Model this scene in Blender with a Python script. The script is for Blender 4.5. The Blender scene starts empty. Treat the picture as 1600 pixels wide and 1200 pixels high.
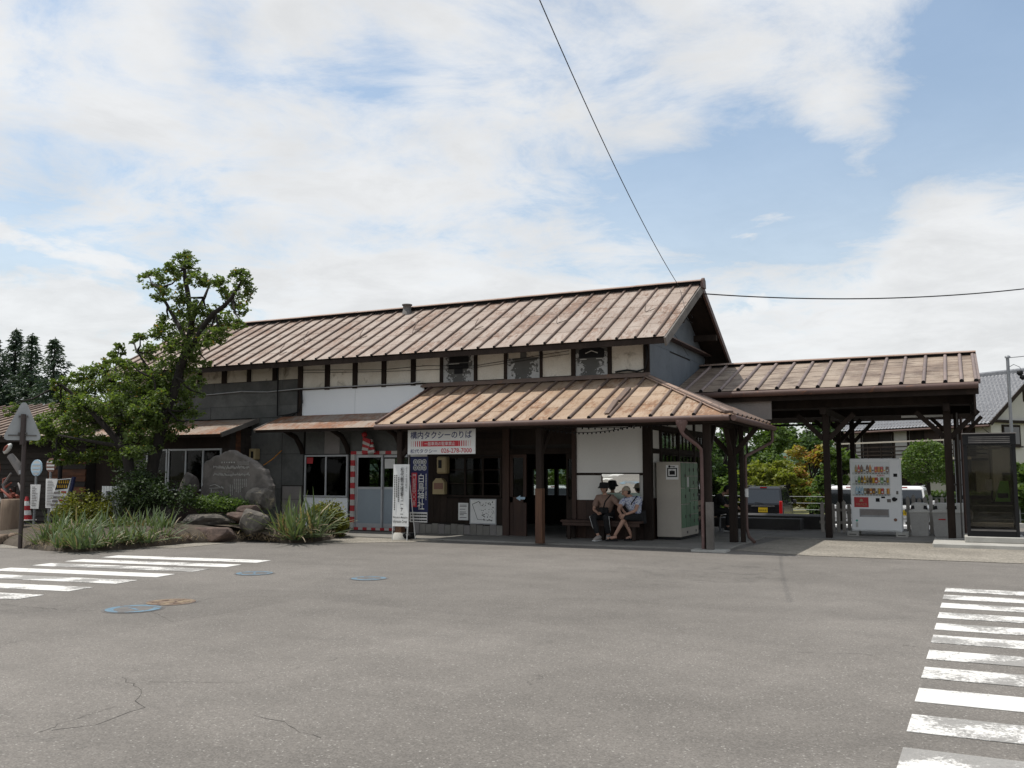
import bpy, bmesh, math, random
import numpy as np
from mathutils import Vector, Matrix, noise as mnoise

random.seed(7)
rng = np.random.default_rng(11)
SC = bpy.context.scene
COL = SC.collection
R = math.radians

# ------------------------------------------------------------------ camera, world, sun, exposure
CAM_H = 1.58
YAW = R(25.884)
PITCH = R(5.6)
FOC = 1428.0
cam_data = bpy.data.cameras.new('camera')
cam_data.sensor_width = 36.0
cam_data.lens = 36.0 * FOC / 1600.0
cam_data.clip_start = 0.1
cam_data.clip_end = 9000.0
cam = bpy.data.objects.new('camera', cam_data)
COL.objects.link(cam)
cam.location = (0, 0, CAM_H)
cam.rotation_euler = (R(90) + PITCH, 0, YAW)
SC.camera = cam

SUN_TO = Vector((-0.37, -0.10, 1.0)).normalized()
SUN_EL = math.asin(SUN_TO.z)
SUN_AZ = math.atan2(SUN_TO.x, SUN_TO.y)

def setup_world():
    w = bpy.data.worlds.new('World')
    SC.world = w
    w.use_nodes = True
    nt = w.node_tree
    nt.nodes.clear()
    N = nt.nodes.new
    L = nt.links.new
    def math_(op, a, b=None, c=None, clamp=False):
        n = N('ShaderNodeMath'); n.operation = op; n.use_clamp = clamp
        for i, v in enumerate((a, b, c)):
            if v is None: continue
            if isinstance(v, (int, float)): n.inputs[i].default_value = v
            else: L(v, n.inputs[i])
        return n.outputs[0]
    def smooth(v, lo, hi, o0=0.0, o1=1.0):
        n = N('ShaderNodeMapRange'); n.interpolation_type = 'SMOOTHSTEP'
        L(v, n.inputs[0])
        n.inputs[1].default_value = lo; n.inputs[2].default_value = hi
        n.inputs[3].default_value = o0; n.inputs[4].default_value = o1
        return n.outputs[0]
    def noise(vec, scale, det, rough=0.55, dist=0.0, off=(0, 0, 0)):
        m = N('ShaderNodeMapping'); m.inputs['Location'].default_value = off
        L(vec, m.inputs[0])
        n = N('ShaderNodeTexNoise'); n.inputs['Scale'].default_value = scale
        n.inputs['Detail'].default_value = det; n.inputs['Roughness'].default_value = rough
        n.inputs['Distortion'].default_value = dist
        L(m.outputs[0], n.inputs['Vector'])
        return n.outputs['Fac']
    sky = N('ShaderNodeTexSky'); sky.sky_type = 'NISHITA'; sky.sun_disc = False
    sky.sun_elevation = SUN_EL; sky.sun_rotation = SUN_AZ
    sky.air_density = 1.0; sky.dust_density = 2.0; sky.ozone_density = 1.2
    tc = N('ShaderNodeTexCoord')
    sep = N('ShaderNodeSeparateXYZ'); L(tc.outputs['Generated'], sep.inputs[0])
    x, y, z = sep.outputs
    zz = math_('MAXIMUM', z, 0.0)
    # a cloud deck: project the direction onto a plane high above
    den = math_('ADD', zz, 0.12)
    px = math_('DIVIDE', x, den); py = math_('DIVIDE', y, den)
    cmb = N('ShaderNodeCombineXYZ'); L(px, cmb.inputs[0]); L(py, cmb.inputs[1])
    deck = cmb.outputs[0]
    n1 = noise(deck, 0.85, 3.0, 0.5, 0.3, CLOUD_OFF)
    n2 = noise(deck, 2.9, 10.0, 0.66, 0.35, (5.3, 1.7, 2.0))
    cov = math_('ADD', math_('MULTIPLY', n1, 0.66), math_('MULTIPLY', n2, 0.72))
    # gaps of blue between the clouds: (direction, size, depth)
    for (d, s0, s1, amt) in BLUE_GAPS:
        dv = N('ShaderNodeVectorMath'); dv.operation = 'DISTANCE'
        L(tc.outputs['Generated'], dv.inputs[0]); dv.inputs[1].default_value = d
        g = smooth(dv.outputs['Value'], s0, s1, amt, 0.0)
        cov = math_('SUBTRACT', cov, g)
    thick = smooth(cov, 0.47, 0.80)
    # low heaped clouds near the horizon
    low = N('ShaderNodeCombineXYZ')
    az = math_('ARCTAN2', x, y)
    L(az, low.inputs[0]); L(math_('MULTIPLY', z, 2.2), low.inputs[1])
    n3 = noise(low.outputs[0], 4.2, 9.0, 0.56, 0.25, CUM_OFF)
    lowmask = smooth(z, 0.10, 0.36, 0.20, -0.12)
    heap = smooth(math_('ADD', n3, lowmask), 0.58, 0.67)
    shade_n = noise(low.outputs[0], 5.5, 6.0, 0.6, 0.2, (2.2, 9.1, 0.3))
    # thin veil towards the horizon
    veil = smooth(z, -0.02, 0.45, 0.66, 0.14)
    amount = math_('MAXIMUM', math_('MAXIMUM', math_('MULTIPLY', thick, 0.96), math_('MULTIPLY', heap, 0.93)), veil)
    # cloud brightness: thicker parts a touch greyer
    grey = smooth(math_('ADD', math_('MULTIPLY', n2, 0.6), math_('MULTIPLY', shade_n, 0.5)), 0.40, 0.74, 1.02, 0.84)
    cc = N('ShaderNodeMixRGB'); cc.blend_type = 'MULTIPLY'; cc.inputs[0].default_value = 1.0
    cc.inputs[1].default_value = CLOUD_COL
    L(grey, cc.inputs[2])
    mix = N('ShaderNodeMixRGB'); L(amount, mix.inputs[0])
    skt = N('ShaderNodeMixRGB'); skt.blend_type = 'MULTIPLY'; skt.inputs[0].default_value = 1.0
    L(sky.outputs[0], skt.inputs[1]); skt.inputs[2].default_value = SKY_GAIN
    L(skt.outputs[0], mix.inputs[1]); L(cc.outputs[0], mix.inputs[2])
    bg = N('ShaderNodeBackground'); bg.inputs['Strength'].default_value = 0.115
    L(mix.outputs[0], bg.inputs['Color'])
    out = N('ShaderNodeOutputWorld'); L(bg.outputs[0], out.inputs['Surface'])

def cam_dir(px, py):
    """world direction seen at a pixel of the 1600 x 1200 photograph"""
    a = (px - 800) / FOC; b = (600 - py) / FOC
    c, s = math.cos(PITCH), math.sin(PITCH)
    fw = c - b * s; up = s + b * c
    cy, sy = math.cos(YAW), math.sin(YAW)
    return Vector((a * cy - fw * sy, a * sy + fw * cy, up))

def at(px, py, **k):
    """the point on the plane X=, Y= or Z= that the photograph shows at a pixel"""
    d = cam_dir(px, py)
    (ax, v), = k.items()
    i = 'XYZ'.index(ax)
    o = Vector((0, 0, CAM_H))
    return o + d * ((v - o[i]) / d[i])

def nd(px, py):
    return tuple(cam_dir(px, py).normalized())

CLOUD_OFF = (3.1, 7.4, 1.2)
CUM_OFF = (9.3, 2.0, 0.0)
CLOUD_COL = (7.75, 7.82, 7.88, 1)
SKY_GAIN = (1.40, 1.52, 1.46, 1)
BLUE_GAPS = [(nd(1600, 180), 0.06, 0.19, 0.32), (nd(1450, 430), 0.04, 0.19, -0.22), (nd(1560, 360), 0.03, 0.14, -0.2), (nd(1250, 80), 0.05, 0.22, -0.16), (nd(1330, 210), 0.02, 0.07, -0.12), (nd(1170, 290), 0.03, 0.12, 0.24),
             (nd(1330, 310), 0.02, 0.12, 0.24), (nd(90, 50), 0.02, 0.09, 0.10), (nd(560, 100), 0.02, 0.10, 0.12),
             (nd(30, 280), 0.02, 0.09, 0.12), (nd(340, 15), 0.01, 0.08, 0.14)]
setup_world()
sun_data = bpy.data.lights.new('sun', 'SUN')
sun_data.energy = 4.0
sun_data.angle = R(0.55)
sun_data.color = (1.0, 0.955, 0.89)
sun = bpy.data.objects.new('sun', sun_data)
COL.objects.link(sun)
sun.rotation_euler = (-SUN_TO).to_track_quat('-Z', 'Y').to_euler()
vs = SC.view_settings
vs.view_transform = 'Standard'
vs.look = 'None'
vs.exposure = 0.0
vs.gamma = 1.0
vs.use_curve_mapping = False
SC.render.engine = 'CYCLES'
SC.cycles.max_bounces = 6
SC.cycles.transparent_max_bounces = 12
SC.cycles.use_denoising = True

# ------------------------------------------------------------------ materials
def _nt(name):
    m = bpy.data.materials.new(name)
    m.use_nodes = True
    nt = m.node_tree
    nt.nodes.clear()
    out = nt.nodes.new('ShaderNodeOutputMaterial')
    return m, nt, out

class G:
    """small helper to wire shader nodes"""
    def __init__(s, nt): s.nt = nt
    def N(s, t): return s.nt.nodes.new(t)
    def L(s, a, b): s.nt.links.new(a, b)
    def put(s, sock, v):
        if hasattr(v, 'is_output'): s.L(v, sock)
        elif isinstance(v, (tuple, list)) and len(v) == 3 and sock.type == 'RGBA': sock.default_value = (*v, 1)
        else: sock.default_value = v
    def pos(s, stretch=(1, 1, 1), obj=False):
        if obj:
            t = s.N('ShaderNodeTexCoord').outputs['Object']
        else:
            t = s.N('ShaderNodeNewGeometry').outputs['Position']
        m = s.N('ShaderNodeMapping'); m.inputs['Scale'].default_value = stretch
        s.L(t, m.inputs[0]); return m.outputs[0]
    def noise(s, v, scale, det=4.0, rough=0.55, dist=0.0, out='Fac'):
        n = s.N('ShaderNodeTexNoise'); n.inputs['Scale'].default_value = scale
        n.inputs['Detail'].default_value = det; n.inputs['Roughness'].default_value = rough
        n.inputs['Distortion'].default_value = dist
        s.L(v, n.inputs['Vector']); return n.outputs[out]
    def vor(s, v, scale, feat='F1', out='Distance', rnd=1.0):
        n = s.N('ShaderNodeTexVoronoi'); n.feature = feat; n.inputs['Scale'].default_value = scale
        n.inputs['Randomness'].default_value = rnd
        s.L(v, n.inputs['Vector']); return n.outputs[out]
    def ramp(s, v, lo, hi, a=0.0, b=1.0):
        n = s.N('ShaderNodeMapRange'); n.interpolation_type = 'SMOOTHSTEP'
        s.L(v, n.inputs[0])
        for i, q in enumerate((lo, hi, a, b)): n.inputs[i + 1].default_value = q
        return n.outputs[0]
    def mix(s, f, a, b, mode='MIX'):
        n = s.N('ShaderNodeMixRGB'); n.blend_type = mode
        s.put(n.inputs[0], f); s.put(n.inputs[1], a); s.put(n.inputs[2], b); return n.outputs[0]
    def math(s, op, a, b=0.0, clamp=False):
        n = s.N('ShaderNodeMath'); n.operation = op; n.use_clamp = clamp
        s.put(n.inputs[0], a); s.put(n.inputs[1], b); return n.outputs[0]
    def bump(s, h, strength, dist=0.01):
        n = s.N('ShaderNodeBump'); n.inputs['Strength'].default_value = strength
        n.inputs['Distance'].default_value = dist; s.L(h, n.inputs['Height']); return n.outputs[0]
    def bsdf(s, color, rough=0.7, metal=0.0, normal=None, spec=0.4):
        b = s.N('ShaderNodeBsdfPrincipled')
        s.put(b.inputs['Base Color'], color); s.put(b.inputs['Roughness'], rough); s.put(b.inputs['Metallic'], metal)
        b.inputs['Specular IOR Level'].default_value = spec
        if normal is not None: s.L(normal, b.inputs['Normal'])
        return b

def wm(name, c1, c2=None, scale=3.0, stretch=(1, 1, 1), rough=0.75, bump=0.15, bscale=30.0, c3=None, thr=(0.58, 0.70),
       scale3=5.0, objrand=0.0, fine=0.12, metal=0.0, spec=0.35, obj=False):
    """weathered surface: two tones in noise, a third as stains, fine grain, relief, tone per object"""
    m, nt, out = _nt(name)
    g = G(nt)
    p = g.pos(stretch, obj)
    c2 = c2 or tuple(v * 0.75 for v in c1)
    col = g.mix(g.ramp(g.noise(p, scale, 5.0, 0.6, 0.4), 0.34, 0.66), c1, c2)
    if c3:
        col = g.mix(g.ramp(g.noise(p, scale3, 7.0, 0.68, 0.6), *thr), col, c3)
    gr = g.noise(p, bscale, 4.0, 0.7)
    if fine: col = g.mix(1.0, col, g.ramp(gr, 0.25, 0.75, 1.0 - fine, 1.0 + fine * 0.4), 'MULTIPLY')
    if objrand:
        r = g.N('ShaderNodeObjectInfo').outputs['Random']
        col = g.mix(1.0, col, g.ramp(r, 0.0, 1.0, 1.0 - objrand, 1.0 + objrand * 0.5), 'MULTIPLY')
    nrm = g.bump(gr, bump, 0.01) if bump else None
    b = g.bsdf(col, rough, metal, nrm, spec)
    g.L(b.outputs[0], out.inputs[0])
    return m

def plain(name, c, rough=0.5, metal=0.0, spec=0.4, var=0.06):
    return wm(name, c, tuple(v * (1 - var) for v in c), 4.0, rough=rough, bump=0.0, fine=var, metal=metal, spec=spec)

def mat_asphalt():
    m, nt, out = _nt('asphalt'); g = G(nt)
    p = g.pos()
    big = g.noise(p, 0.16, 4.0, 0.55, 0.3)
    col = g.mix(g.ramp(big, 0.35, 0.65), (0.146, 0.134, 0.120), (0.173, 0.159, 0.143))
    mid = g.noise(p, 1.3, 5.0, 0.65)
    col = g.mix(1.0, col, g.ramp(mid, 0.3, 0.7, 0.90, 1.07), 'MULTIPLY')
    agg = g.vor(p, 95.0, 'F1', 'Color')
    sp = g.N('ShaderNodeSeparateColor'); g.L(agg, sp.inputs[0])
    col = g.mix(1.0, col, g.ramp(sp.outputs[0], 0.0, 1.0, 0.82, 1.20), 'MULTIPLY')
    col = g.mix(g.ramp(sp.outputs[1], 0.965, 0.99), col, (0.30, 0.285, 0.26))
    # darker damp and oily patches
    oil = g.math('MULTIPLY', g.ramp(g.noise(p, 0.45, 3.0, 0.5), 0.60, 0.72), g.ramp(g.noise(p, 4.0, 6.0, 0.7), 0.48, 0.66))
    col = g.mix(g.math('MULTIPLY', oil, 0.30), col, (0.05, 0.048, 0.045))
    # where taxis wait: a drift of old drips in front of the porch, faint tyre polish across the square
    mp = g.N('ShaderNodeMapping'); mp.inputs['Location'].default_value = (1.2, -4.15, 0); mp.inputs['Scale'].default_value = (0.33, 0.28, 0)
    g.L(p, mp.inputs[0])
    ln = g.N('ShaderNodeVectorMath'); ln.operation = 'LENGTH'; g.L(mp.outputs[0], ln.inputs[0])
    drips = g.math('MULTIPLY', g.ramp(ln.outputs['Value'], 0.25, 1.0, 1.0, 0.0), g.ramp(g.noise(p, 2.6, 5.0, 0.7), 0.46, 0.64))
    col = g.mix(g.math('MULTIPLY', drips, 0.38), col, (0.045, 0.043, 0.041))
    tp = g.pos((0.12, 0.9, 1.0))
    col = g.mix(1.0, col, g.ramp(g.noise(tp, 1.0, 3.0, 0.5, 0.6), 0.35, 0.65, 0.95, 1.03), 'MULTIPLY')
    pn = g.pos((0.35, 0.5, 1.0)); pv = g.vor(pn, 0.55, 'F1', 'Color'); ps = g.N('ShaderNodeSeparateColor'); g.L(pv, ps.inputs[0])
    col = g.mix(1.0, col, g.ramp(ps.outputs[0], 0.0, 1.0, 0.95, 1.04), 'MULTIPLY')
    # cracks: edges of large irregular cells, only in places
    dn = g.noise(p, 1.1, 6.0, 0.7, 0.0, 'Color')
    wv = g.N('ShaderNodeVectorMath'); wv.operation = 'SCALE'; g.L(dn, wv.inputs[0]); wv.inputs['Scale'].default_value = 0.9
    ad = g.N('ShaderNodeVectorMath'); ad.operation = 'ADD'; g.L(p, ad.inputs[0]); g.L(wv.outputs[0], ad.inputs[1])
    e = g.vor(ad.outputs[0], 0.30, 'DISTANCE_TO_EDGE')
    line = g.ramp(e, 0.0006, 0.0028, 1.0, 0.0)
    keep = g.ramp(g.noise(p, 0.55, 3.0, 0.6), 0.60, 0.68)
    crack = g.math('MULTIPLY', line, keep)
    col = g.mix(g.math('MULTIPLY', crack, 0.5), col, (0.04, 0.037, 0.034))
    h = g.math('SUBTRACT', sp.outputs[0], g.math('MULTIPLY', crack, 2.0))
    b = g.bsdf(col, 0.86, 0.0, g.bump(h, 0.55, 0.006), 0.3)
    g.L(b.outputs[0], out.inputs[0]); return m

def mat_paint():
    """worn white road paint with the asphalt showing through"""
    m, nt, out = _nt('road_paint'); g = G(nt)
    p = g.pos()
    wear = g.math('ADD', g.math('MULTIPLY', g.noise(p, 1.6, 3.0, 0.5), 0.62), g.math('MULTIPLY', g.noise(p, 26.0, 6.0, 0.75), 0.42))
    r = g.N('ShaderNodeObjectInfo').outputs['Random']
    wear = g.math('ADD', wear, g.math('MULTIPLY', r, 0.09))
    worn = g.ramp(wear, 0.565, 0.63)
    dn = g.noise(p, 3.0, 5.0, 0.7, 0.0, 'Color')
    wv = g.N('ShaderNodeVectorMath'); wv.operation = 'SCALE'; g.L(dn, wv.inputs[0]); wv.inputs['Scale'].default_value = 0.5
    ad = g.N('ShaderNodeVectorMath'); ad.operation = 'ADD'; g.L(p, ad.inputs[0]); g.L(wv.outputs[0], ad.inputs[1])
    e = g.vor(ad.outputs[0], 1.5, 'DISTANCE_TO_EDGE')
    crack = g.math('MULTIPLY', g.ramp(e, 0.003, 0.010, 1.0, 0.0), g.ramp(g.noise(p, 1.2, 3.0), 0.46, 0.54))
    white = g.mix(g.ramp(g.noise(p, 7.0, 6.0, 0.7), 0.4, 0.7), (0.66, 0.65, 0.62), (0.58, 0.565, 0.54))
    agg = g.vor(p, 95.0, 'F1', 'Color')
    sp = g.N('ShaderNodeSeparateColor'); g.L(agg, sp.inputs[0])
    base = g.mix(sp.outputs[0], (0.10, 0.095, 0.088), (0.17, 0.16, 0.148))
    col = g.mix(g.math('MAXIMUM', g.math('MULTIPLY', worn, 0.75), g.math('MULTIPLY', crack, 0.8)), white, base)
    b = g.bsdf(col, 0.75, 0.0, g.bump(sp.outputs[0], 0.25, 0.004), 0.35)
    g.L(b.outputs[0], out.inputs[0]); return m

def mat_gravel():
    m, nt, out = _nt('gravel'); g = G(nt)
    p = g.pos()
    a = g.vor(p, 55.0, 'F1', 'Color'); sp = g.N('ShaderNodeSeparateColor'); g.L(a, sp.inputs[0])
    col = g.mix(sp.outputs[0], (0.15, 0.136, 0.113), (0.36, 0.33, 0.28))
    col = g.mix(1.0, col, g.ramp(g.noise(p, 0.8, 4.0), 0.3, 0.7, 0.82, 1.08), 'MULTIPLY')
    d = g.vor(p, 55.0)
    b = g.bsdf(col, 0.9, 0.0, g.bump(d, 0.8, -0.012), 0.3)
    g.L(b.outputs[0], out.inputs[0]); return m

def mat_roof(name, base, light, rust, streak=1.0, rustthr=(0.50, 0.66), sx=(1.0, 0.28, 0.28)):
    """painted sheet metal, faded, rust scaling along the slope"""
    m, nt, out = _nt(name); g = G(nt)
    p = g.pos(sx)
    q = g.pos((1, 1, 1))
    col = g.mix(g.ramp(g.noise(q, 1.1, 4.0, 0.6), 0.35, 0.65), base, light)
    mask = g.math('ADD', g.math('MULTIPLY', g.noise(p, 14.0, 7.0, 0.75, 0.5), 0.62), g.math('MULTIPLY', g.noise(q, 0.75, 4.0, 0.6), 0.46))
    r = g.N('ShaderNodeObjectInfo').outputs['Random']
    mask = g.math('ADD', mask, g.math('MULTIPLY', g.math('SUBTRACT', r, 0.5), 0.06))
    rm = g.ramp(mask, *rustthr)
    rc = g.mix(g.ramp(g.noise(q, 9.0, 5.0, 0.6), 0.35, 0.65), rust, tuple(v * 0.55 for v in rust))
    fl = g.ramp(g.noise(g.pos((0.5, 1.6, 1.6)), 6.0, 8.0, 0.75, 0.4), 0.64, 0.70)
    col = g.mix(g.math('MULTIPLY', fl, 0.55), col, tuple(min(0.62, v * 1.45 + 0.05) for v in light))
    col = g.mix(g.math('MULTIPLY', rm, streak), col, rc)
    col = g.mix(1.0, col, g.ramp(r, 0.0, 1.0, 0.94, 1.04), 'MULTIPLY')
    fine = g.noise(q, 60.0, 3.0, 0.7)
    col = g.mix(1.0, col, g.ramp(fine, 0.3, 0.7, 0.90, 1.05), 'MULTIPLY')
    b = g.bsdf(col, 0.62, 0.0, g.bump(g.math('ADD', fine, g.noise(q, 3.0, 3.0)), 0.12, 0.02), 0.35)
    g.L(b.outputs[0], out.inputs[0]); return m

def mat_peel():
    m, nt, out = _nt('peeling_paint'); g = G(nt)
    p = g.pos()
    dark = g.mix(g.noise(p, 3.0, 5.0), (0.075, 0.075, 0.07), (0.12, 0.12, 0.115))
    o = g.pos((1, 1, 1), True)
    sz = g.N('ShaderNodeSeparateXYZ'); g.L(o, sz.inputs[0])
    edge = g.math('ABSOLUTE', g.math('SUBTRACT', sz.outputs[0], 0.0))
    mk = g.math('ADD', g.math('MULTIPLY', g.noise(p, 9.0, 7.0, 0.72, 0.4), 0.9), g.math('MULTIPLY', edge, 0.62))
    mk = g.math('SUBTRACT', mk, g.math('MULTIPLY', sz.outputs[2], 0.22))
    white = g.mix(g.noise(p, 14.0, 5.0), (0.36, 0.37, 0.37), (0.50, 0.50, 0.49))
    col = g.mix(g.ramp(mk, 0.655, 0.675), dark, white)
    b = g.bsdf(col, 0.75, 0.0, g.bump(mk, 0.2, 0.01), 0.3)
    g.L(b.outputs[0], out.inputs[0]); return m

def mat_leaf(name, a, b_, trans=0.35, dry=None):
    m, nt, out = _nt(name); g = G(nt)
    ri = g.N('ShaderNodeNewGeometry').outputs['Random Per Island']
    p = g.pos()
    col = g.mix(ri, a, b_)
    col = g.mix(1.0, col, g.ramp(g.noise(p, 1.5, 3.0), 0.3, 0.7, 0.80, 1.15), 'MULTIPLY')
    if dry: col = g.mix(g.math('GREATER_THAN', ri, dry[1]), col, dry[0])
    b = g.bsdf(col, 0.55, 0.0, None, 0.35)
    t = g.N('ShaderNodeBsdfTranslucent'); g.put(t.inputs[0], g.mix(1.0, col, (1.5, 1.6, 0.7), 'MULTIPLY'))
    ms = g.N('ShaderNodeMixShader'); ms.inputs[0].default_value = trans
    g.L(b.outputs[0], ms.inputs[1]); g.L(t.outputs[0], ms.inputs[2]); g.L(ms.outputs[0], out.inputs[0])
    return m

def mat_glass(name, tint=(0.55, 0.58, 0.58), refl=0.0):
    m, nt, out = _nt(name); g = G(nt)
    tr = g.N('ShaderNodeBsdfTransparent'); g.put(tr.inputs[0], tint)
    gl = g.N('ShaderNodeBsdfGlossy'); gl.inputs['Roughness'].default_value = 0.03
    p = g.pos()
    g.L(g.bump(g.noise(p, 1.6, 2.0), 0.05, 0.05), gl.inputs['Normal'])
    lw = g.N('ShaderNodeLayerWeight'); lw.inputs[0].default_value = 0.25
    f = g.math('ADD', g.math('MULTIPLY', lw.outputs['Fresnel'], 0.45), refl * 0.35, True)
    ms = g.N('ShaderNodeMixShader'); g.L(f, ms.inputs[0])
    g.L(tr.outputs[0], ms.inputs[1]); g.L(gl.outputs[0], ms.inputs[2]); g.L(ms.outputs[0], out.inputs[0])
    return m

def mat_mirror():
    m, nt, out = _nt('mirror_glass'); g = G(nt)
    p = g.pos()
    b = g.bsdf((0.86, 0.88, 0.86), 0.02, 1.0, g.bump(g.noise(p, 2.0, 2.0), 0.03, 0.05))
    g.L(b.outputs[0], out.inputs[0]); return m

M = {}
M['asphalt'] = mat_asphalt()
M['paint'] = mat_paint()
M['gravel'] = mat_gravel()
M['roof_main'] = mat_roof('faded_pink_roof_metal', (0.285, 0.225, 0.185), (0.355, 0.295, 0.25), (0.22, 0.125, 0.08), 0.85, (0.515, 0.64))
M['roof_low'] = mat_roof('rusty_tan_roof_metal', (0.325, 0.23, 0.155), (0.39, 0.295, 0.215), (0.245, 0.12, 0.058), 0.85, (0.51, 0.64))
M['roof_wing'] = mat_roof('grey_brown_roof_metal', (0.25, 0.19, 0.145), (0.34, 0.275, 0.215), (0.12, 0.08, 0.06), 0.8, (0.52, 0.62), (0.16, 1.3, 1.3))
M['roof_lean'] = mat_roof('rust_edged_roof_metal', (0.26, 0.215, 0.18), (0.32, 0.26, 0.21), (0.26, 0.10, 0.04), 0.9, (0.48, 0.60))
M['rib'] = wm('dark_rib_metal', (0.125, 0.09, 0.075), (0.17, 0.12, 0.095), 2.0, rough=0.65, c3=(0.22, 0.12, 0.075), thr=(0.56, 0.7), objrand=0.15)
M['rib_wing'] = wm('mauve_rib_metal', (0.19, 0.15, 0.14), (0.24, 0.185, 0.165), 2.0, rough=0.65, c3=(0.12, 0.08, 0.06), objrand=0.15)
M['ridge'] = wm('ridge_cap_metal', (0.27, 0.18, 0.135), (0.33, 0.24, 0.19), 1.5, rough=0.6, c3=(0.20, 0.09, 0.05))
M['wood_dark'] = wm('dark_weathered_wood', (0.021, 0.015, 0.012), (0.034, 0.024, 0.019), 3.0, (1, 1, 0.25), 0.85, 0.25, 40, objrand=0.2, spec=0.2)
M['wood_brown'] = wm('red_brown_wood', (0.040, 0.022, 0.016), (0.060, 0.032, 0.022), 3.0, (2, 2, 0.3), 0.65, 0.25, 35, objrand=0.25)
M['wood_post'] = wm('bare_post_wood', (0.125, 0.062, 0.032), (0.08, 0.038, 0.022), 4.0, (3, 3, 0.3), 0.7, 0.3, 40, c3=(0.05, 0.03, 0.02), thr=(0.55, 0.62), scale3=2.5)
M['wood_board'] = wm('old_siding_wood', (0.034, 0.027, 0.022), (0.021, 0.017, 0.014), 3.0, (0.25, 1, 2), 0.85, 0.35, 30, objrand=0.35)
M['wood_red_lit'] = wm('lit_red_siding', (0.16, 0.065, 0.03), (0.075, 0.035, 0.02), 3.0, (0.4, 1, 2), 0.85, 0.35, 30, objrand=0.35)  # lighter, redder siding: sunlight on the annex planks put into the colour
M['log'] = wm('grey_brown_log', (0.21, 0.155, 0.11), (0.15, 0.105, 0.075), 3.0, (3, 3, 0.35), 0.85, 0.5, 25)
M['bark'] = wm('bark', (0.030, 0.025, 0.021), (0.017, 0.014, 0.012), 5.0, (2, 2, 0.6), 0.95, 0.9, 14)
M['plaster'] = wm('stained_cream_plaster', (0.66, 0.605, 0.51), (0.75, 0.705, 0.62), 1.5, rough=0.85, c3=(0.33, 0.285, 0.225), thr=(0.55, 0.72), scale3=2.2, objrand=0.08, bump=0.08)
M['plaster_old'] = wm('greyed_plaster', (0.50, 0.455, 0.375), (0.57, 0.525, 0.445), 1.5, rough=0.85, c3=(0.22, 0.19, 0.15), thr=(0.52, 0.70), scale3=2.5, objrand=0.1, bump=0.08)
M['white_wall'] = wm('white_board', (0.80, 0.79, 0.75), (0.77, 0.755, 0.715), 1.2, rough=0.8, bump=0.03, fine=0.04)
M['blue_white'] = wm('pale_blue_white_sheet', (0.80, 0.83, 0.85), (0.77, 0.80, 0.825), 0.8, rough=0.6, bump=0.02, fine=0.03)
M['grey_sheet'] = wm('dull_grey_sheet', (0.085, 0.087, 0.083), (0.125, 0.126, 0.12), 1.6, rough=0.8, c3=(0.16, 0.155, 0.145), thr=(0.60, 0.78), objrand=0.22, bump=0.12, bscale=12)
M['slate_sheet'] = wm('slate_blue_sheet', (0.105, 0.125, 0.145), (0.135, 0.155, 0.175), 1.2, rough=0.65, c3=(0.085, 0.095, 0.105), objrand=0.12, bump=0.06)
M['grey_panel'] = wm('grey_panel', (0.20, 0.185, 0.175), (0.24, 0.22, 0.21), 1.4, rough=0.7)
M['peel'] = mat_peel()
M['concrete'] = wm('concrete', (0.235, 0.222, 0.20), (0.18, 0.17, 0.152), 1.2, rough=0.9, c3=(0.16, 0.15, 0.135), thr=(0.58, 0.75), bump=0.3, bscale=45)
M['concrete_pale'] = wm('pale_concrete', (0.43, 0.42, 0.385), (0.36, 0.35, 0.32), 2.0, rough=0.9, bump=0.25, bscale=45)
M['platform'] = wm('dark_platform', (0.05, 0.047, 0.045), (0.068, 0.065, 0.062), 1.5, rough=0.9, bump=0.2)
M['earth'] = wm('dry_earth', (0.085, 0.068, 0.05), (0.055, 0.044, 0.033), 4.0, rough=0.95, bump=0.8, bscale=18)
M['rock'] = wm('brown_rock', (0.15, 0.135, 0.115), (0.078, 0.07, 0.062), 4.5, rough=0.95, bump=1.0, bscale=16, c3=(0.28, 0.24, 0.17), thr=(0.56, 0.68), objrand=0.2)
M['rock_red'] = wm('reddish_rock', (0.135, 0.095, 0.077), (0.075, 0.054, 0.046), 4.5, rough=0.95, bump=1.0, bscale=16, c3=(0.24, 0.17, 0.13), thr=(0.58, 0.70), objrand=0.15)
M['monument'] = wm('grey_brown_stone', (0.14, 0.125, 0.112), (0.088, 0.078, 0.07), 3.5, rough=0.85, bump=0.9, bscale=12, c3=(0.18, 0.165, 0.14), thr=(0.6, 0.72))
M['carving'] = plain('pale_carving', (0.38, 0.37, 0.34), 0.9)
M['alu'] = wm('aluminium', (0.46, 0.47, 0.48), (0.40, 0.41, 0.42), 4, rough=0.45, bump=0, metal=0.3, fine=0.04)
M['alu_blue'] = wm('blue_grey_door_sheet', (0.27, 0.315, 0.35), (0.245, 0.285, 0.315), 1.4, rough=0.55, bump=0.02, fine=0.05)
M['glass'] = mat_glass('window_glass', (0.62, 0.65, 0.64))
M['glass_dark'] = mat_glass('dark_glass', (0.14, 0.15, 0.15))
M['glass_smoke'] = mat_glass('smoked_glass', (0.58, 0.56, 0.52), 0.03)
M['mirror'] = mat_mirror()
M['glass_frost'] = mat_glass('pale_glass', (0.60, 0.62, 0.62), 0.6)
M['white'] = plain('white_paint', (0.74, 0.74, 0.72), 0.45)
M['white_dull'] = plain('dull_white', (0.60, 0.60, 0.58), 0.6)
M['vend_white'] = plain('vending_white', (0.72, 0.73, 0.73), 0.4, var=0.02)
M['black'] = plain('black', (0.012, 0.012, 0.013), 0.6, spec=0.2)
M['black_gloss'] = plain('black_car_paint', (0.012, 0.012, 0.014), 0.15, spec=0.6, var=0.02)
M['white_gloss'] = plain('white_car_paint', (0.76, 0.76, 0.75), 0.25, spec=0.5, var=0.02)
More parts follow.
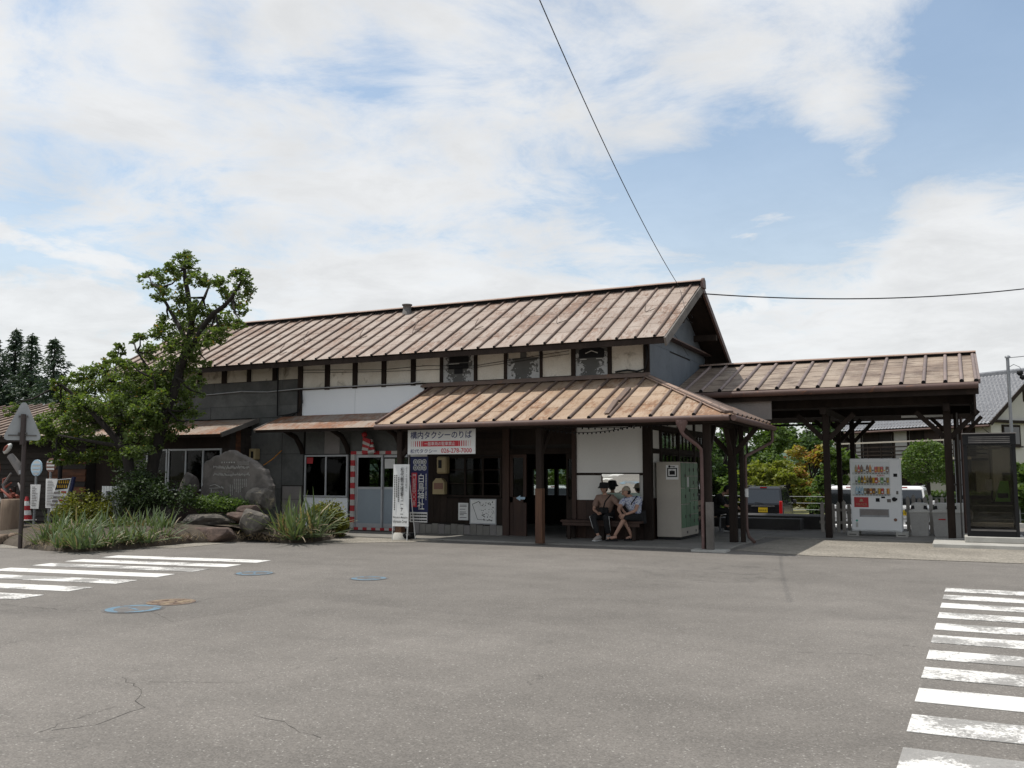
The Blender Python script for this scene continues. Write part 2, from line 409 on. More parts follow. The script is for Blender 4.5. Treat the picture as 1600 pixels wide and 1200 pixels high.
M['rubber'] = plain('rubber', (0.022, 0.022, 0.022), 0.85)
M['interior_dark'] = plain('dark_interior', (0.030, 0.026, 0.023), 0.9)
M['red'] = plain('red', (0.40, 0.03, 0.035), 0.6)
M['red_sign'] = plain('sign_red', (0.52, 0.03, 0.045), 0.5)
M['navy'] = plain('navy', (0.015, 0.020, 0.075), 0.7)
M['navy_text'] = plain('navy_print', (0.02, 0.03, 0.13), 0.6)
M['yellow'] = plain('yellow', (0.62, 0.36, 0.02), 0.55)
M['beige_box'] = plain('beige_plastic', (0.33, 0.26, 0.14), 0.6)
M['green_lock'] = wm('locker_green', (0.105, 0.20, 0.115), (0.09, 0.175, 0.10), 2.0, rough=0.45, bump=0, fine=0.04, objrand=0.12)
M['locker'] = wm('locker_beige', (0.42, 0.385, 0.33), (0.39, 0.355, 0.305), 1.5, rough=0.55, bump=0, fine=0.04)
M['steel'] = wm('grey_steel', (0.30, 0.31, 0.32), (0.25, 0.26, 0.27), 3, rough=0.5, metal=0.4, bump=0)
M['brown_pole'] = plain('brown_pole_paint', (0.050, 0.036, 0.032), 0.55)
M['pipe'] = wm('mauve_drain_pipe', (0.15, 0.09, 0.08), (0.11, 0.066, 0.06), 3.0, rough=0.6, c3=(0.26, 0.18, 0.16))
M['gutter'] = wm('brown_gutter', (0.115, 0.070, 0.058), (0.085, 0.052, 0.045), 2.0, rough=0.6, c3=(0.19, 0.09, 0.05))
M['red_light'] = plain('tail_lamp_red', (0.45, 0.01, 0.012), 0.2)
M['plate_yellow'] = plain('plate_yellow', (0.72, 0.50, 0.02), 0.5)
M['chrome'] = plain('chrome', (0.7, 0.7, 0.7), 0.15, metal=0.9)
M['house_wall'] = wm('house_plaster', (0.56, 0.54, 0.49), (0.52, 0.50, 0.455), 0.6, rough=0.85, bump=0.05)
M['tile'] = wm('grey_roof_tile', (0.14, 0.145, 0.16), (0.20, 0.205, 0.22), 6.0, rough=0.4, bump=0.1, spec=0.5)
M['green_phone'] = plain('phone_green', (0.16, 0.42, 0.05), 0.4)
M['skin'] = plain('skin', (0.42, 0.25, 0.18), 0.6)
M['hair'] = plain('black_hair', (0.012, 0.010, 0.009), 0.7)
M['tee_brown'] = wm('brown_cloth', (0.27, 0.18, 0.14), (0.23, 0.15, 0.115), 8, rough=0.95, bump=0.15, bscale=60)
M['cloth_black'] = wm('black_cloth', (0.014, 0.014, 0.015), (0.02, 0.02, 0.021), 8, rough=0.95, bump=0.15, bscale=60)
M['cap_beige'] = wm('beige_cloth', (0.36, 0.31, 0.24), (0.31, 0.26, 0.20), 8, rough=0.95, bump=0.1)
M['shirt'] = wm('white_blue_print_cloth', (0.55, 0.57, 0.62), (0.50, 0.52, 0.58), 4, rough=0.9, bump=0.1, c3=(0.10, 0.13, 0.30), thr=(0.52, 0.56), scale3=26)
M['leaf_cherry'] = mat_leaf('cherry_leaf', (0.066, 0.103, 0.028), (0.138, 0.182, 0.052), 0.42, ((0.26, 0.16, 0.03), 0.985))
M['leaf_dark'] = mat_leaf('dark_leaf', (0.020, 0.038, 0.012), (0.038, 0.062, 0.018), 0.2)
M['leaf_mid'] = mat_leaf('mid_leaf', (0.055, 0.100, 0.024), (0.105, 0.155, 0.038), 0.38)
M['leaf_far'] = mat_leaf('far_leaf', (0.042, 0.078, 0.028), (0.075, 0.120, 0.040), 0.35)
M['leaf_lime'] = mat_leaf('lime_leaf', (0.13, 0.16, 0.028), (0.21, 0.22, 0.042), 0.42)
M['leaf_gold'] = mat_leaf('turning_leaf', (0.19, 0.20, 0.04), (0.36, 0.26, 0.065), 0.42, ((0.33, 0.15, 0.06), 0.78))
M['leaf_shrub'] = mat_leaf('yellow_green_leaf', (0.10, 0.115, 0.015), (0.16, 0.155, 0.025), 0.3)
M['leaf_strap'] = mat_leaf('strap_leaf', (0.075, 0.115, 0.052), (0.145, 0.180, 0.090), 0.2, ((0.30, 0.24, 0.14), 0.93))
M['leaf_dry'] = mat_leaf('dry_strap_leaf', (0.20, 0.15, 0.095), (0.28, 0.22, 0.14), 0.15)
M['needle'] = mat_leaf('conifer_needle', (0.032, 0.056, 0.036), (0.055, 0.085, 0.052), 0.2)
M['grass'] = mat_leaf('grass_blade', (0.14, 0.16, 0.035), (0.22, 0.20, 0.07), 0.3)
M['lawn'] = wm('lawn', (0.15, 0.16, 0.05), (0.21, 0.19, 0.08), 0.8, rough=0.95, bump=0.6, bscale=8)
M['terrain'] = wm('terrain', (0.10, 0.11, 0.045), (0.13, 0.12, 0.06), 0.05, rough=0.95, bump=0.3, bscale=3)
M['hill'] = wm('far_hill', (0.06, 0.095, 0.07), (0.085, 0.12, 0.09), 0.006, rough=1.0, bump=0)
M['blue_hole'] = wm('blue_manhole', (0.10, 0.175, 0.235), (0.13, 0.215, 0.28), 9.0, rough=0.7, c3=(0.11, 0.105, 0.10), thr=(0.50, 0.58), scale3=7)
M['grey_iron'] = wm('grey_iron', (0.11, 0.105, 0.10), (0.15, 0.14, 0.13), 6, rough=0.7, bump=0.5, bscale=50)
M['rust_iron'] = wm('painted_iron', (0.24, 0.185, 0.12), (0.16, 0.11, 0.075), 6.0, rough=0.7, c3=(0.12, 0.08, 0.06), thr=(0.5, 0.58), scale3=7)
M['lantern'] = plain('red_lantern_paper', (0.42, 0.03, 0.03), 0.6)
M['bin'] = wm('grey_bin_plastic', (0.36, 0.35, 0.33), (0.32, 0.31, 0.29), 2, rough=0.6, bump=0.03)
M['bin_lid'] = wm('pale_bin_lid', (0.48, 0.47, 0.44), (0.44, 0.43, 0.40), 2, rough=0.6, bump=0.03)
M['picket'] = wm('weathered_white_picket', (0.42, 0.39, 0.35), (0.30, 0.275, 0.245), 3, (2, 2, 0.5), 0.85, 0.2, 30, objrand=0.25)
M['bench_wood'] = wm('pale_bench_slat', (0.36, 0.27, 0.18), (0.30, 0.22, 0.145), 3, (0.5, 2, 2), 0.7, 0.2, 30, objrand=0.15)
M['lightcloth'] = plain('pale_shoe', (0.38, 0.34, 0.31), 0.8)
M['brick_red'] = plain('painted_red_wood', (0.27, 0.07, 0.045), 0.75, var=0.3)
M['orange'] = plain('orange_cable', (0.55, 0.22, 0.03), 0.6)
M['pale_blue'] = plain('pale_blue_print', (0.42, 0.58, 0.70), 0.5)
M['brown_sign'] = plain('brown_print', (0.20, 0.10, 0.07), 0.6)
M['pale_green'] = plain('pale_green_strip', (0.40, 0.50, 0.42), 0.5)
M['pink'] = plain('faded_red_print', (0.62, 0.38, 0.36), 0.5)
M['eco_green'] = plain('green_sticker', (0.08, 0.38, 0.28), 0.5)
M['clear_glass'] = mat_glass('clear_glass', (0.96, 0.97, 0.97), 0.04)
M['sign_back'] = wm('grey_sign_back', (0.33, 0.34, 0.34), (0.29, 0.30, 0.30), 3, rough=0.6, bump=0, fine=0.05)
M['glass_shop'] = mat_glass('shop_window_glass', (0.40, 0.40, 0.39))
M['rail_pale'] = plain('pale_weathered_rail', (0.40, 0.36, 0.31), 0.8)
M['can_red'] = plain('can_red', (0.55, 0.05, 0.04), 0.35)
M['can_orange'] = plain('can_orange', (0.62, 0.25, 0.04), 0.35)
M['can_green'] = plain('can_green', (0.12, 0.32, 0.08), 0.35)
M['can_brown'] = plain('can_brown', (0.16, 0.07, 0.04), 0.35)
M['crack'] = plain('crack_dirt', (0.045, 0.041, 0.037), 0.95)
M['tape_white'] = plain('aged_white_tape', (0.47, 0.45, 0.42), 0.6)

# ------------------------------------------------------------------ helpers
class MB:
    """collects simple shapes; build() links them as one mesh object"""
    def __init__(s): s.v = []; s.f = []; s.mi = []; s.m = 0; s.sm = []; s.smooth = False
    def add(s, vs_, fs):
        b = len(s.v)
        s.v.extend(tuple(p) for p in vs_)
        for f in fs:
            s.f.append(tuple(b + i for i in f)); s.mi.append(s.m); s.sm.append(s.smooth)
        return s
    def box(s, x0, x1, y0, y1, z0, z1):
        return s.add([(x0, y0, z0), (x1, y0, z0), (x1, y1, z0), (x0, y1, z0), (x0, y0, z1), (x1, y0, z1), (x1, y1, z1), (x0, y1, z1)],
                     [(0, 3, 2, 1), (4, 5, 6, 7), (0, 1, 5, 4), (1, 2, 6, 5), (2, 3, 7, 6), (3, 0, 4, 7)])
    def cbox(s, x0, x1, y0, y1, z0, z1, c=0.02, seg=1):
        bm = bmesh.new(); bmesh.ops.create_cube(bm, size=1.0)
        for v in bm.verts:
            v.co = ((x0 + x1) / 2 + v.co.x * (x1 - x0), (y0 + y1) / 2 + v.co.y * (y1 - y0), (z0 + z1) / 2 + v.co.z * (z1 - z0))
        bmesh.ops.bevel(bm, geom=bm.edges[:], offset=c, segments=seg, profile=0.5, affect='EDGES')
        s.addbm(bm); return s
    def addbm(s, bm, mat=None):
        bm.verts.index_update()
        vs_ = [(mat @ v.co if mat else v.co) for v in bm.verts]
        s.add(vs_, [[v.index for v in f.verts] for f in bm.faces]); bm.free()
    def beam(s, p0, p1, w, h=None, up=(0, 0, 1)):
        h = h or w
        p0 = Vector(p0); p1 = Vector(p1); d = (p1 - p0).normalized()
        a = d.cross(Vector(up))
        if a.length < 1e-3: a = d.cross(Vector((0, 1, 0)))
        a.normalize(); b = a.cross(d).normalized()
        a *= w / 2; b *= h / 2
        q = []
        for p in (p0, p1): q += [p - a - b, p + a - b, p + a + b, p - a + b]
        return s.add(q, [(0, 1, 2, 3), (7, 6, 5, 4), (0, 4, 5, 1), (1, 5, 6, 2), (2, 6, 7, 3), (3, 7, 4, 0)])
    def prism(s, pts, ext):
        n = len(pts); e = Vector(ext)
        a = [Vector(p) for p in pts]
        return s.add(a + [p + e for p in a], [tuple(range(n - 1, -1, -1)), tuple(range(n, 2 * n))] + [(i, (i + 1) % n, n + (i + 1) % n, n + i) for i in range(n)])
    def tube(s, pts, r, n=8, cap=True):
        pts = [Vector(p) for p in pts]; k = len(pts)
        rs = r if isinstance(r, (list, tuple)) else [r] * k
        ring = []; ref = None
        for i in range(k):
            d = (pts[min(i + 1, k - 1)] - pts[max(i - 1, 0)]).normalized()
            if ref is None:
                ref = d.cross(Vector((0, 0, 1)))
                if ref.length < 0.05: ref = d.cross(Vector((0, 1, 0)))
            ref = (ref - d * ref.dot(d)).normalized()
            b = d.cross(ref)
            ring.append([pts[i] + (ref * math.cos(t) + b * math.sin(t)) * rs[i] for t in [2 * math.pi * j / n for j in range(n)]])
        fs = [(i * n + j, i * n + (j + 1) % n, (i + 1) * n + (j + 1) % n, (i + 1) * n + j) for i in range(k - 1) for j in range(n)]
        old = s.smooth; s.smooth = True
        s.add([p for q in ring for p in q], fs); s.smooth = old
        if cap:
            s.add(ring[0], [tuple(range(n - 1, -1, -1))]); s.add(ring[-1], [tuple(range(n))])
        return s
    def lathe(s, prof, n=16, c=(0, 0, 0), axis='Z', cap=True):
        vs_ = []
        for (r, h) in prof:
            for j in range(n):
                t = 2 * math.pi * j / n; a, b = r * math.cos(t), r * math.sin(t)
                p = (a, b, h) if axis == 'Z' else ((a, -h, b) if axis == 'Y' else (h, a, b))
                vs_.append((c[0] + p[0], c[1] + p[1], c[2] + p[2]))
        k = len(prof)
        fs = [(i * n + j, i * n + (j + 1) % n, (i + 1) * n + (j + 1) % n, (i + 1) * n + j) for i in range(k - 1) for j in range(n)]
        old = s.smooth; s.smooth = n > 6
        s.add(vs_, fs); s.smooth = old
        if cap:
            s.add(vs_[:n], [tuple(range(n - 1, -1, -1))]); s.add(vs_[-n:], [tuple(range(n))])
        return s
    def ball(s, c, r, sub=2, sc=(1, 1, 1)):
        bm = bmesh.new(); bmesh.ops.create_icosphere(bm, subdivisions=sub, radius=r)
        for v in bm.verts: v.co = Vector((c[0] + v.co.x * sc[0], c[1] + v.co.y * sc[1], c[2] + v.co.z * sc[2]))
        old = s.smooth; s.smooth = True; s.addbm(bm); s.smooth = old; return s
    def mesh(s, name, inv=None):
        me = bpy.data.meshes.new(name)
        v = [tuple(inv @ Vector(p)) for p in s.v] if inv else s.v
        me.from_pydata(v, [], s.f)
        me.polygons.foreach_set('material_index', s.mi)
        me.polygons.foreach_set('use_smooth', s.sm)
        me.update(); return me

def mats_of(me, mats):
    for m in (mats if isinstance(mats, (list, tuple)) else [mats]):
        me.materials.append(M[m] if isinstance(m, str) else m)

def tag(o, label=None, cat=None, group=None, kind=None):
    if label: o['label'] = label
    if cat: o['category'] = cat
    if group: o['group'] = group
    if kind: o['kind'] = kind
    return o

def thing(name, label, cat, loc=(0, 0, 0), rotz=0.0, group=None):
    o = bpy.data.objects.new(name, None); COL.objects.link(o)
    o.empty_display_size = 0.2
    o.location = loc; o.rotation_euler = (0, 0, rotz)
    return tag(o, label, cat, group)

def part(name, mb, mats, parent, local=False, label=None):
    """a part given in world coordinates (or, local=True, in its thing's own)"""
    root = parent
    while root.parent is not None: root = root.parent
    inv = None
    if not local:
        mw = Matrix.LocRotScale(root.location, root.rotation_euler, None)
        inv = mw.inverted()
    me = mb.mesh(name, inv)
    mats_of(me, mats)
    o = bpy.data.objects.new(name, me); COL.objects.link(o); o.parent = parent
    off = Vector((0, 0, 0)); q = parent
    while q.parent is not None:
        off += q.location; q = q.parent
    o.location = -off
    if label: o['label'] = label
    return o

def part_me(name, me, parent, label=None):
    o = bpy.data.objects.new(name, me); COL.objects.link(o); o.parent = parent
    if label: o['label'] = label
    return o

def solo(name, mb, mats, label, cat, loc=(0, 0, 0), group=None, kind=None, local=False, rotz=0):
    inv = None if local else Matrix.LocRotScale(Vector(loc), Matrix.Rotation(rotz, 3, 'Z').to_quaternion(), None).inverted()
    me = mb.mesh(name, inv)
    mats_of(me, mats)
    o = bpy.data.objects.new(name, me); COL.objects.link(o); o.location = loc; o.rotation_euler = (0, 0, rotz)
    return tag(o, label, cat, group, kind)

def structure(name, mb, mats, parent=None):
    me = mb.mesh(name); mats_of(me, mats)
    o = bpy.data.objects.new(name, me); COL.objects.link(o)
    if parent: o.parent = parent
    else: o['kind'] = 'structure'
    return o

def copy_tree(o, parent=None):
    c = o.copy(); COL.objects.link(c); c.parent = parent
    for ch in list(o.children): copy_tree(ch, c)
    return c

def fast_mesh(name, V, Q):
    V = np.asarray(V, dtype=np.float32).reshape(-1, 3); Q = np.asarray(Q, dtype=np.int32)
    k = Q.shape[1]
    me = bpy.data.meshes.new(name)
    me.vertices.add(len(V)); me.vertices.foreach_set('co', V.ravel())
    me.loops.add(Q.size); me.loops.foreach_set('vertex_index', Q.ravel())
    me.polygons.add(len(Q)); me.polygons.foreach_set('loop_start', np.arange(0, Q.size, k, dtype=np.int32))
    try: me.polygons.foreach_set('loop_total', np.full(len(Q), k, dtype=np.int32))
    except Exception: pass
    me.update(calc_edges=True); me.validate()
    return me

def text(body, parent, mat, x0, x1, z0, z1, y, name='lettering', vertical=False, facing='front', off=0.0, bold=0.0):
    """printed characters fitted to a rectangle on a surface that faces -Y (or +X), world coordinates"""
    cu = bpy.data.curves.new(name, 'FONT')
    cu.body = '\n'.join(body) if vertical else body
    cu.align_x = 'CENTER' if vertical else 'LEFT'
    cu.resolution_u = 2
    cu.offset = bold
    if vertical: cu.space_line = 0.92
    o = bpy.data.objects.new(name, cu); COL.objects.link(o)
    dg = bpy.context.evaluated_depsgraph_get()
    me = bpy.data.meshes.new_from_object(o.evaluated_get(dg))
    bpy.data.objects.remove(o); bpy.data.curves.remove(cu)
    n = len(me.vertices)
    if n == 0: return None
    a = np.zeros(n * 3, dtype=np.float32); me.vertices.foreach_get('co', a); a = a.reshape(-1, 3)
    lo = a.min(0); hi = a.max(0); sp = np.maximum(hi - lo, 1e-5)
    u = (a[:, 0] - lo[0]) / sp[0]; v = (a[:, 1] - lo[1]) / sp[1]
    w = np.zeros_like(a)
    if facing == 'front':
        w[:, 0] = x0 + u * (x1 - x0); w[:, 1] = y; w[:, 2] = z0 + v * (z1 - z0)
    else:
        w[:, 0] = y; w[:, 1] = x0 + u * (x1 - x0); w[:, 2] = z0 + v * (z1 - z0)
    root = parent
    while root.parent is not None: root = root.parent
    inv = np.array(Matrix.LocRotScale(root.location, root.rotation_euler, None).inverted())
    w = w @ inv[:3, :3].T + inv[:3, 3]
    me.vertices.foreach_set('co', w.astype(np.float32).ravel()); me.update()
    me.materials.clear(); me.materials.append(M[mat])
    return part_me(name, me, parent)

# leaves -------------------------------------------------------------
def leaf_quads(C, size, up=0.35, aspect=0.55, droop=0.0, g=None):
    """a bent diamond leaf at every centre"""
    g = g or rng
    n = len(C)
    d = g.normal(size=(n, 3)); d[:, 2] = d[:, 2] * 0.6 - droop; d /= np.linalg.norm(d, axis=1)[:, None]
    nn = g.normal(size=(n, 3)); nn[:, 2] += up * 3
    s = np.cross(d, nn); s /= (np.linalg.norm(s, axis=1)[:, None] + 1e-9)
    L = (size * g.uniform(0.6, 1.25, n))[:, None]
    W = L * aspect
    V = np.empty((n, 4, 3))
    V[:, 0] = C - d * L * 0.5; V[:, 1] = C + s * W * 0.5; V[:, 2] = C + d * L * 0.5; V[:, 3] = C - s * W * 0.5
    V[:, 2, 2] -= L[:, 0] * 0.12
    Q = np.arange(n * 4).reshape(-1, 4)
    return V.reshape(-1, 3), Q

def clump_points(blobs, per, g=None, shell=0.5):
    """points in many small clumps spread through ellipsoids (centre, radii, weight)"""
    g = g or rng
    out = []
    for (c, r, w) in blobs:
        k = max(3, int(per * w))
        nc = max(2, k // 22)
        u = g.normal(size=(nc, 3)); u /= np.linalg.norm(u, axis=1)[:, None]
        rad = g.uniform(shell, 1.0, nc) ** 0.6
        cc = u * rad[:, None]
        pick = g.integers(0, nc, k)
        p = cc[pick] + g.normal(size=(k, 3)) * 0.17
        out.append(np.asarray(c) + p * np.asarray(r))
    return np.concatenate(out)

def foliage(name, pts, size, mat, parent, up=0.35, aspect=0.55, droop=0.0, loc=(0, 0, 0)):
    V, Q = leaf_quads(pts - np.asarray(loc), size, up, aspect, droop)
    me = fast_mesh(name, V, Q); mats_of(me, mat)
    return part_me(name, me, parent)

def limb(mb, pts, r0, r1, n=8, jitter=0.03):
    k = len(pts); P = []
    for i in range(k - 1):
        a = Vector(pts[i]); b = Vector(pts[i + 1])
        for t in (0, 0.5): P.append(a.lerp(b, t))
    P.append(Vector(pts[-1]))
    for i in range(1, len(P) - 1): P[i] += Vector((random.uniform(-1, 1), random.uniform(-1, 1), random.uniform(-0.5, 0.5))) * jitter
    rs = [r0 + (r1 - r0) * i / (len(P) - 1) for i in range(len(P))]
    mb.tube(P, rs, n)

def rock_mesh(mb, c, r, seed, rough=0.28, flat=0.0):
    bm = bmesh.new(); bmesh.ops.create_icosphere(bm, subdivisions=3, radius=1.0)
    o = Vector((seed * 3.7, seed * 1.3, seed * 5.1))
    planes = []
    rr = random.Random(seed)
    for _ in range(11):
        d = Vector((rr.gauss(0, 1), rr.gauss(0, 1), rr.gauss(0, 1))).normalized(); planes.append((d, rr.uniform(0.5, 0.85)))
    for v in bm.verts:
        d = v.co.normalized()
        p = d * (1.0 + rough * mnoise.noise(d * 1.3 + o) + rough * 0.45 * mnoise.noise(d * 4.0 + o))
        for (pd, k) in planes:
            e = p.dot(pd) - k
            if e > 0: p -= pd * e * 0.85
        if flat and p.z > flat: p.z = flat + (p.z - flat) * 0.2
        p += d * (0.045 * mnoise.noise(d * 9.0 + o))
        v.co = Vector((c[0] + p.x * r[0], c[1] + p.y * r[1], c[2] + p.z * r[2]))
    mb.addbm(bm)

def strap_clump(c, n, length, g, spread=0.75, w=0.035, lean=(0, 0)):
    """arching strap leaves out of one root; returns verts, quads"""
    V = []; Q = []
    for i in range(n):
        a = g.uniform(0, 2 * math.pi); L = length * g.uniform(0.45, 1.1); e = math.radians(g.uniform(12, 84))
        dx, dy = math.cos(a), math.sin(a)
        bx, by = c[0] + dx * g.uniform(0, 0.16) + g.uniform(-.05, .05), c[1] + dy * g.uniform(0, 0.16)
        seg = 5; p = np.array([bx, by, c[2]]); ang = e; sx, sy = -dy, dx
        base = len(V)
        for k in range(seg + 1):
            t = k / seg; ww = w * (0.7 + 0.5 * t) * (1 - t ** 2.2) + 0.002
            V.append((p[0] - sx * ww / 2, p[1] - sy * ww / 2, p[2])); V.append((p[0] + sx * ww / 2, p[1] + sy * ww / 2, p[2] + 0.006))
            st = L / seg
            p = p + np.array([(dx + lean[0]) * math.cos(ang) * st, (dy + lean[1]) * math.cos(ang) * st, math.sin(ang) * st])
            ang -= g.uniform(0.02, 0.24) * spread * (0.3 + t)
            p[2] = max(p[2], c[2] - 0.25)
        for k in range(seg): Q.append((base + 2 * k, base + 2 * k + 1, base + 2 * k + 3, base + 2 * k + 2))
    return V, Q

# ------------------------------------------------------------------ the setting
b = MB(); b.box(-4200, 4200, -4200, 4200, -0.9, -0.67); structure('terrain', b, 'terrain')
b = MB(); b.box(-220, 260, -80, 28.8, -0.66, 0.0); asphalt = structure('asphalt_ground', b, 'asphalt')
b = MB(); b.prism([(-2.6, 18.55, 0.004), (40, 19.0, 0.004), (40, 23.2, 0.004), (-3.9, 23.2, 0.004), (-4.2, 19.2, 0.004)], (0, 0, 0.006))
structure('gravel_strip', b, 'gravel')
b = MB(); b.prism([(-19.0, 16.9, 0.003), (-12.6, 17.3, 0.003), (-11.0, 18.6, 0.003), (-11.0, 18.98, 0.003), (-19, 18.98, 0.003)], (0, 0, 0.005))
b.prism([(-19.4, 12.5, 0.003), (-15.0, 14.6, 0.003), (-15.0, 16.9, 0.003), (-19.4, 16.9, 0.003)], (0, 0, 0.004))
structure('gravel_edge', b, 'gravel')
b = MB(); b.cbox(-15.3, -4.35, 19.0, 27.0, -0.1, 0.035, 0.012); structure('concrete_floor', b, 'concrete')
b = MB(); b.cbox(-4.34, 0.2, 23.25, 27.0, -0.1, 0.03, 0.012); structure('walkway_floor', b, 'concrete')
b = MB(); b.box(-40, -3.3, 27.02, 28.6, -0.6, 0.38); b.prism([(-6.2, 26.3, 0.03), (-3.95, 26.3, 0.03), (-3.95, 27.0, 0.03), (-6.2, 27.0, 0.03)], (0, 0, 0.30)); structure('old_platform', b, 'platform')
b = MB(); b.box(-3.28, 30, 27.02, 28.6, -0.6, 0.012); structure('platform_end', b, 'platform')
b = MB(); b.cbox(-0.55, 1.9, 21.75, 23.6, -0.1, 0.10, 0.02); structure('kerb_island', b, 'concrete_pale')
b = MB(); b.box(-60, 120, 44.0, 58, -0.66, -0.63); structure('lawn', b, 'lawn')
b = MB(); b.box(-60, 120, 43.4, 43.98, -0.66, -0.48); structure('lawn_kerb', b, 'concrete_pale')
b = MB(); b.box(-60, 120, 28.85, 43.38, -0.664, -0.655); structure('parking_asphalt', b, 'asphalt')

# crosswalk stripes (pieces of the road surface)
for i, yc in enumerate((13.98, 13.17, 12.34, 11.48, 10.63, 9.83, 8.97, 8.16, 7.33, 6.50, 5.68, 4.85)):
    xl = -0.22 - (13.98 - yc) * 0.0165
    b = MB(); b.prism([(xl + 0.006, yc + 0.225, 0.002), (xl - 0.006, yc - 0.225, 0.002), (4.4, yc - 0.225, 0.002), (4.4, yc + 0.225, 0.002)], (0, 0, 0.004))
    structure('crosswalk_stripe', b, 'paint', asphalt)
for (xl, yl, xr, yr) in ((-14.7, 12.82, -11.34, 13.29), (-14.63, 11.97, -11.28, 12.46), (-14.5, 11.2, -11.25, 11.68), (-14.4, 10.36, -11.16, 10.84), (-14.55, 9.47, -11.03, 9.98), (-14.5, 8.57, -10.91, 9.10), (-14.4, 7.72, -10.80, 8.26)):
    b = MB(); b.prism([(xl, yl, 0.002), (xl + 0.07, yl - 0.45, 0.002), (xr + 0.07, yr - 0.45, 0.002), (xr, yr, 0.002)], (0, 0, 0.004))
    structure('crosswalk_stripe', b, 'paint', asphalt)
# a few long cracks in the asphalt, as thin sunken dark seams
def crack(pts, w, seed):
    rr = random.Random(seed); P = []
    for a, c in zip(pts[:-1], pts[1:]):
        n = max(2, int((Vector(c) - Vector(a)).length / 0.09))
        for k in range(n):
            q = Vector(a).lerp(Vector(c), k / n); P.append((q.x + rr.uniform(-0.028, 0.028), q.y + rr.uniform(-0.028, 0.028)))
    b = MB()
    for i in range(len(P) - 1):
        if rr.random() < 0.12: continue
        a = Vector(P[i]); c = Vector(P[i + 1]); d = (c - a); n2 = Vector((-d.y, d.x)).normalized() * w * rr.uniform(0.12, 0.5)
        b.add([(a.x - n2.x, a.y - n2.y, 0.0012), (c.x - n2.x, c.y - n2.y, 0.0012), (c.x + n2.x, c.y + n2.y, 0.0012), (a.x + n2.x, a.y + n2.y, 0.0012)], [(0, 1, 2, 3)])
    structure('asphalt_crack', b, 'crack', asphalt)
def gp(*pp): return [tuple(at(x, y, Z=0)[:2]) for x, y in pp]
crack(gp((0, 1155), (62, 1144), (135, 1117), (200, 1100)), 0.007, 1)
crack(gp((70, 1143), (150, 1132), (205, 1112), (222, 1105), (218, 1085), (222, 1073), (205, 1069), (178, 1055)), 0.008, 2)
crack(gp((235, 1066), (380, 1066), (455, 1045), (590, 1015)), 0.004, 3)
crack(gp((400, 1116), (450, 1132), (488, 1150), (502, 1158)), 0.008, 4)
crack(gp((0, 945), (90, 952), (180, 957)), 0.014, 5)
crack(gp((235, 955), (262, 968), (285, 981)), 0.007, 6)
crack(gp((300, 940), (340, 934), (430, 931)), 0.009, 7)
crack(gp((1180, 1017), (1290, 1020), (1400, 1025)), 0.006, 8)
crack(gp((880, 935), (990, 938), (1080, 934)), 0.008, 9)
crack(gp((1410, 1008), (1450, 1012), (1600, 1042)), 0.010, 10)

# far hills and the wooded edge
b = MB()
for k in range(60):
    x0 = -2600 + k * 90
    h0 = 60 + 120 * (0.5 + 0.5 * mnoise.noise(Vector((k * 0.23, 1.7, 0)))) ; h1 = 60 + 120 * (0.5 + 0.5 * mnoise.noise(Vector(((k + 1) * 0.23, 1.7, 0))))
    b.add([(x0, 2600, -1), (x0 + 90, 2600, -1), (x0 + 90, 3100, h1), (x0, 3100, h0), (x0 + 90, 3600, -1), (x0, 3600, -1)], [(0, 1, 2, 3), (3, 2, 4, 5)])
structure('hills', b, 'hill')

# ------------------------------------------------------------------ station building
YW = 20.8
station = thing('station_building', 'long old wooden station house with rusted sheet metal roof and cream plaster panels', 'station', (-13.0, YW, 0))
SR = Vector((-13.0, YW, 0))
def spart(name, mb, mats, parent=None, label=None): return part(name, mb, mats, parent or station, False, label)
def bx(name, x0, x1, y0, y1, z0, z1, mat, parent=None, c=0.0, label=None):
    b = MB()
    b.cbox(x0, x1, y0, y1, z0, z1, c) if c else b.box(x0, x1, y0, y1, z0, z1)
    return part(name, b, mat, parent or station, False, label)

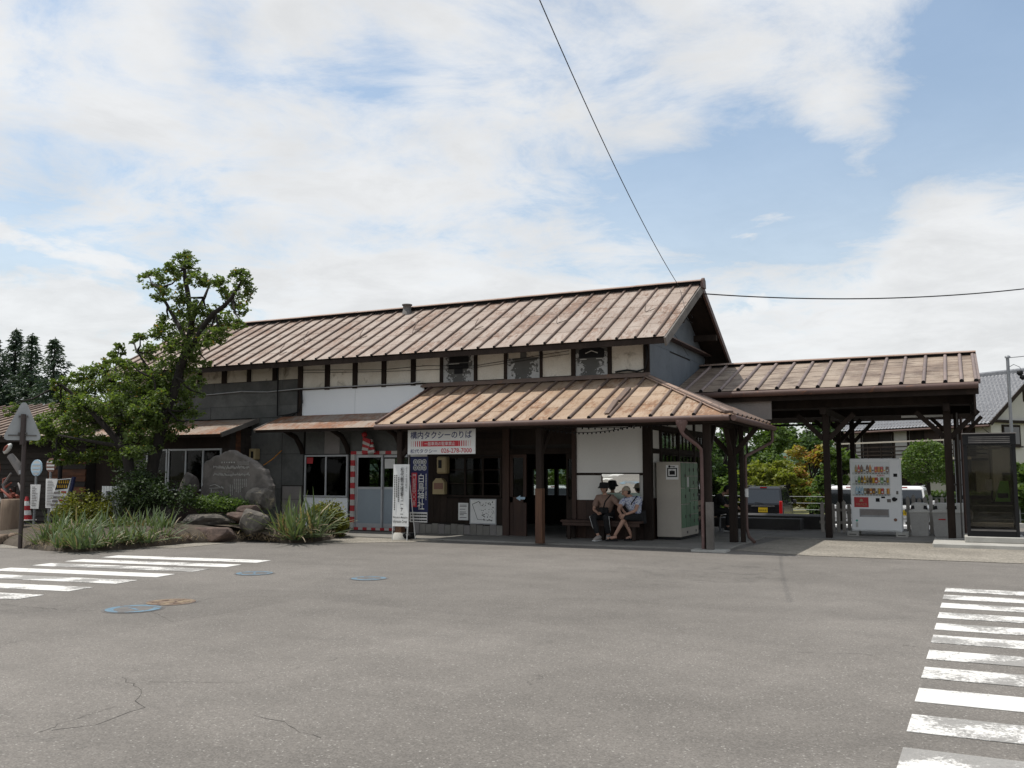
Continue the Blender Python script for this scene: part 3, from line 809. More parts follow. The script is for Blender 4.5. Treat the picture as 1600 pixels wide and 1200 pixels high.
def roof_surface(root, holder, O, U, V, edges, vmax, rows, mat, ribmat, ribs, rib_r=0.031, lift=0.005):
    """sheets (one object each) between ribs on one slope; vmax(u) is the slope length there"""
    O = Vector(O); U = Vector(U).normalized(); V = Vector(V).normalized(); Nn = U.cross(V)
    if Nn.z < 0: Nn = -Nn
    rl = Vector(root.location); cache = {}
    rr = random.Random(len(edges) * 13 + len(rows))
    for i in range(len(edges) - 1):
        u0, u1 = edges[i], edges[i + 1]
        sh = rr.uniform(-0.10, 0.10)
        rws = [rows[0]] + [r_ + sh for r_ in rows[1:-1]] + [rows[-1]]
        rws = [round(r_, 2) for r_ in rws]
        for j in range(len(rws) - 1):
            v0, v1 = rws[j], rws[j + 1]
            m0, m1 = vmax(u0 + 1e-4), vmax(u1 - 1e-4)
            poly = [(u0, v0), (u1, v0), (u1, v1), (u0, v1)]
            # keep v <= line from (u0,m0) to (u1,m1)
            out = []
            def side(p): return (m0 + (m1 - m0) * (p[0] - u0) / (u1 - u0)) - p[1]
            for a in range(len(poly)):
                p, q = poly[a], poly[(a + 1) % len(poly)]
                sp, sq = side(p), side(q)
                if sp >= 0: out.append(p)
                if (sp >= 0) != (sq >= 0):
                    t = sp / (sp - sq); out.append((p[0] + (q[0] - p[0]) * t, p[1] + (q[1] - p[1]) * t))
            if len(out) < 3: continue
            area = 0.5 * abs(sum(out[k][0] * out[(k + 1) % len(out)][1] - out[(k + 1) % len(out)][0] * out[k][1] for k in range(len(out))))
            if area < 0.004: continue
            key = tuple((round(p[0] - u0, 2), round(p[1] - v0, 2)) for p in out)
            if key not in cache:
                b = MB()
                lo = []
                for p in key:
                    t = p[1] / max(0.05, v1 - v0)
                    lo.append(U * p[0] + V * p[1] + Nn * (lift * (1 - t)))
                b.prism(lo, Nn * 0.006)
                me = b.mesh('roof_sheet'); mats_of(me, mat); cache[key] = me
            o = part_me('roof_sheet', cache[key], holder)
            o.location = O + U * u0 + V * v0 + Nn * rr.uniform(0, 0.002) - rl
        rc = {}
    for u in ribs:
        m = round(vmax(u), 2)
        if m < 0.12: continue
        if m not in rc:
            b = MB()
            a0 = V * -0.035 + Nn * 0.03; a1 = V * (m - 0.02) + Nn * 0.03
            b.m = 0; b.tube([a0, a0.lerp(a1, .5), a1], rib_r, 8)
            b.m = 1; b.tube([a0 - V * 0.004, a0 + V * 0.012], rib_r * 1.12, 8)
            me = b.mesh('roof_rib'); mats_of(me, [ribmat, 'black']); rc[m] = me
        o = part_me('roof_rib', rc[m], holder)
        o.location = O + U * u - rl + Nn * rr.uniform(-0.004, 0.004)

def deck(root, name, pts, mat='wood_dark', t=0.05):
    """the boarding under a roof slope"""
    a, b_, c = Vector(pts[0]), Vector(pts[1]), Vector(pts[2]); n = (b_ - a).cross(c - a).normalized()
    if n.z < 0: n = -n
    b = MB(); b.prism([Vector(p) - n * 0.005 for p in pts], -n * t)
    return part(name, b, mat, root)

# main roof
EX0, EX1 = -24.0, -5.85
E_Y, E_Z, R_Y, R_Z = 20.0, 4.69, 23.4, 6.53
SL = math.hypot(R_Y - E_Y, R_Z - E_Z)
main_roof = deck(station, 'main_roof', [(EX0, E_Y, E_Z), (EX1, E_Y, E_Z), (EX1, R_Y, R_Z), (EX0, R_Y, R_Z)])
ribs_x = [-6.08 - 0.4555 * k for k in range(40) if -6.08 - 0.4555 * k > EX0 + 0.05]
edges = sorted([EX0] + ribs_x + [EX1])
roof_surface(station, main_roof, (0, E_Y, E_Z), (1, 0, 0), (0, R_Y - E_Y, R_Z - E_Z), edges, lambda u: SL, [-0.03, 0.82, 1.58, 2.36, 3.12, SL], 'roof_main', 'rib', ribs_x)
bk = deck(station, 'back_roof', [(EX0, R_Y, R_Z), (EX1, R_Y, R_Z), (EX1, 26.8, 4.69), (EX0, 26.8, 4.69)], 'wood_dark', 0.06)
b = MB(); b.m = 1; b.box(EX0, EX1 + 0.03, R_Y - 0.09, R_Y + 0.09, R_Z - 0.02, R_Z + 0.075)
b.m = 0
x = EX0
k = 0
while x < EX1 + 0.05:
    x2 = min(x + 1.82, EX1 + 0.06); dz = 0.004 * (k % 2)
    b.prism([(x, R_Y - 0.20, R_Z + 0.055 + dz), (x, R_Y, R_Z + 0.125 + dz), (x, R_Y + 0.20, R_Z + 0.055 + dz), (x, R_Y + 0.2, R_Z + 0.04 + dz), (x, R_Y, R_Z + 0.105 + dz), (x, R_Y - 0.2, R_Z + 0.04 + dz)], (x2 - x - 0.003, 0, 0)); x = x2 + 0.0; k += 1
    if x2 >= EX1 + 0.05: break
spart('ridge_cap', b, ['ridge', 'black'])
b = MB(); b.prism([(EX1 + 0.03, R_Y - 0.16, R_Z - 0.12), (EX1 + 0.03, R_Y + 0.16, R_Z - 0.12), (EX1 + 0.03, R_Y + 0.13, R_Z + 0.09), (EX1 + 0.03, R_Y, R_Z + 0.16), (EX1 + 0.03, R_Y - 0.13, R_Z + 0.09)], (0.07, 0, 0)); spart('ridge_end_cap', b, 'gutter')
# barge boards on the right gable
M['barge'] = wm('silvered_barge_board', (0.16, 0.145, 0.13), (0.10, 0.09, 0.08), 3, (1, .4, .4), 0.85, 0.3)
b = MB(); b.beam((EX1 + 0.02, E_Y - 0.03, E_Z - 0.13), (EX1 + 0.02, R_Y, R_Z - 0.13), 0.05, 0.20); spart('barge_board', b, 'barge')
b = MB(); b.beam((EX1 + 0.02, 26.83, E_Z - 0.06), (EX1 + 0.02, R_Y, R_Z - 0.06), 0.06, 0.16); spart('barge_board', b, 'gutter', label='dark brown rear barge board')
# purlin ends and gable soffit pieces
for (yy, zz) in ((21.7, 5.42), (23.4, 6.33), (25.1, 5.42), (26.3, 4.78)):
    bx('purlin', -6.5, EX1 - 0.01, yy - 0.07, yy + 0.07, zz - 0.16, zz - 0.0, 'wood_dark')
# eave board and rafter ends
bx('eave_board', EX0, EX1 - 0.02, E_Y + 0.0, E_Y + 0.035, E_Z - 0.16, E_Z - 0.035, 'wood_dark')
# snow hooks: bent wires on the roof
def slope_pt(x, v, n=0.0):
    t = v / SL; return Vector((x, E_Y + (R_Y - E_Y) * t, E_Z + (R_Z - E_Z) * t)) + Vector((0, -(R_Z - E_Z), R_Y - E_Y)).normalized() * n
for (px_, py_) in ((437, 555), (475, 534), (562, 530), (645, 522), (648, 516), (742, 515), (870, 506), (1008, 488)):
    d = cam_dir(px_, py_); nrm = Vector((0, -(R_Z - E_Z), R_Y - E_Y)); t = (Vector((0, E_Y, E_Z)) - Vector((0, 0, CAM_H))).dot(nrm) / d.dot(nrm)
    p = Vector((0, 0, CAM_H)) + d * t; sv = Vector((0, R_Y - E_Y, R_Z - E_Z)).normalized(); nn = nrm.normalized()
    b = MB(); b.tube([p + sv * 0.34 + nn * 0.20, p + sv * 0.12 + nn * 0.13, p + nn * 0.04, p + nn * 0.03 + Vector((0.05, 0, 0)) + sv * -0.05, p + nn * 0.05 + Vector((0.15, 0, 0)) + sv * -0.04, p + nn * 0.07 + Vector((0.26, 0, 0)) + sv * 0.03], 0.009, 5)
    spart('snow_hook', b, 'rib')
# roof vent
p = at(636, 488, Y=23.1)
b = MB(); b.lathe([(0.15, -0.25), (0.14, 0.02), (0.125, 0.03), (0.125, 0.20), (0.155, 0.205), (0.155, 0.24), (0.02, 0.25)], 14, p); spart('roof_vent', b, 'grey_iron')

# upper front wall
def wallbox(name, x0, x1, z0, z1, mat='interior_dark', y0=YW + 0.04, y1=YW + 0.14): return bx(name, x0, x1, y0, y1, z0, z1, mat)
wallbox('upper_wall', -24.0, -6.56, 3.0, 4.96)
bx('upper_header', -24.0, -6.42, YW - 0.03, YW + 0.038, 4.79, 4.93, 'wood_dark')
pane_r = [(-16.74, -15.95), (-15.79, -15.0), (-14.85, -14.04), (-13.9, -13.1), (-12.96, -12.2), (-12.1, -11.18), (-11.09, -10.31), (-10.22, -9.31), (-9.24, -8.46), (-8.34, -7.51), (-7.41, -6.62)]
xl = -16.9
for i, (x0, x1) in enumerate(pane_r):
    special = i in (5, 7, 9)
    if not special:
        bx('plaster_panel', x0, x1, YW + 0.005, YW + 0.035, 3.99, 4.78, 'plaster')
    else:
        cx, cz = (x0 + x1) / 2, 4.38
        me = MB().box(x0 - cx - 0.03, x1 - cx + 0.03, -0.03, 0.01, 3.97 - cz, 4.79 - cz).mesh('peeling_panel'); mats_of(me, 'peel')
        o = part_me('peeling_panel', me, station, ('dark panel with flaked white paint and old lattice marks', '', 'half cream panel with flaked white lower edge', '', 'dark panel with a flaked gable shaped mark')[(i - 5)])
        o.location = Vector((cx, YW + 0.02, cz)) - SR
        if i == 5:
            for r_ in ((-.28, .30, .10, .26), (-.30, .28, -.07, .07), (-.10, .10, .26, .34), (-.13, .12, -.2, -.07)):
                bx('dark_patch', cx + r_[0], cx + r_[1], YW - 0.016, YW - 0.011, cz + r_[2], cz + r_[3], 'black', o)
            bx('pale_edge', cx - .30, cx + .02, YW - 0.019, YW - 0.0165, cz + .06, cz + .072, 'white_dull', o)
        elif i == 7:
            for r_ in ((-.42, -.09, .12, .34), (.09, .42, .12, .34)):
                bx('cream_patch', cx + r_[0], cx + r_[1], YW - 0.014, YW - 0.011, cz + r_[2], cz + r_[3], 'plaster_old', o)
        else:
            b = MB(); b.prism([(cx - .33, YW - .011, cz + .02), (cx + .33, YW - .011, cz + .02), (cx + .33, YW - .011, cz + .22), (cx, YW - .011, cz + .33), (cx - .33, YW - .011, cz + .22)], (0, -.004, 0)); spart('dark_patch', b, 'black', o)
            b = MB(); b.beam((cx - .16, YW - .018, cz + .13), (cx, YW - .018, cz + .19), .006, .02); b.beam((cx + .16, YW - .018, cz + .13), (cx, YW - .018, cz + .19), .006, .02)
            b.box(cx - .30, cx - .13, YW - .021, YW - .016, cz - .02, cz - .002); b.box(cx + .12, cx + .28, YW - .021, YW - .016, cz - .02, cz - .002)
            spart('pale_edge', b, 'white_dull', o)
sx = -16.82
for i in range(len(pane_r) + 1):
    x0 = -16.9 if i == 0 else pane_r[i - 1][1]; x1 = pane_r[i][0] if i < len(pane_r) else -6.5
    if i == len(pane_r): x0, x1 = -6.60, -6.46
    bx('stud', x0 + 0.005, x1 - 0.005, YW - 0.045, YW + 0.037, 3.93 if i else 3.2, 4.79, 'wood_dark')
pane_l = [(-24.0, -23.4), (-23.25, -22.45), (-22.3, -21.5), (-21.35, -20.75), (-20.6, -19.78), (-19.6, -18.8), (-18.66, -17.84), (-17.69, -16.92)]
for i, (x0, x1) in enumerate(pane_l):
    bx('plaster_panel', x0, x1, YW + 0.005, YW + 0.035, 4.29, 4.78, 'plaster_old')
    if i: bx('stud', pane_l[i - 1][1] + .005, x0 - .005, YW - 0.04, YW + 0.037, 4.27, 4.79, 'wood_dark')
bx('rail', -16.80, -12.6, YW - 0.06, YW + 0.037, 3.955, 3.985, 'wood_dark')
# grey sheet cladding, left
zs = [3.2, 3.56, 3.93, 4.28]
for j in range(3):
    xs = [[-24, -22.3, -20.2, -18.25, -16.83], [-24, -21.2, -19.1, -17.6, -16.83], [-24, -22.0, -20.1, -18.7, -17.5, -16.83]][j]
    for i in range(len(xs) - 1):
        bx('metal_sheet', xs[i] + .004, xs[i + 1] - .004, YW + (0.0 if (i + j) % 2 else 0.008), YW + 0.036, zs[j] + .003, zs[j + 1] - .003, 'grey_sheet')
for (x0, x1, z0, z1, m_) in ((-18.6, -17.45, 2.15, 3.19, 'grey_sheet'), (-17.44, -16.68, 2.15, 3.19, 'grey_sheet'), (-18.6, -17.45, 1.15, 2.14, 'grey_sheet'), (-17.44, -16.68, 1.25, 2.14, 'grey_sheet'),
                             (-18.6, -17.45, 0.02, 1.14, 'grey_sheet'), (-17.40, -16.72, 0.86, 1.22, 'grey_panel'), (-17.40, -16.72, 0.30, 0.85, 'grey_panel')):
    bx('metal_sheet', x0 + .003, x1 - .003, YW + 0.004, YW + 0.036, z0, z1, m_)
wallbox('lower_wall_backing', -18.6, -16.66, 0.0, 3.2)
# pale sheets above the lean-to
for (x0, x1) in ((-16.80, -14.93), (-14.92, -12.7)):
    bx('pale_sheet', x0, x1, YW + 0.0, YW + 0.034, 3.2, 3.95, 'blue_white')
# flashing over the porch roof
b = MB(); b.box(-12.75, -6.45, YW - 0.10, YW - 0.002, 3.86, 3.92); b.box(-12.72, -6.45, YW - 0.06, YW - 0.001, 3.92, 3.965); spart('flashing', b, 'rib')
# gable wall and its slate sheets
b = MB(); b.prism([(-6.56, YW - 0.02, 2.9), (-6.56, 26.3, 2.9), (-6.56, 26.3, 4.85), (-6.56, 23.4, 6.42), (-6.56, YW + 0.1, 5.02), (-6.56, YW - 0.02, 4.9)], (0.04, 0, 0)); spart('gable_wall', b, 'interior_dark')
for (y0, y1, z0, z1) in ((20.80, 22.60, 2.95, 4.70), (22.605, 24.60, 3.0, 4.66), (24.605, 26.28, 3.0, 4.70), (20.80, 23.3, 4.705, 4.96), (23.305, 26.28, 4.705, 4.96)):
    bx('slate_sheet', -6.52, -6.49 - (0.004 if y0 > 22 else 0), y0, y1, z0, z1, 'slate_sheet')
b = MB(); b.prism([(-6.52, 21.35, 5.0), (-6.52, 26.28, 5.0), (-6.52, 23.4, 6.36), (-6.52, 20.9, 5.03)], (0.025, 0, 0)); spart('slate_sheet', b, 'slate_sheet')
bx('gable_ledge', -6.53, -6.27, 20.85, 26.5, 4.962, 4.995, 'gutter')

# porch roof with a hip at the right
PE_Y, PE_Z, PT_Z = 18.2, 2.75, 3.85
PL, PR_ = -12.42, -4.0
PSL = math.hypot(YW - PE_Y, PT_Z - PE_Z)
porch = deck(station, 'porch_roof', [(PL, PE_Y, PE_Z), (PR_, PE_Y, PE_Z), (-6.5, YW, PT_Z), (PL, YW, PT_Z)])
pribs = [-4.74 - 0.4525 * k for k in range(17) if -4.74 - 0.4525 * k > PL + 0.1]
def pv(u): return PSL if u <= -6.5 else max(0.0, PSL * (PR_ - u) / (PR_ + 6.5))
pedges = sorted([PL] + pribs + [PR_])
roof_surface(station, porch, (0, PE_Y, PE_Z), (1, 0, 0), (0, YW - PE_Y, PT_Z - PE_Z), pedges, pv, [-0.03, 0.72, 1.42, 2.15, PSL], 'roof_low', 'rib', pribs, 0.034)
PSR = math.hypot(2.5, PT_Z - PE_Z)
porch_side = deck(station, 'porch_side_roof', [(PR_, PE_Y, PE_Z), (PR_, 22.6, PE_Z), (-6.5, 22.6, PT_Z), (-6.5, YW, PT_Z)])
sribs = [18.62 + 0.4525 * k for k in range(9)]
roof_surface(station, porch_side, (PR_, 0, PE_Z), (0, 1, 0), (-2.5, 0, PT_Z - PE_Z), [PE_Y] + sribs + [22.6], lambda u: min(PSR if u < 20.75 else 1.75, PSR * (u - PE_Y) / (YW - PE_Y)), [-0.03, 0.75, 1.45, 2.1, PSR], 'roof_low', 'rib', sribs, 0.034)
h0, h1 = Vector((-6.5, YW - 0.0, PT_Z)), Vector((PR_ + .02, PE_Y - .02, PE_Z))
nf = Vector((0, -(PT_Z - PE_Z), YW - PE_Y)).normalized(); ns = Vector((PT_Z - PE_Z, 0, 2.5)).normalized(); hm = (nf + ns).normalized()
b = MB()
for k, (a, c) in enumerate(((0.0, 0.42), (0.41, 0.80), (0.79, 0.97))):
    dz = .060 - .008 * k
    p, q = h0.lerp(h1, a) + hm * (dz + .012), h0.lerp(h1, c) + hm * (dz + .012)
    b.m = 0
    b.prism([p, q, q + Vector((-.17, 0, 0)) - hm * .012, p + Vector((-.17, 0, 0)) - hm * .012], -nf * .02)
    b.prism([p, p + Vector((0, .17, 0)) - hm * .012, q + Vector((0, .17, 0)) - hm * .012, q], -ns * .02)
b.m = 1; b.beam(h0 + hm * .028, h0.lerp(h1, .97) + hm * .028, 0.20, 0.045, up=hm)
spart('hip_cap', b, ['ridge', 'rib'])
b = MB(); b.beam((PL - 0.01, PE_Y - .02, PE_Z + .03), (PL - 0.01, YW - 0.02, PT_Z + .03), 0.06, 0.05); b.beam((PL - .005, PE_Y, PE_Z - .05), (PL - .005, YW, PT_Z - .05), 0.03, 0.12); spart('verge_trim', b, 'gutter')
# a lifted strip of loose metal
b = MB()
for (a, c, w, dz, tw) in (((1, 1.15), (1.75, 1.2), 0.13, 0.06, .03), ((0.18, 1.05), (0.95, 1.12), 0.10, 0.04, -.02)):
    p0 = Vector((-6.72 - (1.75 - a[0]) * 0.0, PE_Y, PE_Z)); sv = Vector((0, YW - PE_Y, PT_Z - PE_Z)).normalized(); nn = Vector((0, -(PT_Z - PE_Z), YW - PE_Y)).normalized()
    q0 = Vector((-6.68, PE_Y, PE_Z)) + sv * a[0] + nn * dz; q1 = Vector((-6.68 + tw, PE_Y, PE_Z)) + sv * (c[0]) + nn * (dz + .05)
    b.beam(q0, q1, w, 0.012, up=nn)
    b.beam(q0 + Vector((.06, 0, -.02)), q1 + Vector((.06, 0, -.03)), 0.012, 0.06, up=nn)
spart('loose_flashing', b, 'rib')
# porch gutter, fascia
b = MB(); b.tube([(PL, 18.13, 2.675), (PR_ - .02, 18.13, 2.69)], 0.062, 10); spart('gutter', b, 'gutter')
b = MB(); b.tube([(PR_ + .06, 18.15, 2.685), (PR_ + .06, 22.62, 2.66)], 0.062, 10); spart('gutter', b, 'gutter')
bx('fascia', PL + .02, PR_ - .05, 18.24, 18.27, 2.60, 2.73, 'wood_dark')
bx('fascia', PR_ - .08, PR_ - .05, 18.28, 22.6, 2.60, 2.73, 'wood_dark')
for k in range(17):
    xx = -12.2 + k * 0.5
    if xx > -4.3: break
    f_ = 1.0 if xx < -6.5 else (PR_ - xx) / 2.5 * .92
    b = MB(); b.beam((xx, 18.3, 2.70), (xx, 18.3 + 2.5 * f_, 2.70 + 1.03 * f_), 0.05, 0.08); spart('rafter', b, 'wood_dark')
for k in range(8):
    yy = 18.9 + k * 0.5
    f_ = 1.0 if yy > 20.8 else (yy - PE_Y) / 2.6 * .92
    b = MB(); b.beam((-4.1, yy, 2.70), (-4.1 - 2.35 * f_, yy, 2.70 + 1.0 * f_), 0.05, 0.08); spart('rafter', b, 'wood_dark')
# porch posts
def post(x, y, w=0.14, z1=2.72, mat='wood_dark', z0=0.03, label=None): return bx('post', x - w / 2, x + w / 2, y - w / 2, y + w / 2, z0, z1, mat, c=0.01, label=label)
post(-12.15, 18.85); p2 = post(-8.45, 18.85, 0.145); p1 = post(-4.65, 18.85, 0.15); post(-4.62, 21.05, 0.17); post(-4.42, 21.10, 0.10)
bx('post_sleeve', -8.535, -8.365, 18.765, 18.935, 0.03, 1.25, 'wood_post', p2, 0.008)
b = MB(); b.lathe([(0.20, 0.0), (0.15, 0.16), (0.12, 0.17)], 8, (-12.15, 18.85, 0.0)); spart('post_footing', b, 'concrete_pale')
bx('post_sleeve', -12.24, -12.06, 18.76, 18.94, 0.17, 0.55, 'wood_post')
bx('post_casing', -4.66, -4.52, 18.66, 18.775, 0.02, 1.0, 'barge', p1)
b = MB(); b.box(-4.95, -4.25, 18.55, 18.98, 0.0, 0.04); spart('post_pad', b, 'concrete_pale')
bx('porch_beam', -12.3, -4.3, 18.78, 18.92, 2.60, 2.76, 'wood_dark')
bx('porch_beam', -4.72, -4.54, 18.93, 22.6, 2.60, 2.76, 'wood_dark')
for (x, y, dx, dy) in ((-12.15, 18.85, 1, 0), (-4.65, 18.85, -1, 0), (-4.63, 18.85, 0, 1), (-4.63, 21.05, 0, -1), (-4.63, 21.05, 0, 1), (-4.63, 21.05, 1, 0), (-4.63, 21.05, -1, 0), (-8.45, 18.85, 0, 1)):
    b = MB(); b.beam((x + dx * .05, y + dy * .05, 2.02), (x + dx * .58, y + dy * .58, 2.62), 0.09, 0.10); spart('brace', b, 'wood_dark')
for xx in (-12.15, -8.45, -4.65):
    bx('tie_beam', xx - .06, xx + .06, 18.93, YW if xx < -5 else 20.9, 2.62, 2.78, 'wood_dark')
# down pipes
b = MB(); b.lathe([(0.035, -0.20), (0.05, -0.16), (0.12, -0.02), (0.13, 0.06)], 10, (-4.98, 18.13, 2.60))
b.tube([(-4.98, 18.13, 2.42), (-4.95, 18.14, 2.36), (-4.78, 18.55, 2.16), (-4.74, 18.70, 2.08), (-4.735, 18.71, 1.9), (-4.735, 18.71, 0.05)], 0.037, 8); spart('down_pipe', b, 'pipe')
b = MB(); b.tube([(PR_ + .04, 22.45, 2.62), (PR_ + .04, 22.45, 2.36), (PR_ + .0, 22.35, 2.3), (-4.36, 21.25, 1.98), (-4.36, 21.22, 1.9), (-4.36, 21.2, 0.35), (-4.3, 21.12, 0.16), (-4.15, 21.0, 0.05)], 0.038, 8)
b.m = 1; b.tube([(-4.36, 21.2, 1.05), (-4.36, 21.2, 1.24)], 0.058, 8); spart('down_pipe', b, ['gutter', 'white_dull'])
# sagging string of bulbs under the porch eave
def sag(p0, p1, drop, n=14): return [Vector(p0).lerp(Vector(p1), k / n) - Vector((0, 0, drop * 4 * (k / n) * (1 - k / n))) for k in range(n + 1)]
b = MB()
for (p0, p1, dr) in (((-8.4, 18.6, 2.62), (-6.0, 18.6, 2.64), 0.16), ((-8.3, 18.5, 2.66), (-4.8, 18.5, 2.66), 0.10)):
    q = sag(p0, p1, dr, 24); b.tube(q, 0.007, 5)
    for v in q[1:-1]: b.box(v.x - .012, v.x + .012, v.y - .012, v.y + .012, v.z - .04, v.z)
solo('light_string', b, 'black', 'sagging string of small dark bulbs under the porch eave', 'string lights', (-8.4, 18.6, 2.6))

# lean-to roofs on the left
def leanto(x0, x1, y0, z0, zt, mat, nribs, root):
    d = deck(root, 'lean_to_roof', [(x0, y0, z0), (x1, y0, z0), (x1, YW, zt), (x0, YW, zt)])
    L_ = math.hypot(YW - y0, zt - z0)
    e = [x0 + (x1 - x0) * k / nribs for k in range(nribs + 1)]
    roof_surface(root, d, (0, y0, z0), (1, 0, 0), (0, YW - y0, zt - z0), e, lambda u: L_, [-0.05, L_ * 0.5, L_], mat, 'rib', [], lift=0.008)
    b = MB(); b.beam((x1 - .01, y0 - .03, z0 - .03), (x1 - .01, YW, zt - .03), 0.04, 0.13); part('rake_board', b, 'barge', root)
    b = MB(); b.beam((x0 + .01, y0 - .03, z0 - .03), (x0 + .01, YW, zt - .03), 0.04, 0.10); part('rake_board', b, 'barge', root)
    bx('eave_batten', x0, x1, y0 + .01, y0 + .05, z0 - .08, z0 - .03, 'wood_dark', root)
leanto(-17.45, -12.48, 19.65, 2.78, 3.22, 'roof_lean', 11, station)
leanto(-24.0, -18.31, 19.31, 2.68, 3.16, 'roof_lean', 12, station)
for xx in (-16.68, -15.1, -13.35):
    b = MB(); b.tube([(xx, YW - .02, 2.15), (xx, YW - .12, 2.35), (xx, YW - .35, 2.6), (xx, 19.85, 2.80)], [.07, .075, .07, .05], 6); b.beam((xx, YW, 2.95), (xx, 19.75, 2.78), 0.08, 0.1); spart('bracket', b, 'wood_dark')

# lower front wall ------------------------------------------------------
def window(x0, x1, z0, z1, n, y=YW, name='window', frame='alu', w=0.045, glass='glass', rows=1, root=None, label=None):
    b = MB()
    b.box(x0, x1, y - .03, y + .05, z1 - w, z1); b.box(x0, x1, y - .045, y + .05, z0, z0 + w)
    for k in range(n + 1):
        xx = x0 + w / 2 + (x1 - x0 - w) * k / n; b.box(xx - w / 2, xx + w / 2, y - .027, y + .045, z0 + w, z1 - w)
    for r_ in range(1, rows):
        zz = z0 + (z1 - z0) * r_ / rows; b.box(x0 + w, x1 - w, y - .01, y + .02, zz - .011, zz + .011)
    f = part(name, b, frame, root or station, False, label)
    for k in range(n):
        a = x0 + w + (x1 - x0 - w) * k / n; c = x0 + (x1 - x0 - w) * (k + 1) / n
        b = MB(); b.box(a, c, y + .003, y + .008, z0 + w, z1 - w); part('pane', b, glass, f)
    return f
# office window
window(-16.60, -15.12, 0.93, 2.10, 2, glass='glass_dark')
for (x0, x1) in ((-16.6, -15.95), (-15.94, -15.42), (-15.41, -15.08), (-15.07, -13.25)):
    bx('wall_panel', x0, x1, YW + 0.0, YW + .035, 2.13 if x0 < -15.07 else 2.14, 2.95, 'grey_sheet' if x0 != -15.94 else 'grey_panel')
bx('wall_panel', -16.62, -15.12, YW - .002, YW + .035, 0.12, 0.92, 'blue_white')
wallbox('wall_backing', -16.64, -13.2, 2.10, 3.2); wallbox('wall_backing', -16.64, -15.1, 0.0, 0.93)
bx('red_sticker', -16.52, -16.3, YW - .034, YW - .031, 1.86, 2.03, 'red')
# taped door frame: red and white lengths
def taped(x0, x1, z0, z1, vertical, n):
    for k in range(n):
        if vertical: bx('tape_band', x0, x1, YW - .05, YW - .012, z0 + (z1 - z0) * k / n, z0 + (z1 - z0) * (k + 1) / n, 'red' if k % 2 else 'tape_white', door_frame)
        else: bx('tape_band', x0 + (x1 - x0) * k / n, x0 + (x1 - x0) * (k + 1) / n, YW - .05, YW - .012, z0, z1, 'red' if k % 2 == 0 else 'tape_white', door_frame)
door_frame = bx('door_frame', -15.02, -14.84, YW - .010, YW + .06, 0.06, 2.13, 'alu')
taped(-15.0, -14.87, 0.10, 2.10, True, 13)
taped(-15.0, -13.3, 2.10, 2.19, False, 9)
taped(-14.86, -13.3, 0.06, 0.13, False, 11)
def slide_door(x0, x1, y, lattice=False):
    b = MB(); w = .05
    b.box(x0, x1, y, y + .035, 2.02, 2.09); b.box(x0, x1, y, y + .035, .13, .24); b.box(x0, x1, y - .002, y + .037, 1.16, 1.22)
    b.box(x0, x0 + w, y + .002, y + .033, .24, 2.02); b.box(x1 - w, x1, y + .002, y + .033, .24, 2.02)
    f = part('sliding_door', b, 'alu', station)
    bx('door_panel', x0 + w, x1 - w, y + .008, y + .028, .24, 1.16, 'alu_blue', f)
    bx('pane', x0 + w, x1 - w, y + .012, y + .018, 1.22, 2.02, 'glass', f)
    return f
slide_door(-14.83, -13.98, YW - .005); d2 = slide_door(-14.02, -13.17, YW + .045)
bx('door_handle', -13.36, -13.30, YW + .030, YW + .044, 0.85, 1.02, 'grey_iron', d2)
bx('paper_notice', -13.94, -13.62, YW + .040, YW + .044, 1.72, 1.98, 'white_dull', d2)
bx('wall_post', -13.52 + .02, -13.12, YW - .06, YW + .1, 2.19, 3.0, 'wood_dark')
bx('wall_post', -13.16, -12.98, YW - .05, YW + .1, 0.03, 3.0, 'wood_dark')
# ticket office wall, dark boards
wallbox('wall_backing', -12.98, -10.30, 2.02, 3.9); wallbox('wall_backing', -12.98, -11.98, 0.0, 2.02); wallbox('wall_backing', -11.98, -10.30, 0.0, 0.97)
for k in range(6): bx('wall_board', -12.97, -10.34, YW - .004 - .004 * (k % 2), YW + .035, 2.05 + k * .145, 2.05 + (k + 1) * .145 - .006, 'wood_dark')
for k in range(5): bx('wall_board', -12.97 + .2 * k, -12.97 + .2 * (k + 1) - .006, YW - .004, YW + .035, 0.32, 2.03, 'wood_dark')
for k in range(9): bx('wall_board', -11.97 + .182 * k, -11.97 + .182 * (k + 1) - .006, YW - .004, YW + .035, 0.32, 0.95, 'wood_dark')
for k in range(14): bx('footing_stone', -12.95 + .188 * k, -12.95 + .188 * (k + 1) - .012, YW - .05, YW + .035, 0.03, 0.29 - .015 * (k % 3), 'concrete' if k % 4 else 'grey_panel')
tw = window(-11.97, -10.37, 0.98, 2.02, 3, frame='wood_dark', rows=3, w=.05, label='dark wooden ticket office window')
bx('wall_post', -10.34, -10.16, YW - .05, YW + .1, 0.03, 2.95, 'wood_brown')
# waiting room doors
b = MB(); b.box(-10.15, -9.70, YW + .0, YW + .05, .03, .14); b.box(-10.15, -9.70, YW, YW + .05, .86, 1.0); b.box(-10.15, -9.70, YW, YW + .05, 1.98, 2.06); b.box(-10.15, -10.07, YW, YW + .05, .14, 1.98); b.box(-9.78, -9.70, YW, YW + .05, .14, 1.98)
fd = spart('wooden_door', b, 'wood_brown')
bx('door_panel', -10.07, -9.78, YW + .015, YW + .035, .14, .86, 'wood_brown', fd); bx('pane', -10.07, -9.78, YW + .02, YW + .026, 1.0, 1.98, 'glass', fd)
b = MB(); b.prism([(-9.98, YW - .003, 0.97), (-9.86, YW - .003, 1.04), (-9.86, YW - .003, 1.0), (-9.73, YW - .003, 1.0), (-9.73, YW - .003, .94), (-9.86, YW - .003, .94), (-9.86, YW - .003, .90)], (0, -.004, 0)); spart('arrow_sticker', b, 'pale_blue', fd)
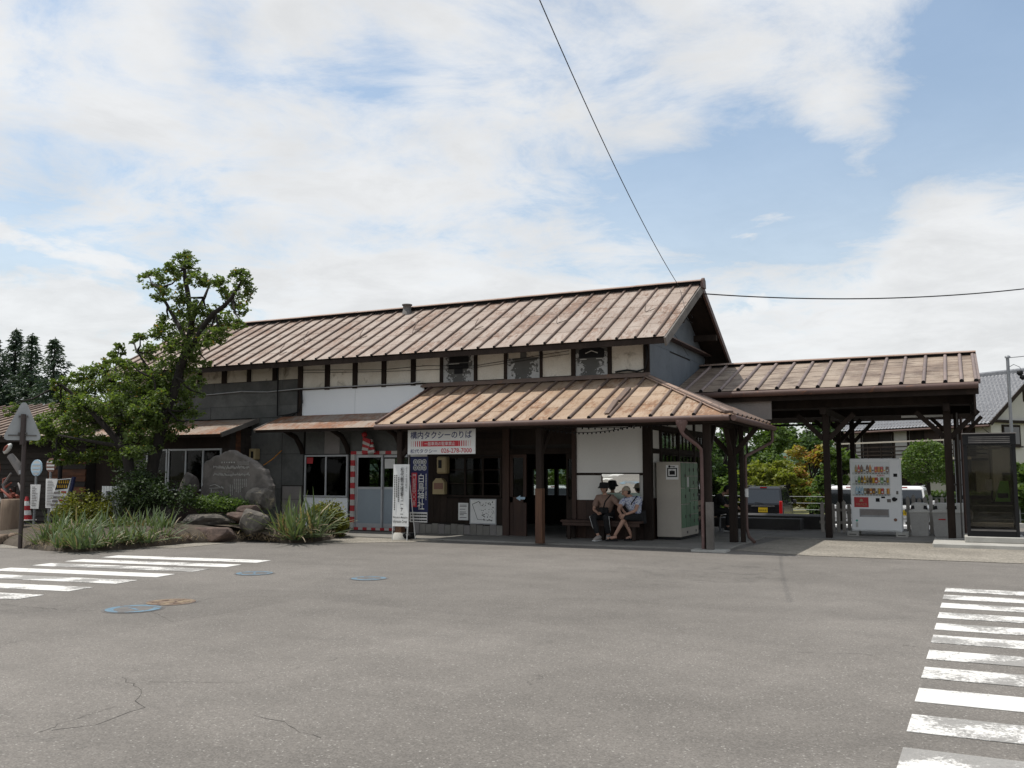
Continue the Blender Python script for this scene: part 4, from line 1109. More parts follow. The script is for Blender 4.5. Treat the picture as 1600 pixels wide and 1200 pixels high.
b = MB(); b.box(-8.62, -8.42, YW, YW + .05, .03, .95); b.box(-8.62, -8.42, YW, YW + .05, 1.93, 2.06); b.box(-8.62, -8.57, YW, YW + .05, .95, 1.93); b.box(-8.47, -8.42, YW, YW + .05, .95, 1.93); fd = spart('wooden_door', b, 'wood_dark'); bx('pane', -8.57, -8.47, YW + .02, YW + .026, .95, 1.93, 'glass', fd)
bx('lintel', -10.15, -8.36, YW - .03, YW + .1, 2.065, 2.2, 'wood_dark')
wallbox('transom_wall', -10.15, -8.36, 2.2, 3.9)
for (x0, x1) in ((-10.13, -9.3), (-9.28, -8.4)): bx('transom_panel', x0 + .05, x1 - .05, YW + .01, YW + .038, 2.3, 2.72, 'wood_dark')
bx('wall_post', -8.45, -8.345, YW - .05, YW + .1, 0.03, 2.95, 'wood_brown')
# white wall with rail, brown boards below
wallbox('wall_backing', -8.345, -6.56, 0.0, 3.9)
bx('white_panel', -8.34, -6.66, YW + .005, YW + .035, 1.60, 2.92, 'white_wall'); bx('white_panel', -8.34, -6.66, YW + .005, YW + .035, 0.95, 1.54, 'white_wall')
bx('rail', -8.34, -6.66, YW - .015, YW + .035, 1.543, 1.597, 'wood_dark')
for k in range(7): bx('wall_board', -8.34 + .24 * k, -8.34 + .24 * (k + 1) - .008, YW - .004 - .003 * (k % 2), YW + .035, 0.03, 0.945, 'wood_brown')
bx('wall_post', -6.655, -6.45, YW - .05, YW + .13, 0.03, 2.95, 'wood_dark')
# side wall under the porch
XS = -6.5
for (y0, y1) in ((20.94, 21.62),):
    bx('white_panel', XS - .05, XS - .01, y0, y1, 2.18, 2.62, 'white_wall'); bx('white_panel', XS - .05, XS - .01, y0, y1, 1.0, 2.06, 'white_wall'); bx('wall_board', XS - .05, XS - .005, y0, y1, 0.03, .99, 'wood_brown')
for y_ in (21.62, 23.22, 24.8, 26.2): bx('wall_post', XS - .1, XS + .03, y_, y_ + .14, 0.03, 2.95, 'wood_dark')
bx('side_rail', XS - .06, XS + .02, 20.95, 26.2, 2.07, 2.17, 'wood_dark'); bx('side_rail', XS - .06, XS + .02, 20.95, 26.2, 2.63, 2.75, 'wood_dark')
bx('white_panel', XS - .04, XS - .012, 20.95, 26.2, 2.76, 2.98, 'white_wall')
for (y0, y1) in ((21.77, 23.21), (23.37, 24.79), (24.95, 26.19)):
    for (z0, z1, kind) in ((2.175, 2.62, 'window'), (0.95, 2.06, 'window')):
        b = MB(); n = 4
        for k in range(n + 1):
            yy = y0 + .02 + (y1 - y0 - .04) * k / n; b.box(XS - .03, XS + .01, yy - .018, yy + .018, z0, z1)
        b.box(XS - .028, XS + .008, y0, y1, z0, z0 + .03); b.box(XS - .028, XS + .008, y0, y1, z1 - .03, z1)
        if z1 < 2.1: b.box(XS - .026, XS + .006, y0, y1, 1.5, 1.52)
        f = spart(kind, b, 'wood_dark')
        for k in range(n):
            bx('pane', XS - .012, XS - .008, y0 + .04 + (y1 - y0 - .04) * k / n, y0 + (y1 - y0 - .04) * (k + 1) / n, z0 + .03, z1 - .03, 'glass_frost' if z0 > 2 else 'glass', f)
    bx('wall_board', XS - .05, XS - .004, y0, y1, 0.03, .945, 'wood_dark')
# inside: ceiling, back wall with its doors and windows
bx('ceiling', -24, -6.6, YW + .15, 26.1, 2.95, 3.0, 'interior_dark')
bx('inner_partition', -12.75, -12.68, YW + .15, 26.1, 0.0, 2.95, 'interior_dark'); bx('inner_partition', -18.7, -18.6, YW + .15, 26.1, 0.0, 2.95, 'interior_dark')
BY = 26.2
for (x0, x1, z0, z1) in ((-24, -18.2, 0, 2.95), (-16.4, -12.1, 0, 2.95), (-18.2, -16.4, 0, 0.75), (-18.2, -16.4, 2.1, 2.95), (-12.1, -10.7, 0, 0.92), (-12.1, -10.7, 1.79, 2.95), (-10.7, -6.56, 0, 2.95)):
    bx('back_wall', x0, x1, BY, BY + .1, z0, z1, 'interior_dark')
b = MB()
for x0 in (-12.1, -11.62, -11.25, -10.78): b.box(x0, x0 + .10, BY - .02, BY + .12, .92, 1.79)
b.box(-12.1, -10.7, BY - .021, BY + .121, 1.72, 1.80); f = spart('back_door', b, 'wood_dark'); bx('pane', -12.0, -10.7, BY + .04, BY + .045, .93, 1.72, 'glass', f)
b = MB()
for k in range(5): b.box(-18.2 + k * .45 - .02, -18.2 + k * .45 + .02, BY, BY + .05, .75, 2.1)
for k in range(4): b.box(-18.2, -16.4, BY + .002, BY + .048, .75 + k * .45 - .015, .75 + k * .45 + .015)
f = spart('back_window', b, 'wood_dark'); bx('pane', -18.18, -16.42, BY + .02, BY + .025, .76, 2.09, 'glass', f)

# lean-to shop wall on the far left with its windows
YL = 19.95
bx('shop_wall', -24.0, -18.62, YL, YL + .08, 2.30, 2.82, 'wood_dark'); bx('shop_wall', -24.0, -18.62, YL, YL + .08, 0.0, 1.08, 'wood_dark'); bx('shop_wall', -24.0, -22.66, YL, YL + .08, 1.08, 2.3, 'wood_dark')
for k in range(4): bx('shop_wall_board', -18.62 + .0, -18.585, YL + .21 * k, YL + .21 * (k + 1) - .008, 0.02, 2.9, 'wood_red_lit' if k == 1 else 'wood_board')
window(-22.64, -21.0, 1.08, 2.30, 2, YL, w=.05, glass='glass_shop'); window(-20.96, -18.95 + .05, 1.08, 2.30, 3, YL, w=.05, glass='glass_shop')
bx('shop_wall', -18.9, -18.62, YL, YL + .08, 1.08, 2.3, 'wood_board')
bx('shop_back', -24, -18.7, YL + .9, YL + .93, 0, 2.9, 'interior_dark')

# cable runs on the upper wall
b = MB(); b.tube([(-24, YW - .03, 4.02), (-21, YW - .03, 3.93), (-19, YW - .03, 4.0), (-18, YW - .03, 3.95), (-16.9, YW - .05, 3.99), (-15.5, YW - .075, 3.99), (-13, YW - .075, 3.985), (-12.75, YW - .12, 4.02)], 0.016, 5)
b.m = 1; b.tube([(-16.78, YW - .06, 3.97), (-16.7, YW - .06, 3.6), (-16.85, YW - .06, 3.32), (-17.2, YW - .05, 3.26), (-17.6, YW - .05, 3.24), (-17.62, YW - .05, 4.7)], 0.022, 5)
b.tube([(-16.86, YW - .06, 3.95), (-16.86, YW - .06, 3.35), (-17.05, YW - .05, 3.22), (-17.5, YW - .05, 3.2)], 0.016, 5)
b.tube([(-7.3, YW - .06, 4.01), (-7.0, YW - .07, 4.04), (-6.75, YW - .07, 4.0), (-6.55, YW - .07, 4.05), (-6.5, YW - .07, 4.3), (-6.52, YW - .06, 4.55), (-6.6, YW - .06, 4.7)], 0.024, 5)
b.tube([(-8.2, YW - .03, 4.72), (-7.2, YW - .04, 4.70), (-6.7, YW - .05, 4.73), (-6.56, YW - .05, 4.66)], 0.010, 5)
b.tube([(-16.8, YW - .03, 4.53), (-14, YW - .05, 4.40), (-12.6, YW - .05, 4.44), (-11.2, YW - .05, 4.36), (-8.5, YW - .05, 4.60)], 0.007, 4)
b.tube([(-16.8, YW - .03, 4.45), (-14, YW - .05, 4.35), (-11.2, YW - .05, 4.31), (-8.5, YW - .05, 4.52)], 0.006, 4)
spart('wall_cable', b, ['alu', 'black'])
b = MB()
for i in range(5):
    rr = random.Random(i + 40); c = Vector((-5.95 + rr.uniform(-.25, .05), 22.5 + rr.uniform(-.3, .5), 5.85 + rr.uniform(-.3, .1)))
    b.tube([c + Vector((.1 * math.cos(t * 1.2), .14 * math.sin(t * 1.2), .14 * math.sin(t * .9 + i))) for t in range(7)], 0.010, 4)
spart('gable_wiring', b, 'black')
b = MB(); b.tube([(-6.3, 21.55, 5.35), (-6.35, 23.9, 4.72)], 0.006, 4); b.m = 1; b.tube([(-6.3, 21.5, 5.38), (-6.3, 21.62, 5.30)], 0.022, 6); spart('insulated_cable', b, ['black', 'white_dull'])

# far left wing, lower roof, horizontal siding
wing = thing('annex_building', 'dark boarded annex with low ribbed roof behind the left trees', 'annex', (-30, 19.6, 0))
YA = 19.6
bx('wall', -42, -24.05, YA + .06, 25.5, 0, 2.9, 'interior_dark', wing)
zz = 0.1; k = 0
while zz < 2.85:
    h = 0.16 + 0.02 * (k % 3)
    for (x0, x1, m_) in ((-42, -29.0, 'wood_board'), (-28.99, -25.75, 'wood_board'), (-25.74, -24.05, 'wood_red_lit' if k % 5 in (0, 2, 3) and 2 < k < 12 else 'wood_board')):  # sunlit planks near the right end get the lit siding colour
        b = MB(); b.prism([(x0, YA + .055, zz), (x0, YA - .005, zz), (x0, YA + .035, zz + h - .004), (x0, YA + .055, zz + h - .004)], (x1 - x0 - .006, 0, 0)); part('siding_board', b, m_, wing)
    zz += h; k += 1
ad = deck(wing, 'roof', [(-43, 18.7, 2.72), (-24.1, 18.7, 2.72), (-24.1, 23.2, 4.15), (-43, 23.2, 4.15)])
AL = math.hypot(4.5, 1.43); ae = [-43 + .525 * k for k in range(37)]
roof_surface(wing, ad, (0, 18.7, 2.72), (1, 0, 0), (0, 4.5, 1.43), ae, lambda u: AL, [-0.03, 1.6, 3.2, AL], 'roof_wing', 'rib', ae[1:-1], 0.04)
deck(wing, 'back_roof', [(-43, 23.2, 4.15), (-24.1, 23.2, 4.15), (-24.1, 26.5, 3.0), (-43, 26.5, 3.0)], 'roof_wing')
bx('fascia', -43, -24.1, 18.72, 18.75, 2.55, 2.7, 'wood_dark', wing)

# ------------------------------------------------------------------ covered walkway to the right
walk = thing('covered_walkway', 'open timber walkway with weathered metal roof right of the station house', 'walkway', (-3.0, 25.7, 0))
WE_Y, WE_Z, WR_Y, WR_Z = 22.7, 3.62, 25.7, 4.58
WX0, WX1 = -6.48, 0.5
WSL = math.hypot(WR_Y - WE_Y, WR_Z - WE_Z)
wroof = deck(walk, 'front_roof', [(WX0, WE_Y, WE_Z), (WX1, WE_Y, WE_Z), (WX1, WR_Y, WR_Z), (WX0, WR_Y, WR_Z)])
wr = [-6.18, -5.72, -5.25, -4.79, -4.34, -3.86, -3.38, -2.91, -2.46, -1.96, -1.53, -1.08, -0.61, -0.16, 0.17, 0.46]
roof_surface(walk, wroof, (0, WE_Y, WE_Z), (1, 0, 0), (0, WR_Y - WE_Y, WR_Z - WE_Z), [WX0] + wr[:-1] + [WX1], lambda u: WSL, [-0.03, 0.62, 1.22, 1.85, 2.5, WSL], 'roof_wing', 'rib_wing', wr, 0.042)
deck(walk, 'rear_roof', [(WX0, WR_Y, WR_Z), (WX1, WR_Y, WR_Z), (WX1, 29.9, 3.236), (WX0, 29.9, 3.236)], 'wood_dark', 0.06)
def wx(name, x0, x1, y0, y1, z0, z1, mat='wood_dark', c=0.0, label=None): return bx(name, x0, x1, y0, y1, z0, z1, mat, walk, c, label)
b = MB(); b.m = 1; b.box(WX0, WX1 + .02, WR_Y - .07, WR_Y + .07, WR_Z - .02, WR_Z + .06)
b.m = 0; b.prism([(WX0, WR_Y - .17, WR_Z + .05), (WX0, WR_Y, WR_Z + .10), (WX0, WR_Y + .17, WR_Z + .05), (WX0, WR_Y + .17, WR_Z + .035), (WX0, WR_Y, WR_Z + .085), (WX0, WR_Y - .17, WR_Z + .035)], (WX1 - WX0 + .04, 0, 0)); part('ridge_cap', b, ['ridge', 'black'], walk)
b = MB(); b.tube([(WX0, WE_Y - .08, WE_Z - .10), (WX1, WE_Y - .08, WE_Z - .085)], .075, 10); part('gutter', b, 'gutter', walk)
wx('fascia', WX0, WX1, WE_Y + .02, WE_Y + .05, WE_Z - .28, WE_Z - .06)
b = MB(); b.beam((WX1 + .02, WE_Y - .03, WE_Z + .0), (WX1 + .02, WR_Y, WR_Z + .0), .05, .1); part('barge_board', b, 'rib_wing', walk)
# closed gable at the right end, horizontal boards
for k in range(9):
    z0 = 2.92 + k * .185
    half = 2.95 if z0 + .18 < WE_Z - .10 else max(0.15, 2.95 * (WR_Z - z0 - .2) / (WR_Z - WE_Z))
    wx('gable_board', .40, .44, WR_Y - half, WR_Y + half, z0, z0 + .178)
# grey board under the eave beside the porch
wx('eave_panel', -6.35, -4.03, 22.84, 22.88, 2.90, 3.36, 'grey_panel')
# posts, beams, braces
FY, RY = 23.6, 27.45
fx_ = [-5.9, -2.87, -0.17]
for x in fx_:
    w = .165 if x > -1 else .15
    if x > -5: wx('post', x - w / 2, x + w / 2, FY - w / 2, FY + w / 2, 0.0, 3.30, c=.012)
    wx('cross_beam', x - .07, x + .07, FY - .5, RY + .5, 3.02, 3.18)
    for s_ in (-1, 1):
        if x > -5:
            b = MB(); b.beam((x + s_ * .06, FY, 2.42), (x + s_ * .66, FY, 3.03), .10, .11); part('brace', b, 'wood_dark', walk)
b = MB(); b.beam((-.17, FY + .06, 2.42), (-.17, FY + .66, 3.02), .10, .11); part('brace', b, 'wood_dark', walk)
b = MB(); b.beam((-2.87, FY + .06, 2.42), (-2.87, FY + .66, 3.02), .10, .11); part('brace', b, 'wood_dark', walk)
wx('long_beam', WX0, .38, FY - .08, FY + .08, 3.19, 3.40); wx('long_beam', WX0, .38, RY - .07, RY + .07, 3.19, 3.40)
wx('thin_rail', WX0, -2.2, 28.35, 28.42, 3.00, 3.06, 'black')
rx = [at(1314, 800, Y=RY).x, at(1332, 700, Y=RY + .9).x, at(1500, 790, Y=RY).x]
for i, x in enumerate(rx):
    y = RY + .9 if i == 1 else RY
    wx('post', x - .065, x + .065, y - .065, y + .065, 0.02, 3.25, c=.01)
    for s_ in (-1, 1):
        b = MB(); b.beam((x + s_ * .05, y, 2.5), (x + s_ * .62, y, 3.1), .09, .10); part('brace', b, 'wood_dark', walk)
for k in range(14):
    xx = -6.3 + k * .5
    b = MB(); b.beam((xx, WE_Y + .06, WE_Z - .07), (xx, WR_Y, WR_Z - .07), .05, .08); part('rafter', b, 'wood_dark', walk)
wx('conduit', 0.02, 0.055, FY + .15, FY + .185, 0.1, 3.0, 'grey_iron')
b = MB(); b.tube([(.12, FY + .35, .05), (.12, FY + .35, 2.9)], .03, 8); part('down_pipe', b, 'gutter', walk)
wx('tube_lamp', -1.2, -.2, 24.6, 24.66, 2.96, 3.01, 'white_dull')
wx('low_rail', 0.0, 0.75, 26.6, 26.66, .92, 1.02, 'black')

# ------------------------------------------------------------------ seated people
def skin_obj(verts, edges, radii, root=0, sub=2):
    me = bpy.data.meshes.new('sk'); me.from_pydata([tuple(v) for v in verts], edges, [])
    o = bpy.data.objects.new('sk', me); COL.objects.link(o)
    o.modifiers.new('s', 'SKIN')
    for i, r_ in enumerate(radii):
        sv = me.skin_vertices[0].data[i]; sv.radius = (r_, r_) if not isinstance(r_, tuple) else r_; sv.use_root = (i == root)
    ss = o.modifiers.new('u', 'SUBSURF'); ss.levels = sub; ss.render_levels = sub
    dg = bpy.context.evaluated_depsgraph_get()
    out = bpy.data.meshes.new_from_object(o.evaluated_get(dg))
    bpy.data.objects.remove(o); bpy.data.meshes.remove(me)
    return out

def mesh_into(mb, me):
    old = mb.smooth; mb.smooth = True
    mb.add([v.co.copy() for v in me.vertices], [tuple(p.vertices) for p in me.polygons]); mb.smooth = old
    bpy.data.meshes.remove(me)

def hand(mb, wrist, d, nrm, curl=0.7, thumb_side=1, s=1.0):
    """palm, four unequal bent fingers and a thumb"""
    d = Vector(d).normalized(); nrm = Vector(nrm); nrm = (nrm - d * nrm.dot(d)).normalized(); sd = d.cross(nrm)
    w = Vector(wrist)
    mb.tube([w, w + d * .03 * s, w + d * .085 * s], [.024 * s, .034 * s, .036 * s], 8)
    for k, L in enumerate((.068, .078, .072, .056)):
        p = w + d * .082 * s + sd * (.027 - .018 * k) * s
        pts = [p]; a = 0.1
        for j in range(3):
            a += curl * .55
            pts.append(pts[-1] + (d * math.cos(a) + nrm * math.sin(a)) * L * s * (.45, .32, .25)[j])
        mb.tube(pts, [.0095 * s, .009 * s, .0085 * s, .006 * s], 6)
    p = w + d * .03 * s + sd * .03 * s * thumb_side
    mb.tube([p, p + (d * .6 + sd * thumb_side * .7 + nrm * .3) * .035 * s, p + (d * 1.2 + sd * thumb_side * .6 + nrm * .7) * .05 * s], [.012 * s, .0105 * s, .007 * s], 6)

def head_into(mb, c, fwd, up=(0, 0, 1), s=1.0, eyes=True):
    """head with brow, nose, chin, ears; material slots: 0 skin, 1 hair, 2 eye"""
    f = Vector(fwd).normalized(); u = Vector(up); r_ = f.cross(u).normalized(); u = r_.cross(f).normalized(); c = Vector(c)
    bm = bmesh.new(); bmesh.ops.create_uvsphere(bm, u_segments=20, v_segments=14, radius=1.0)
    for v in bm.verts:
        x, y, z = v.co     # x right, y forward, z up
        sx, sy, sz = .076, .094, .118
        if z < 0: sx *= 1 + .22 * z; sy *= 1 + .10 * z
        px, py, pz = x * sx, y * sy, z * sz
        if y > .75 and abs(x) < .35 and -.35 < z < .15: py += .016 * (1 - abs(x) / .35) * (1 - abs(z + .1) / .3 if abs(z + .1) < .3 else 0)
        if y > .6 and .05 < z < .35 and .15 < abs(x) < .6: py -= .006
        if y > .4 and z < -.72: py += .010
        v.co = c + (r_ * px + f * py + u * pz) * s
    mb.m = 0; old = mb.smooth; mb.smooth = True; mb.addbm(bm)
    mb.tube([c + (f * .088 + u * .016) * s, c + (f * .110 - u * .020) * s, c + (f * .094 - u * .034) * s], [.007 * s, .014 * s, .011 * s], 6)
    for k in (-1, 1): mb.ball(c + (r_ * k * .078 - f * .004 - u * .008) * s, .022 * s, 1, (.6, .8, 1.3))
    mb.m = 2
    for k in (-1, 1): mb.ball(c + (r_ * k * .030 + f * .083 + u * .014) * s, .009 * s, 1)
    mb.m = 3; mb.tube([c + (f * .090 - r_ * .022 - u * .058) * s, c + (f * .096 - u * .060) * s, c + (f * .090 + r_ * .022 - u * .058) * s], .004 * s, 5)
    mb.smooth = old; mb.m = 0

M['lip'] = plain('lip', (0.28, 0.12, 0.10), 0.6)
def limb_skin(pts, rad, sub=2):
    return skin_obj(pts, [(i, i + 1) for i in range(len(pts) - 1)], rad, 0, sub)

def folds(b):
    for i, p in enumerate(b.v):
        p = Vector(p); w = mnoise.noise(Vector((p.x * 9, p.y * 9, p.z * 16))) * .011 + mnoise.noise(Vector((p.x * 22, p.y * 22, p.z * 30))) * .005
        b.v[i] = tuple(p + Vector((p.x, p.y - .05, 0)).normalized() * w)

def person(label, loc, J, cloth, fwd, extras=None):
    root = thing('person', label, 'person', loc)
    L = lambda k: Vector(J[k])
    b = MB(); b.smooth = True
    mesh_into(b, skin_obj([L('pel'), L('chest'), L('neck'), L('head') - Vector((0, 0, .06)), L('shL'), L('elL'), L('wrL'), L('shR'), L('elR'), L('wrR'), L('hpL'), L('knL'), L('anL'), L('hpR'), L('knR'), L('anR')],
        [(0, 1), (1, 2), (2, 3), (1, 4), (4, 5), (5, 6), (1, 7), (7, 8), (8, 9), (0, 10), (10, 11), (11, 12), (0, 13), (13, 14), (14, 15)],
        [.12, .11, .052, .05, .055, .042, .028, .055, .042, .028, .085, .058, .038, .085, .058, .038]))
    for k, ts in (('L', 1), ('R', -1)):
        d = L('wr' + k) - L('el' + k); hd = Vector(J.get('hd' + k, d)); hand(b, L('wr' + k), hd, J.get('hn' + k, (0, -.3, -1)), .7, ts)
    for k in ('L', 'R'):    # feet
        a = L('an' + k); td = Vector(J['toe' + k]); b.tube([a + Vector((0, 0, -.01)) - td * .05, a + Vector((0, 0, -.035)) + td * .07, a + Vector((0, 0, -.045)) + td * .17], [.038, .036, .022], 8)
    head_into(b, L('head'), fwd)
    b.smooth = False
    part('body', b, ['skin', 'hair', 'black', 'lip'], root, True)
    # clothes
    top = skin_obj([L('pel') + Vector((0, 0, -.02)), L('pel').lerp(L('chest'), .5), L('chest'), L('neck') - Vector((0, 0, .045)), L('shL'), L('shL').lerp(L('elL'), cloth['sleeve']), L('shR'), L('shR').lerp(L('elR'), cloth['sleeve'])],
        [(0, 1), (1, 2), (2, 3), (2, 4), (4, 5), (2, 6), (6, 7)], [.155, .145, .145, .075, .082, .075, .082, .075])
    b = MB(); mesh_into(b, top); folds(b); part('shirt', b, cloth['top'], root, True)
    e = cloth['leg']
    bot = []
    b = MB()
    mesh_into(b, skin_obj([L('pel') + Vector((0, 0, -.03)), L('hpL'), L('hpL').lerp(L('knL'), .55), L('knL'), L('knL').lerp(L('anL'), e), L('hpR'), L('hpR').lerp(L('knR'), .55), L('knR'), L('knR').lerp(L('anR'), e)],
        [(0, 1), (1, 2), (2, 3), (3, 4), (0, 5), (5, 6), (6, 7), (7, 8)], [.15, .105, .092, .078, .066 if e > .5 else .075, .105, .092, .078, .066 if e > .5 else .075]))
    folds(b); part('trousers' if e > .5 else 'shorts', b, cloth['bottom'], root, True)
    for k in ('L', 'R'):
        a = L('an' + k); td = Vector(J['toe' + k]); b = MB()
        if cloth['shoe'] == 'sandal':
            b.m = 0; b.beam(a - td * .08 + Vector((0, 0, -.085)), a + td * .21 + Vector((0, 0, -.085)), .09, .025); b.tube([a + td * .11 + Vector((-td.y * .045, td.x * .045, -.07)), a + td * .12 + Vector((0, 0, -.012)), a + td * .11 + Vector((td.y * .045, -td.x * .045, -.07))], .014, 6)
            part('sandal', b, 'black', root, True)
        else:
            b.m = 0; b.tube([a - td * .085 + Vector((0, 0, -.03)), a - td * .02 + Vector((0, 0, -.015)), a + td * .08 + Vector((0, 0, -.040)), a + td * .19 + Vector((0, 0, -.058))], [.040, .052, .047, .030], 10)
            b.m = 1; b.beam(a - td * .10 + Vector((0, 0, -.086)), a + td * .21 + Vector((0, 0, -.086)), .088, .022)
            part('shoe', b, [cloth['shoe'], 'white_dull' if cloth['shoe'] != 'cloth_black' else 'white_dull'], root, True)
    if extras: extras(root, L)
    return root

def hat_bucket(root, L):
    b = MB(); c = L('head'); b.lathe([(.148, .015), (.150, .022), (.112, .062), (.104, .125), (.085, .148), (.02, .154)], 20, c + Vector((0, .01, -.01))); part('hat', b, 'cloth_black', root, True)
    b = MB(); b.ball(c + Vector((0, .03, .0)), .098, 2, (.95, .9, 1.05)); part('hair', b, 'hair', root, True)
    b = MB(); b.tube([L('shL') + Vector((-.02, -.06, .07)), L('chest') + Vector((.05, -.155, .02)), L('pel') + Vector((-.02, -.17, .14))], .014, 6); b.cbox(-.10, .12, L('pel').y - .27, L('pel').y - .20, L('pel').z + .04, L('pel').z + .20, .02); part('shoulder_bag', b, 'black', root, True)
    b = MB(); h = L('wrR') + Vector((.10, -.02, .03)); b.cbox(h.x - .035, h.x + .035, h.y - .01, h.y + .0, h.z - .05, h.z + .09, .005); part('phone', b, 'black', root, True)
    b = MB()
    for k, s_ in (('L', 1), ('R', -1)):
        b.tube([L('hp' + k) + Vector((s_ * .095, -.05, -.01)), L('kn' + k) + Vector((s_ * .08, -.01, .01)), L('kn' + k).lerp(L('an' + k), .5) + Vector((s_ * .074, -.01, 0)), L('an' + k) + Vector((s_ * .06, 0, .08))], .007, 5)
    part('trouser_piping', b, 'white_dull', root, True)

AX, AY = -7.47, 20.42
person('seated person in black bucket hat, brown tee and black trousers holding a phone', (AX, AY, 0.035),
    dict(pel=(-.02, .10, .56), chest=(-.03, .09, .88), neck=(-.03, .06, 1.07), head=(-.04, .01, 1.20), shL=(.16, .07, .99), elL=(.36, -.04, .80), wrL=(.52, -.18, .67), hnL=(0, 0, -1),
         shR=(-.22, .06, .98), elR=(-.27, -.06, .70), wrR=(-.10, -.26, .64), hnR=(.3, .3, .7), hpL=(.08, .05, .54), knL=(.13, -.34, .55), anL=(.10, -.10, .11), toeL=(.25, -.95, 0),
         hpR=(-.13, .05, .54), knR=(-.18, -.36, .55), anR=(-.03, -.42, .105), toeR=(-.15, -1, 0)),
    dict(top='tee_brown', bottom='cloth_black', sleeve=.85, leg=.9, shoe='lightcloth'), (.12, -1, -.12), hat_bucket)

def cap(root, L):
    c = L('head'); f = Vector((-.75, -.6, -.35)).normalized()
    b = MB(); bm = bmesh.new(); bmesh.ops.create_uvsphere(bm, u_segments=20, v_segments=10, radius=1)
    for v in bm.verts:
        z = max(v.co.z, -.12); v.co = Vector((v.co.x * .095, v.co.y * .105, z * .10))
    b.smooth = True; b.addbm(bm, Matrix.Translation(c + Vector((.01, .01, .035)))); b.smooth = False
    s_ = f.cross(Vector((0, 0, 1))).normalized(); q = c + f * .085 + Vector((0, 0, .045))
    b.prism([q - s_ * .075, q + f * .05 - s_ * .06, q + f * .085, q + f * .05 + s_ * .06, q + s_ * .075], (0, 0, .01)); part('cap', b, 'cap_beige', root, True)
    b = MB(); b.ball(c + Vector((.035, .025, .0)), .088, 2, (.9, .95, .9)); part('hair', b, 'hair', root, True)
    b = MB(); b.tube([L('shL') + Vector((-.03, -.07, .07)), L('chest') + Vector((.02, -.155, 0)), L('pel') + Vector((-.10, -.16, .16)), L('pel') + Vector((-.16, -.1, .08))], .013, 6); b.cbox(-.22, -.06, L('pel').y - .26, L('pel').y - .17, L('pel').z + .02, L('pel').z + .14, .02); part('shoulder_bag', b, 'black', root, True)

person('seated person in beige cap and white and blue print shirt leaning forward on one knee', (-6.83, 20.42, 0.035),
    dict(pel=(.10, .10, .56), chest=(.03, .0, .86), neck=(-.03, -.07, 1.03), head=(-.09, -.13, 1.13), shL=(.20, -.04, .96), elL=(.17, -.22, .70), wrL=(-.04, -.36, .61), hnL=(-.2, 0, -1),
         shR=(-.16, -.06, .94), elR=(-.24, -.24, .72), wrR=(-.14, -.36, .63), hnR=(.2, 0, -1), hpL=(.17, .04, .54), knL=(-.05, -.33, .55), anL=(-.30, -.36, .115), toeL=(-.85, -.5, 0),
         hpR=(.02, .04, .54), knR=(-.17, -.22, .60), anR=(.02, -.06, .12), toeR=(-.5, -.85, 0)),
    dict(top='shirt', bottom='cloth_black', sleeve=.6, leg=.12, shoe='sandal'), (-.7, -.62, -.40), cap)

def hair_only(root, L):
    b = MB(); b.ball(L('head') + Vector((-.025, .0, .03)), .106, 2, (.95, .82, 1.0)); part('hair', b, 'hair', root, True)
person('person in dark clothes bent over on the bench behind the green lockers', (-5.62, 24.72, 0.035),
    dict(pel=(-.38, 0, .56), chest=(-.22, 0, .86), neck=(-.06, 0, 1.02), head=(.06, 0, 1.10), shL=(-.17, .18, .95), elL=(.02, .22, .70), wrL=(.24, .10, .66), hnL=(0, 0, -1),
         shR=(-.17, -.18, .95), elR=(.02, -.22, .70), wrR=(.24, -.10, .66), hnR=(0, 0, -1), hpL=(-.32, .11, .54), knL=(.10, .14, .55), anL=(.02, .13, .11), toeL=(1, .1, 0),
         hpR=(-.32, -.11, .54), knR=(.10, -.14, .55), anR=(.06, -.13, .11), toeR=(1, -.1, 0)),
    dict(top='cloth_black', bottom='cloth_black', sleeve=1.0, leg=.9, shoe='cloth_black'), (.8, -.05, -.6), hair_only)

# ------------------------------------------------------------------ things under the porch
bench = thing('bench', 'long brown wooden bench under the white wall boards', 'bench', (-7.45, 20.45, 0))
bx('seat', -8.55, -6.56, 20.24, 20.72, 0.435, 0.49, 'wood_brown', bench, .008)
for xx in (-8.35, -7.5, -6.75):
    for yy in (20.32, 20.62): bx('leg', xx - .035, xx + .035, yy - .035, yy + .035, 0.036, 0.434, 'wood_dark', bench)
bx('apron', -8.5, -6.6, 20.26, 20.285, 0.36, 0.434, 'wood_brown', bench)

sb = thing('bench', 'pale slatted bench by the side wall behind the lockers', 'bench', (-6.0, 24.2, 0))
for k in range(4): bx('seat_slat', -6.30 + .115 * k, -6.20 + .115 * k, 23.3, 25.3, .42, .445, 'bench_wood', sb)
for k in range(2): bx('back_slat', -6.36 - .02 * k, -6.335 - .02 * k, 23.3, 25.3, .56 + .17 * k, .68 + .17 * k, 'bench_wood', sb)
for yy in (23.45, 25.1):
    for xx in (-6.27, -5.88): bx('leg', xx - .02, xx + .02, yy - .02, yy + .02, .036, .419, 'steel', sb)
    bx('back_support', -6.40, -6.385, yy - .02, yy + .02, .3, .86, 'steel', sb)

mir = thing('mirror', 'wide frameless mirror hung low on the white wall behind the seated pair', 'mirror', (-7.2, 20.75, 0))
b = MB(); b.prism([(-7.68, 20.745, 1.13), (-6.73, 20.745, 1.13), (-6.73, 20.715, 1.57), (-7.68, 20.715, 1.57)], (0, .008, 0)); part('glass', b, 'mirror', mir)
bx('name_strip', -7.68, -6.73, 20.742, 20.752, 0.99, 1.125, 'pale_green', mir) if 'pale_green' in M else None
bx('backing_board', -7.66, -6.75, 20.755, 20.784, 1.0, 1.55, 'wood_dark', mir)

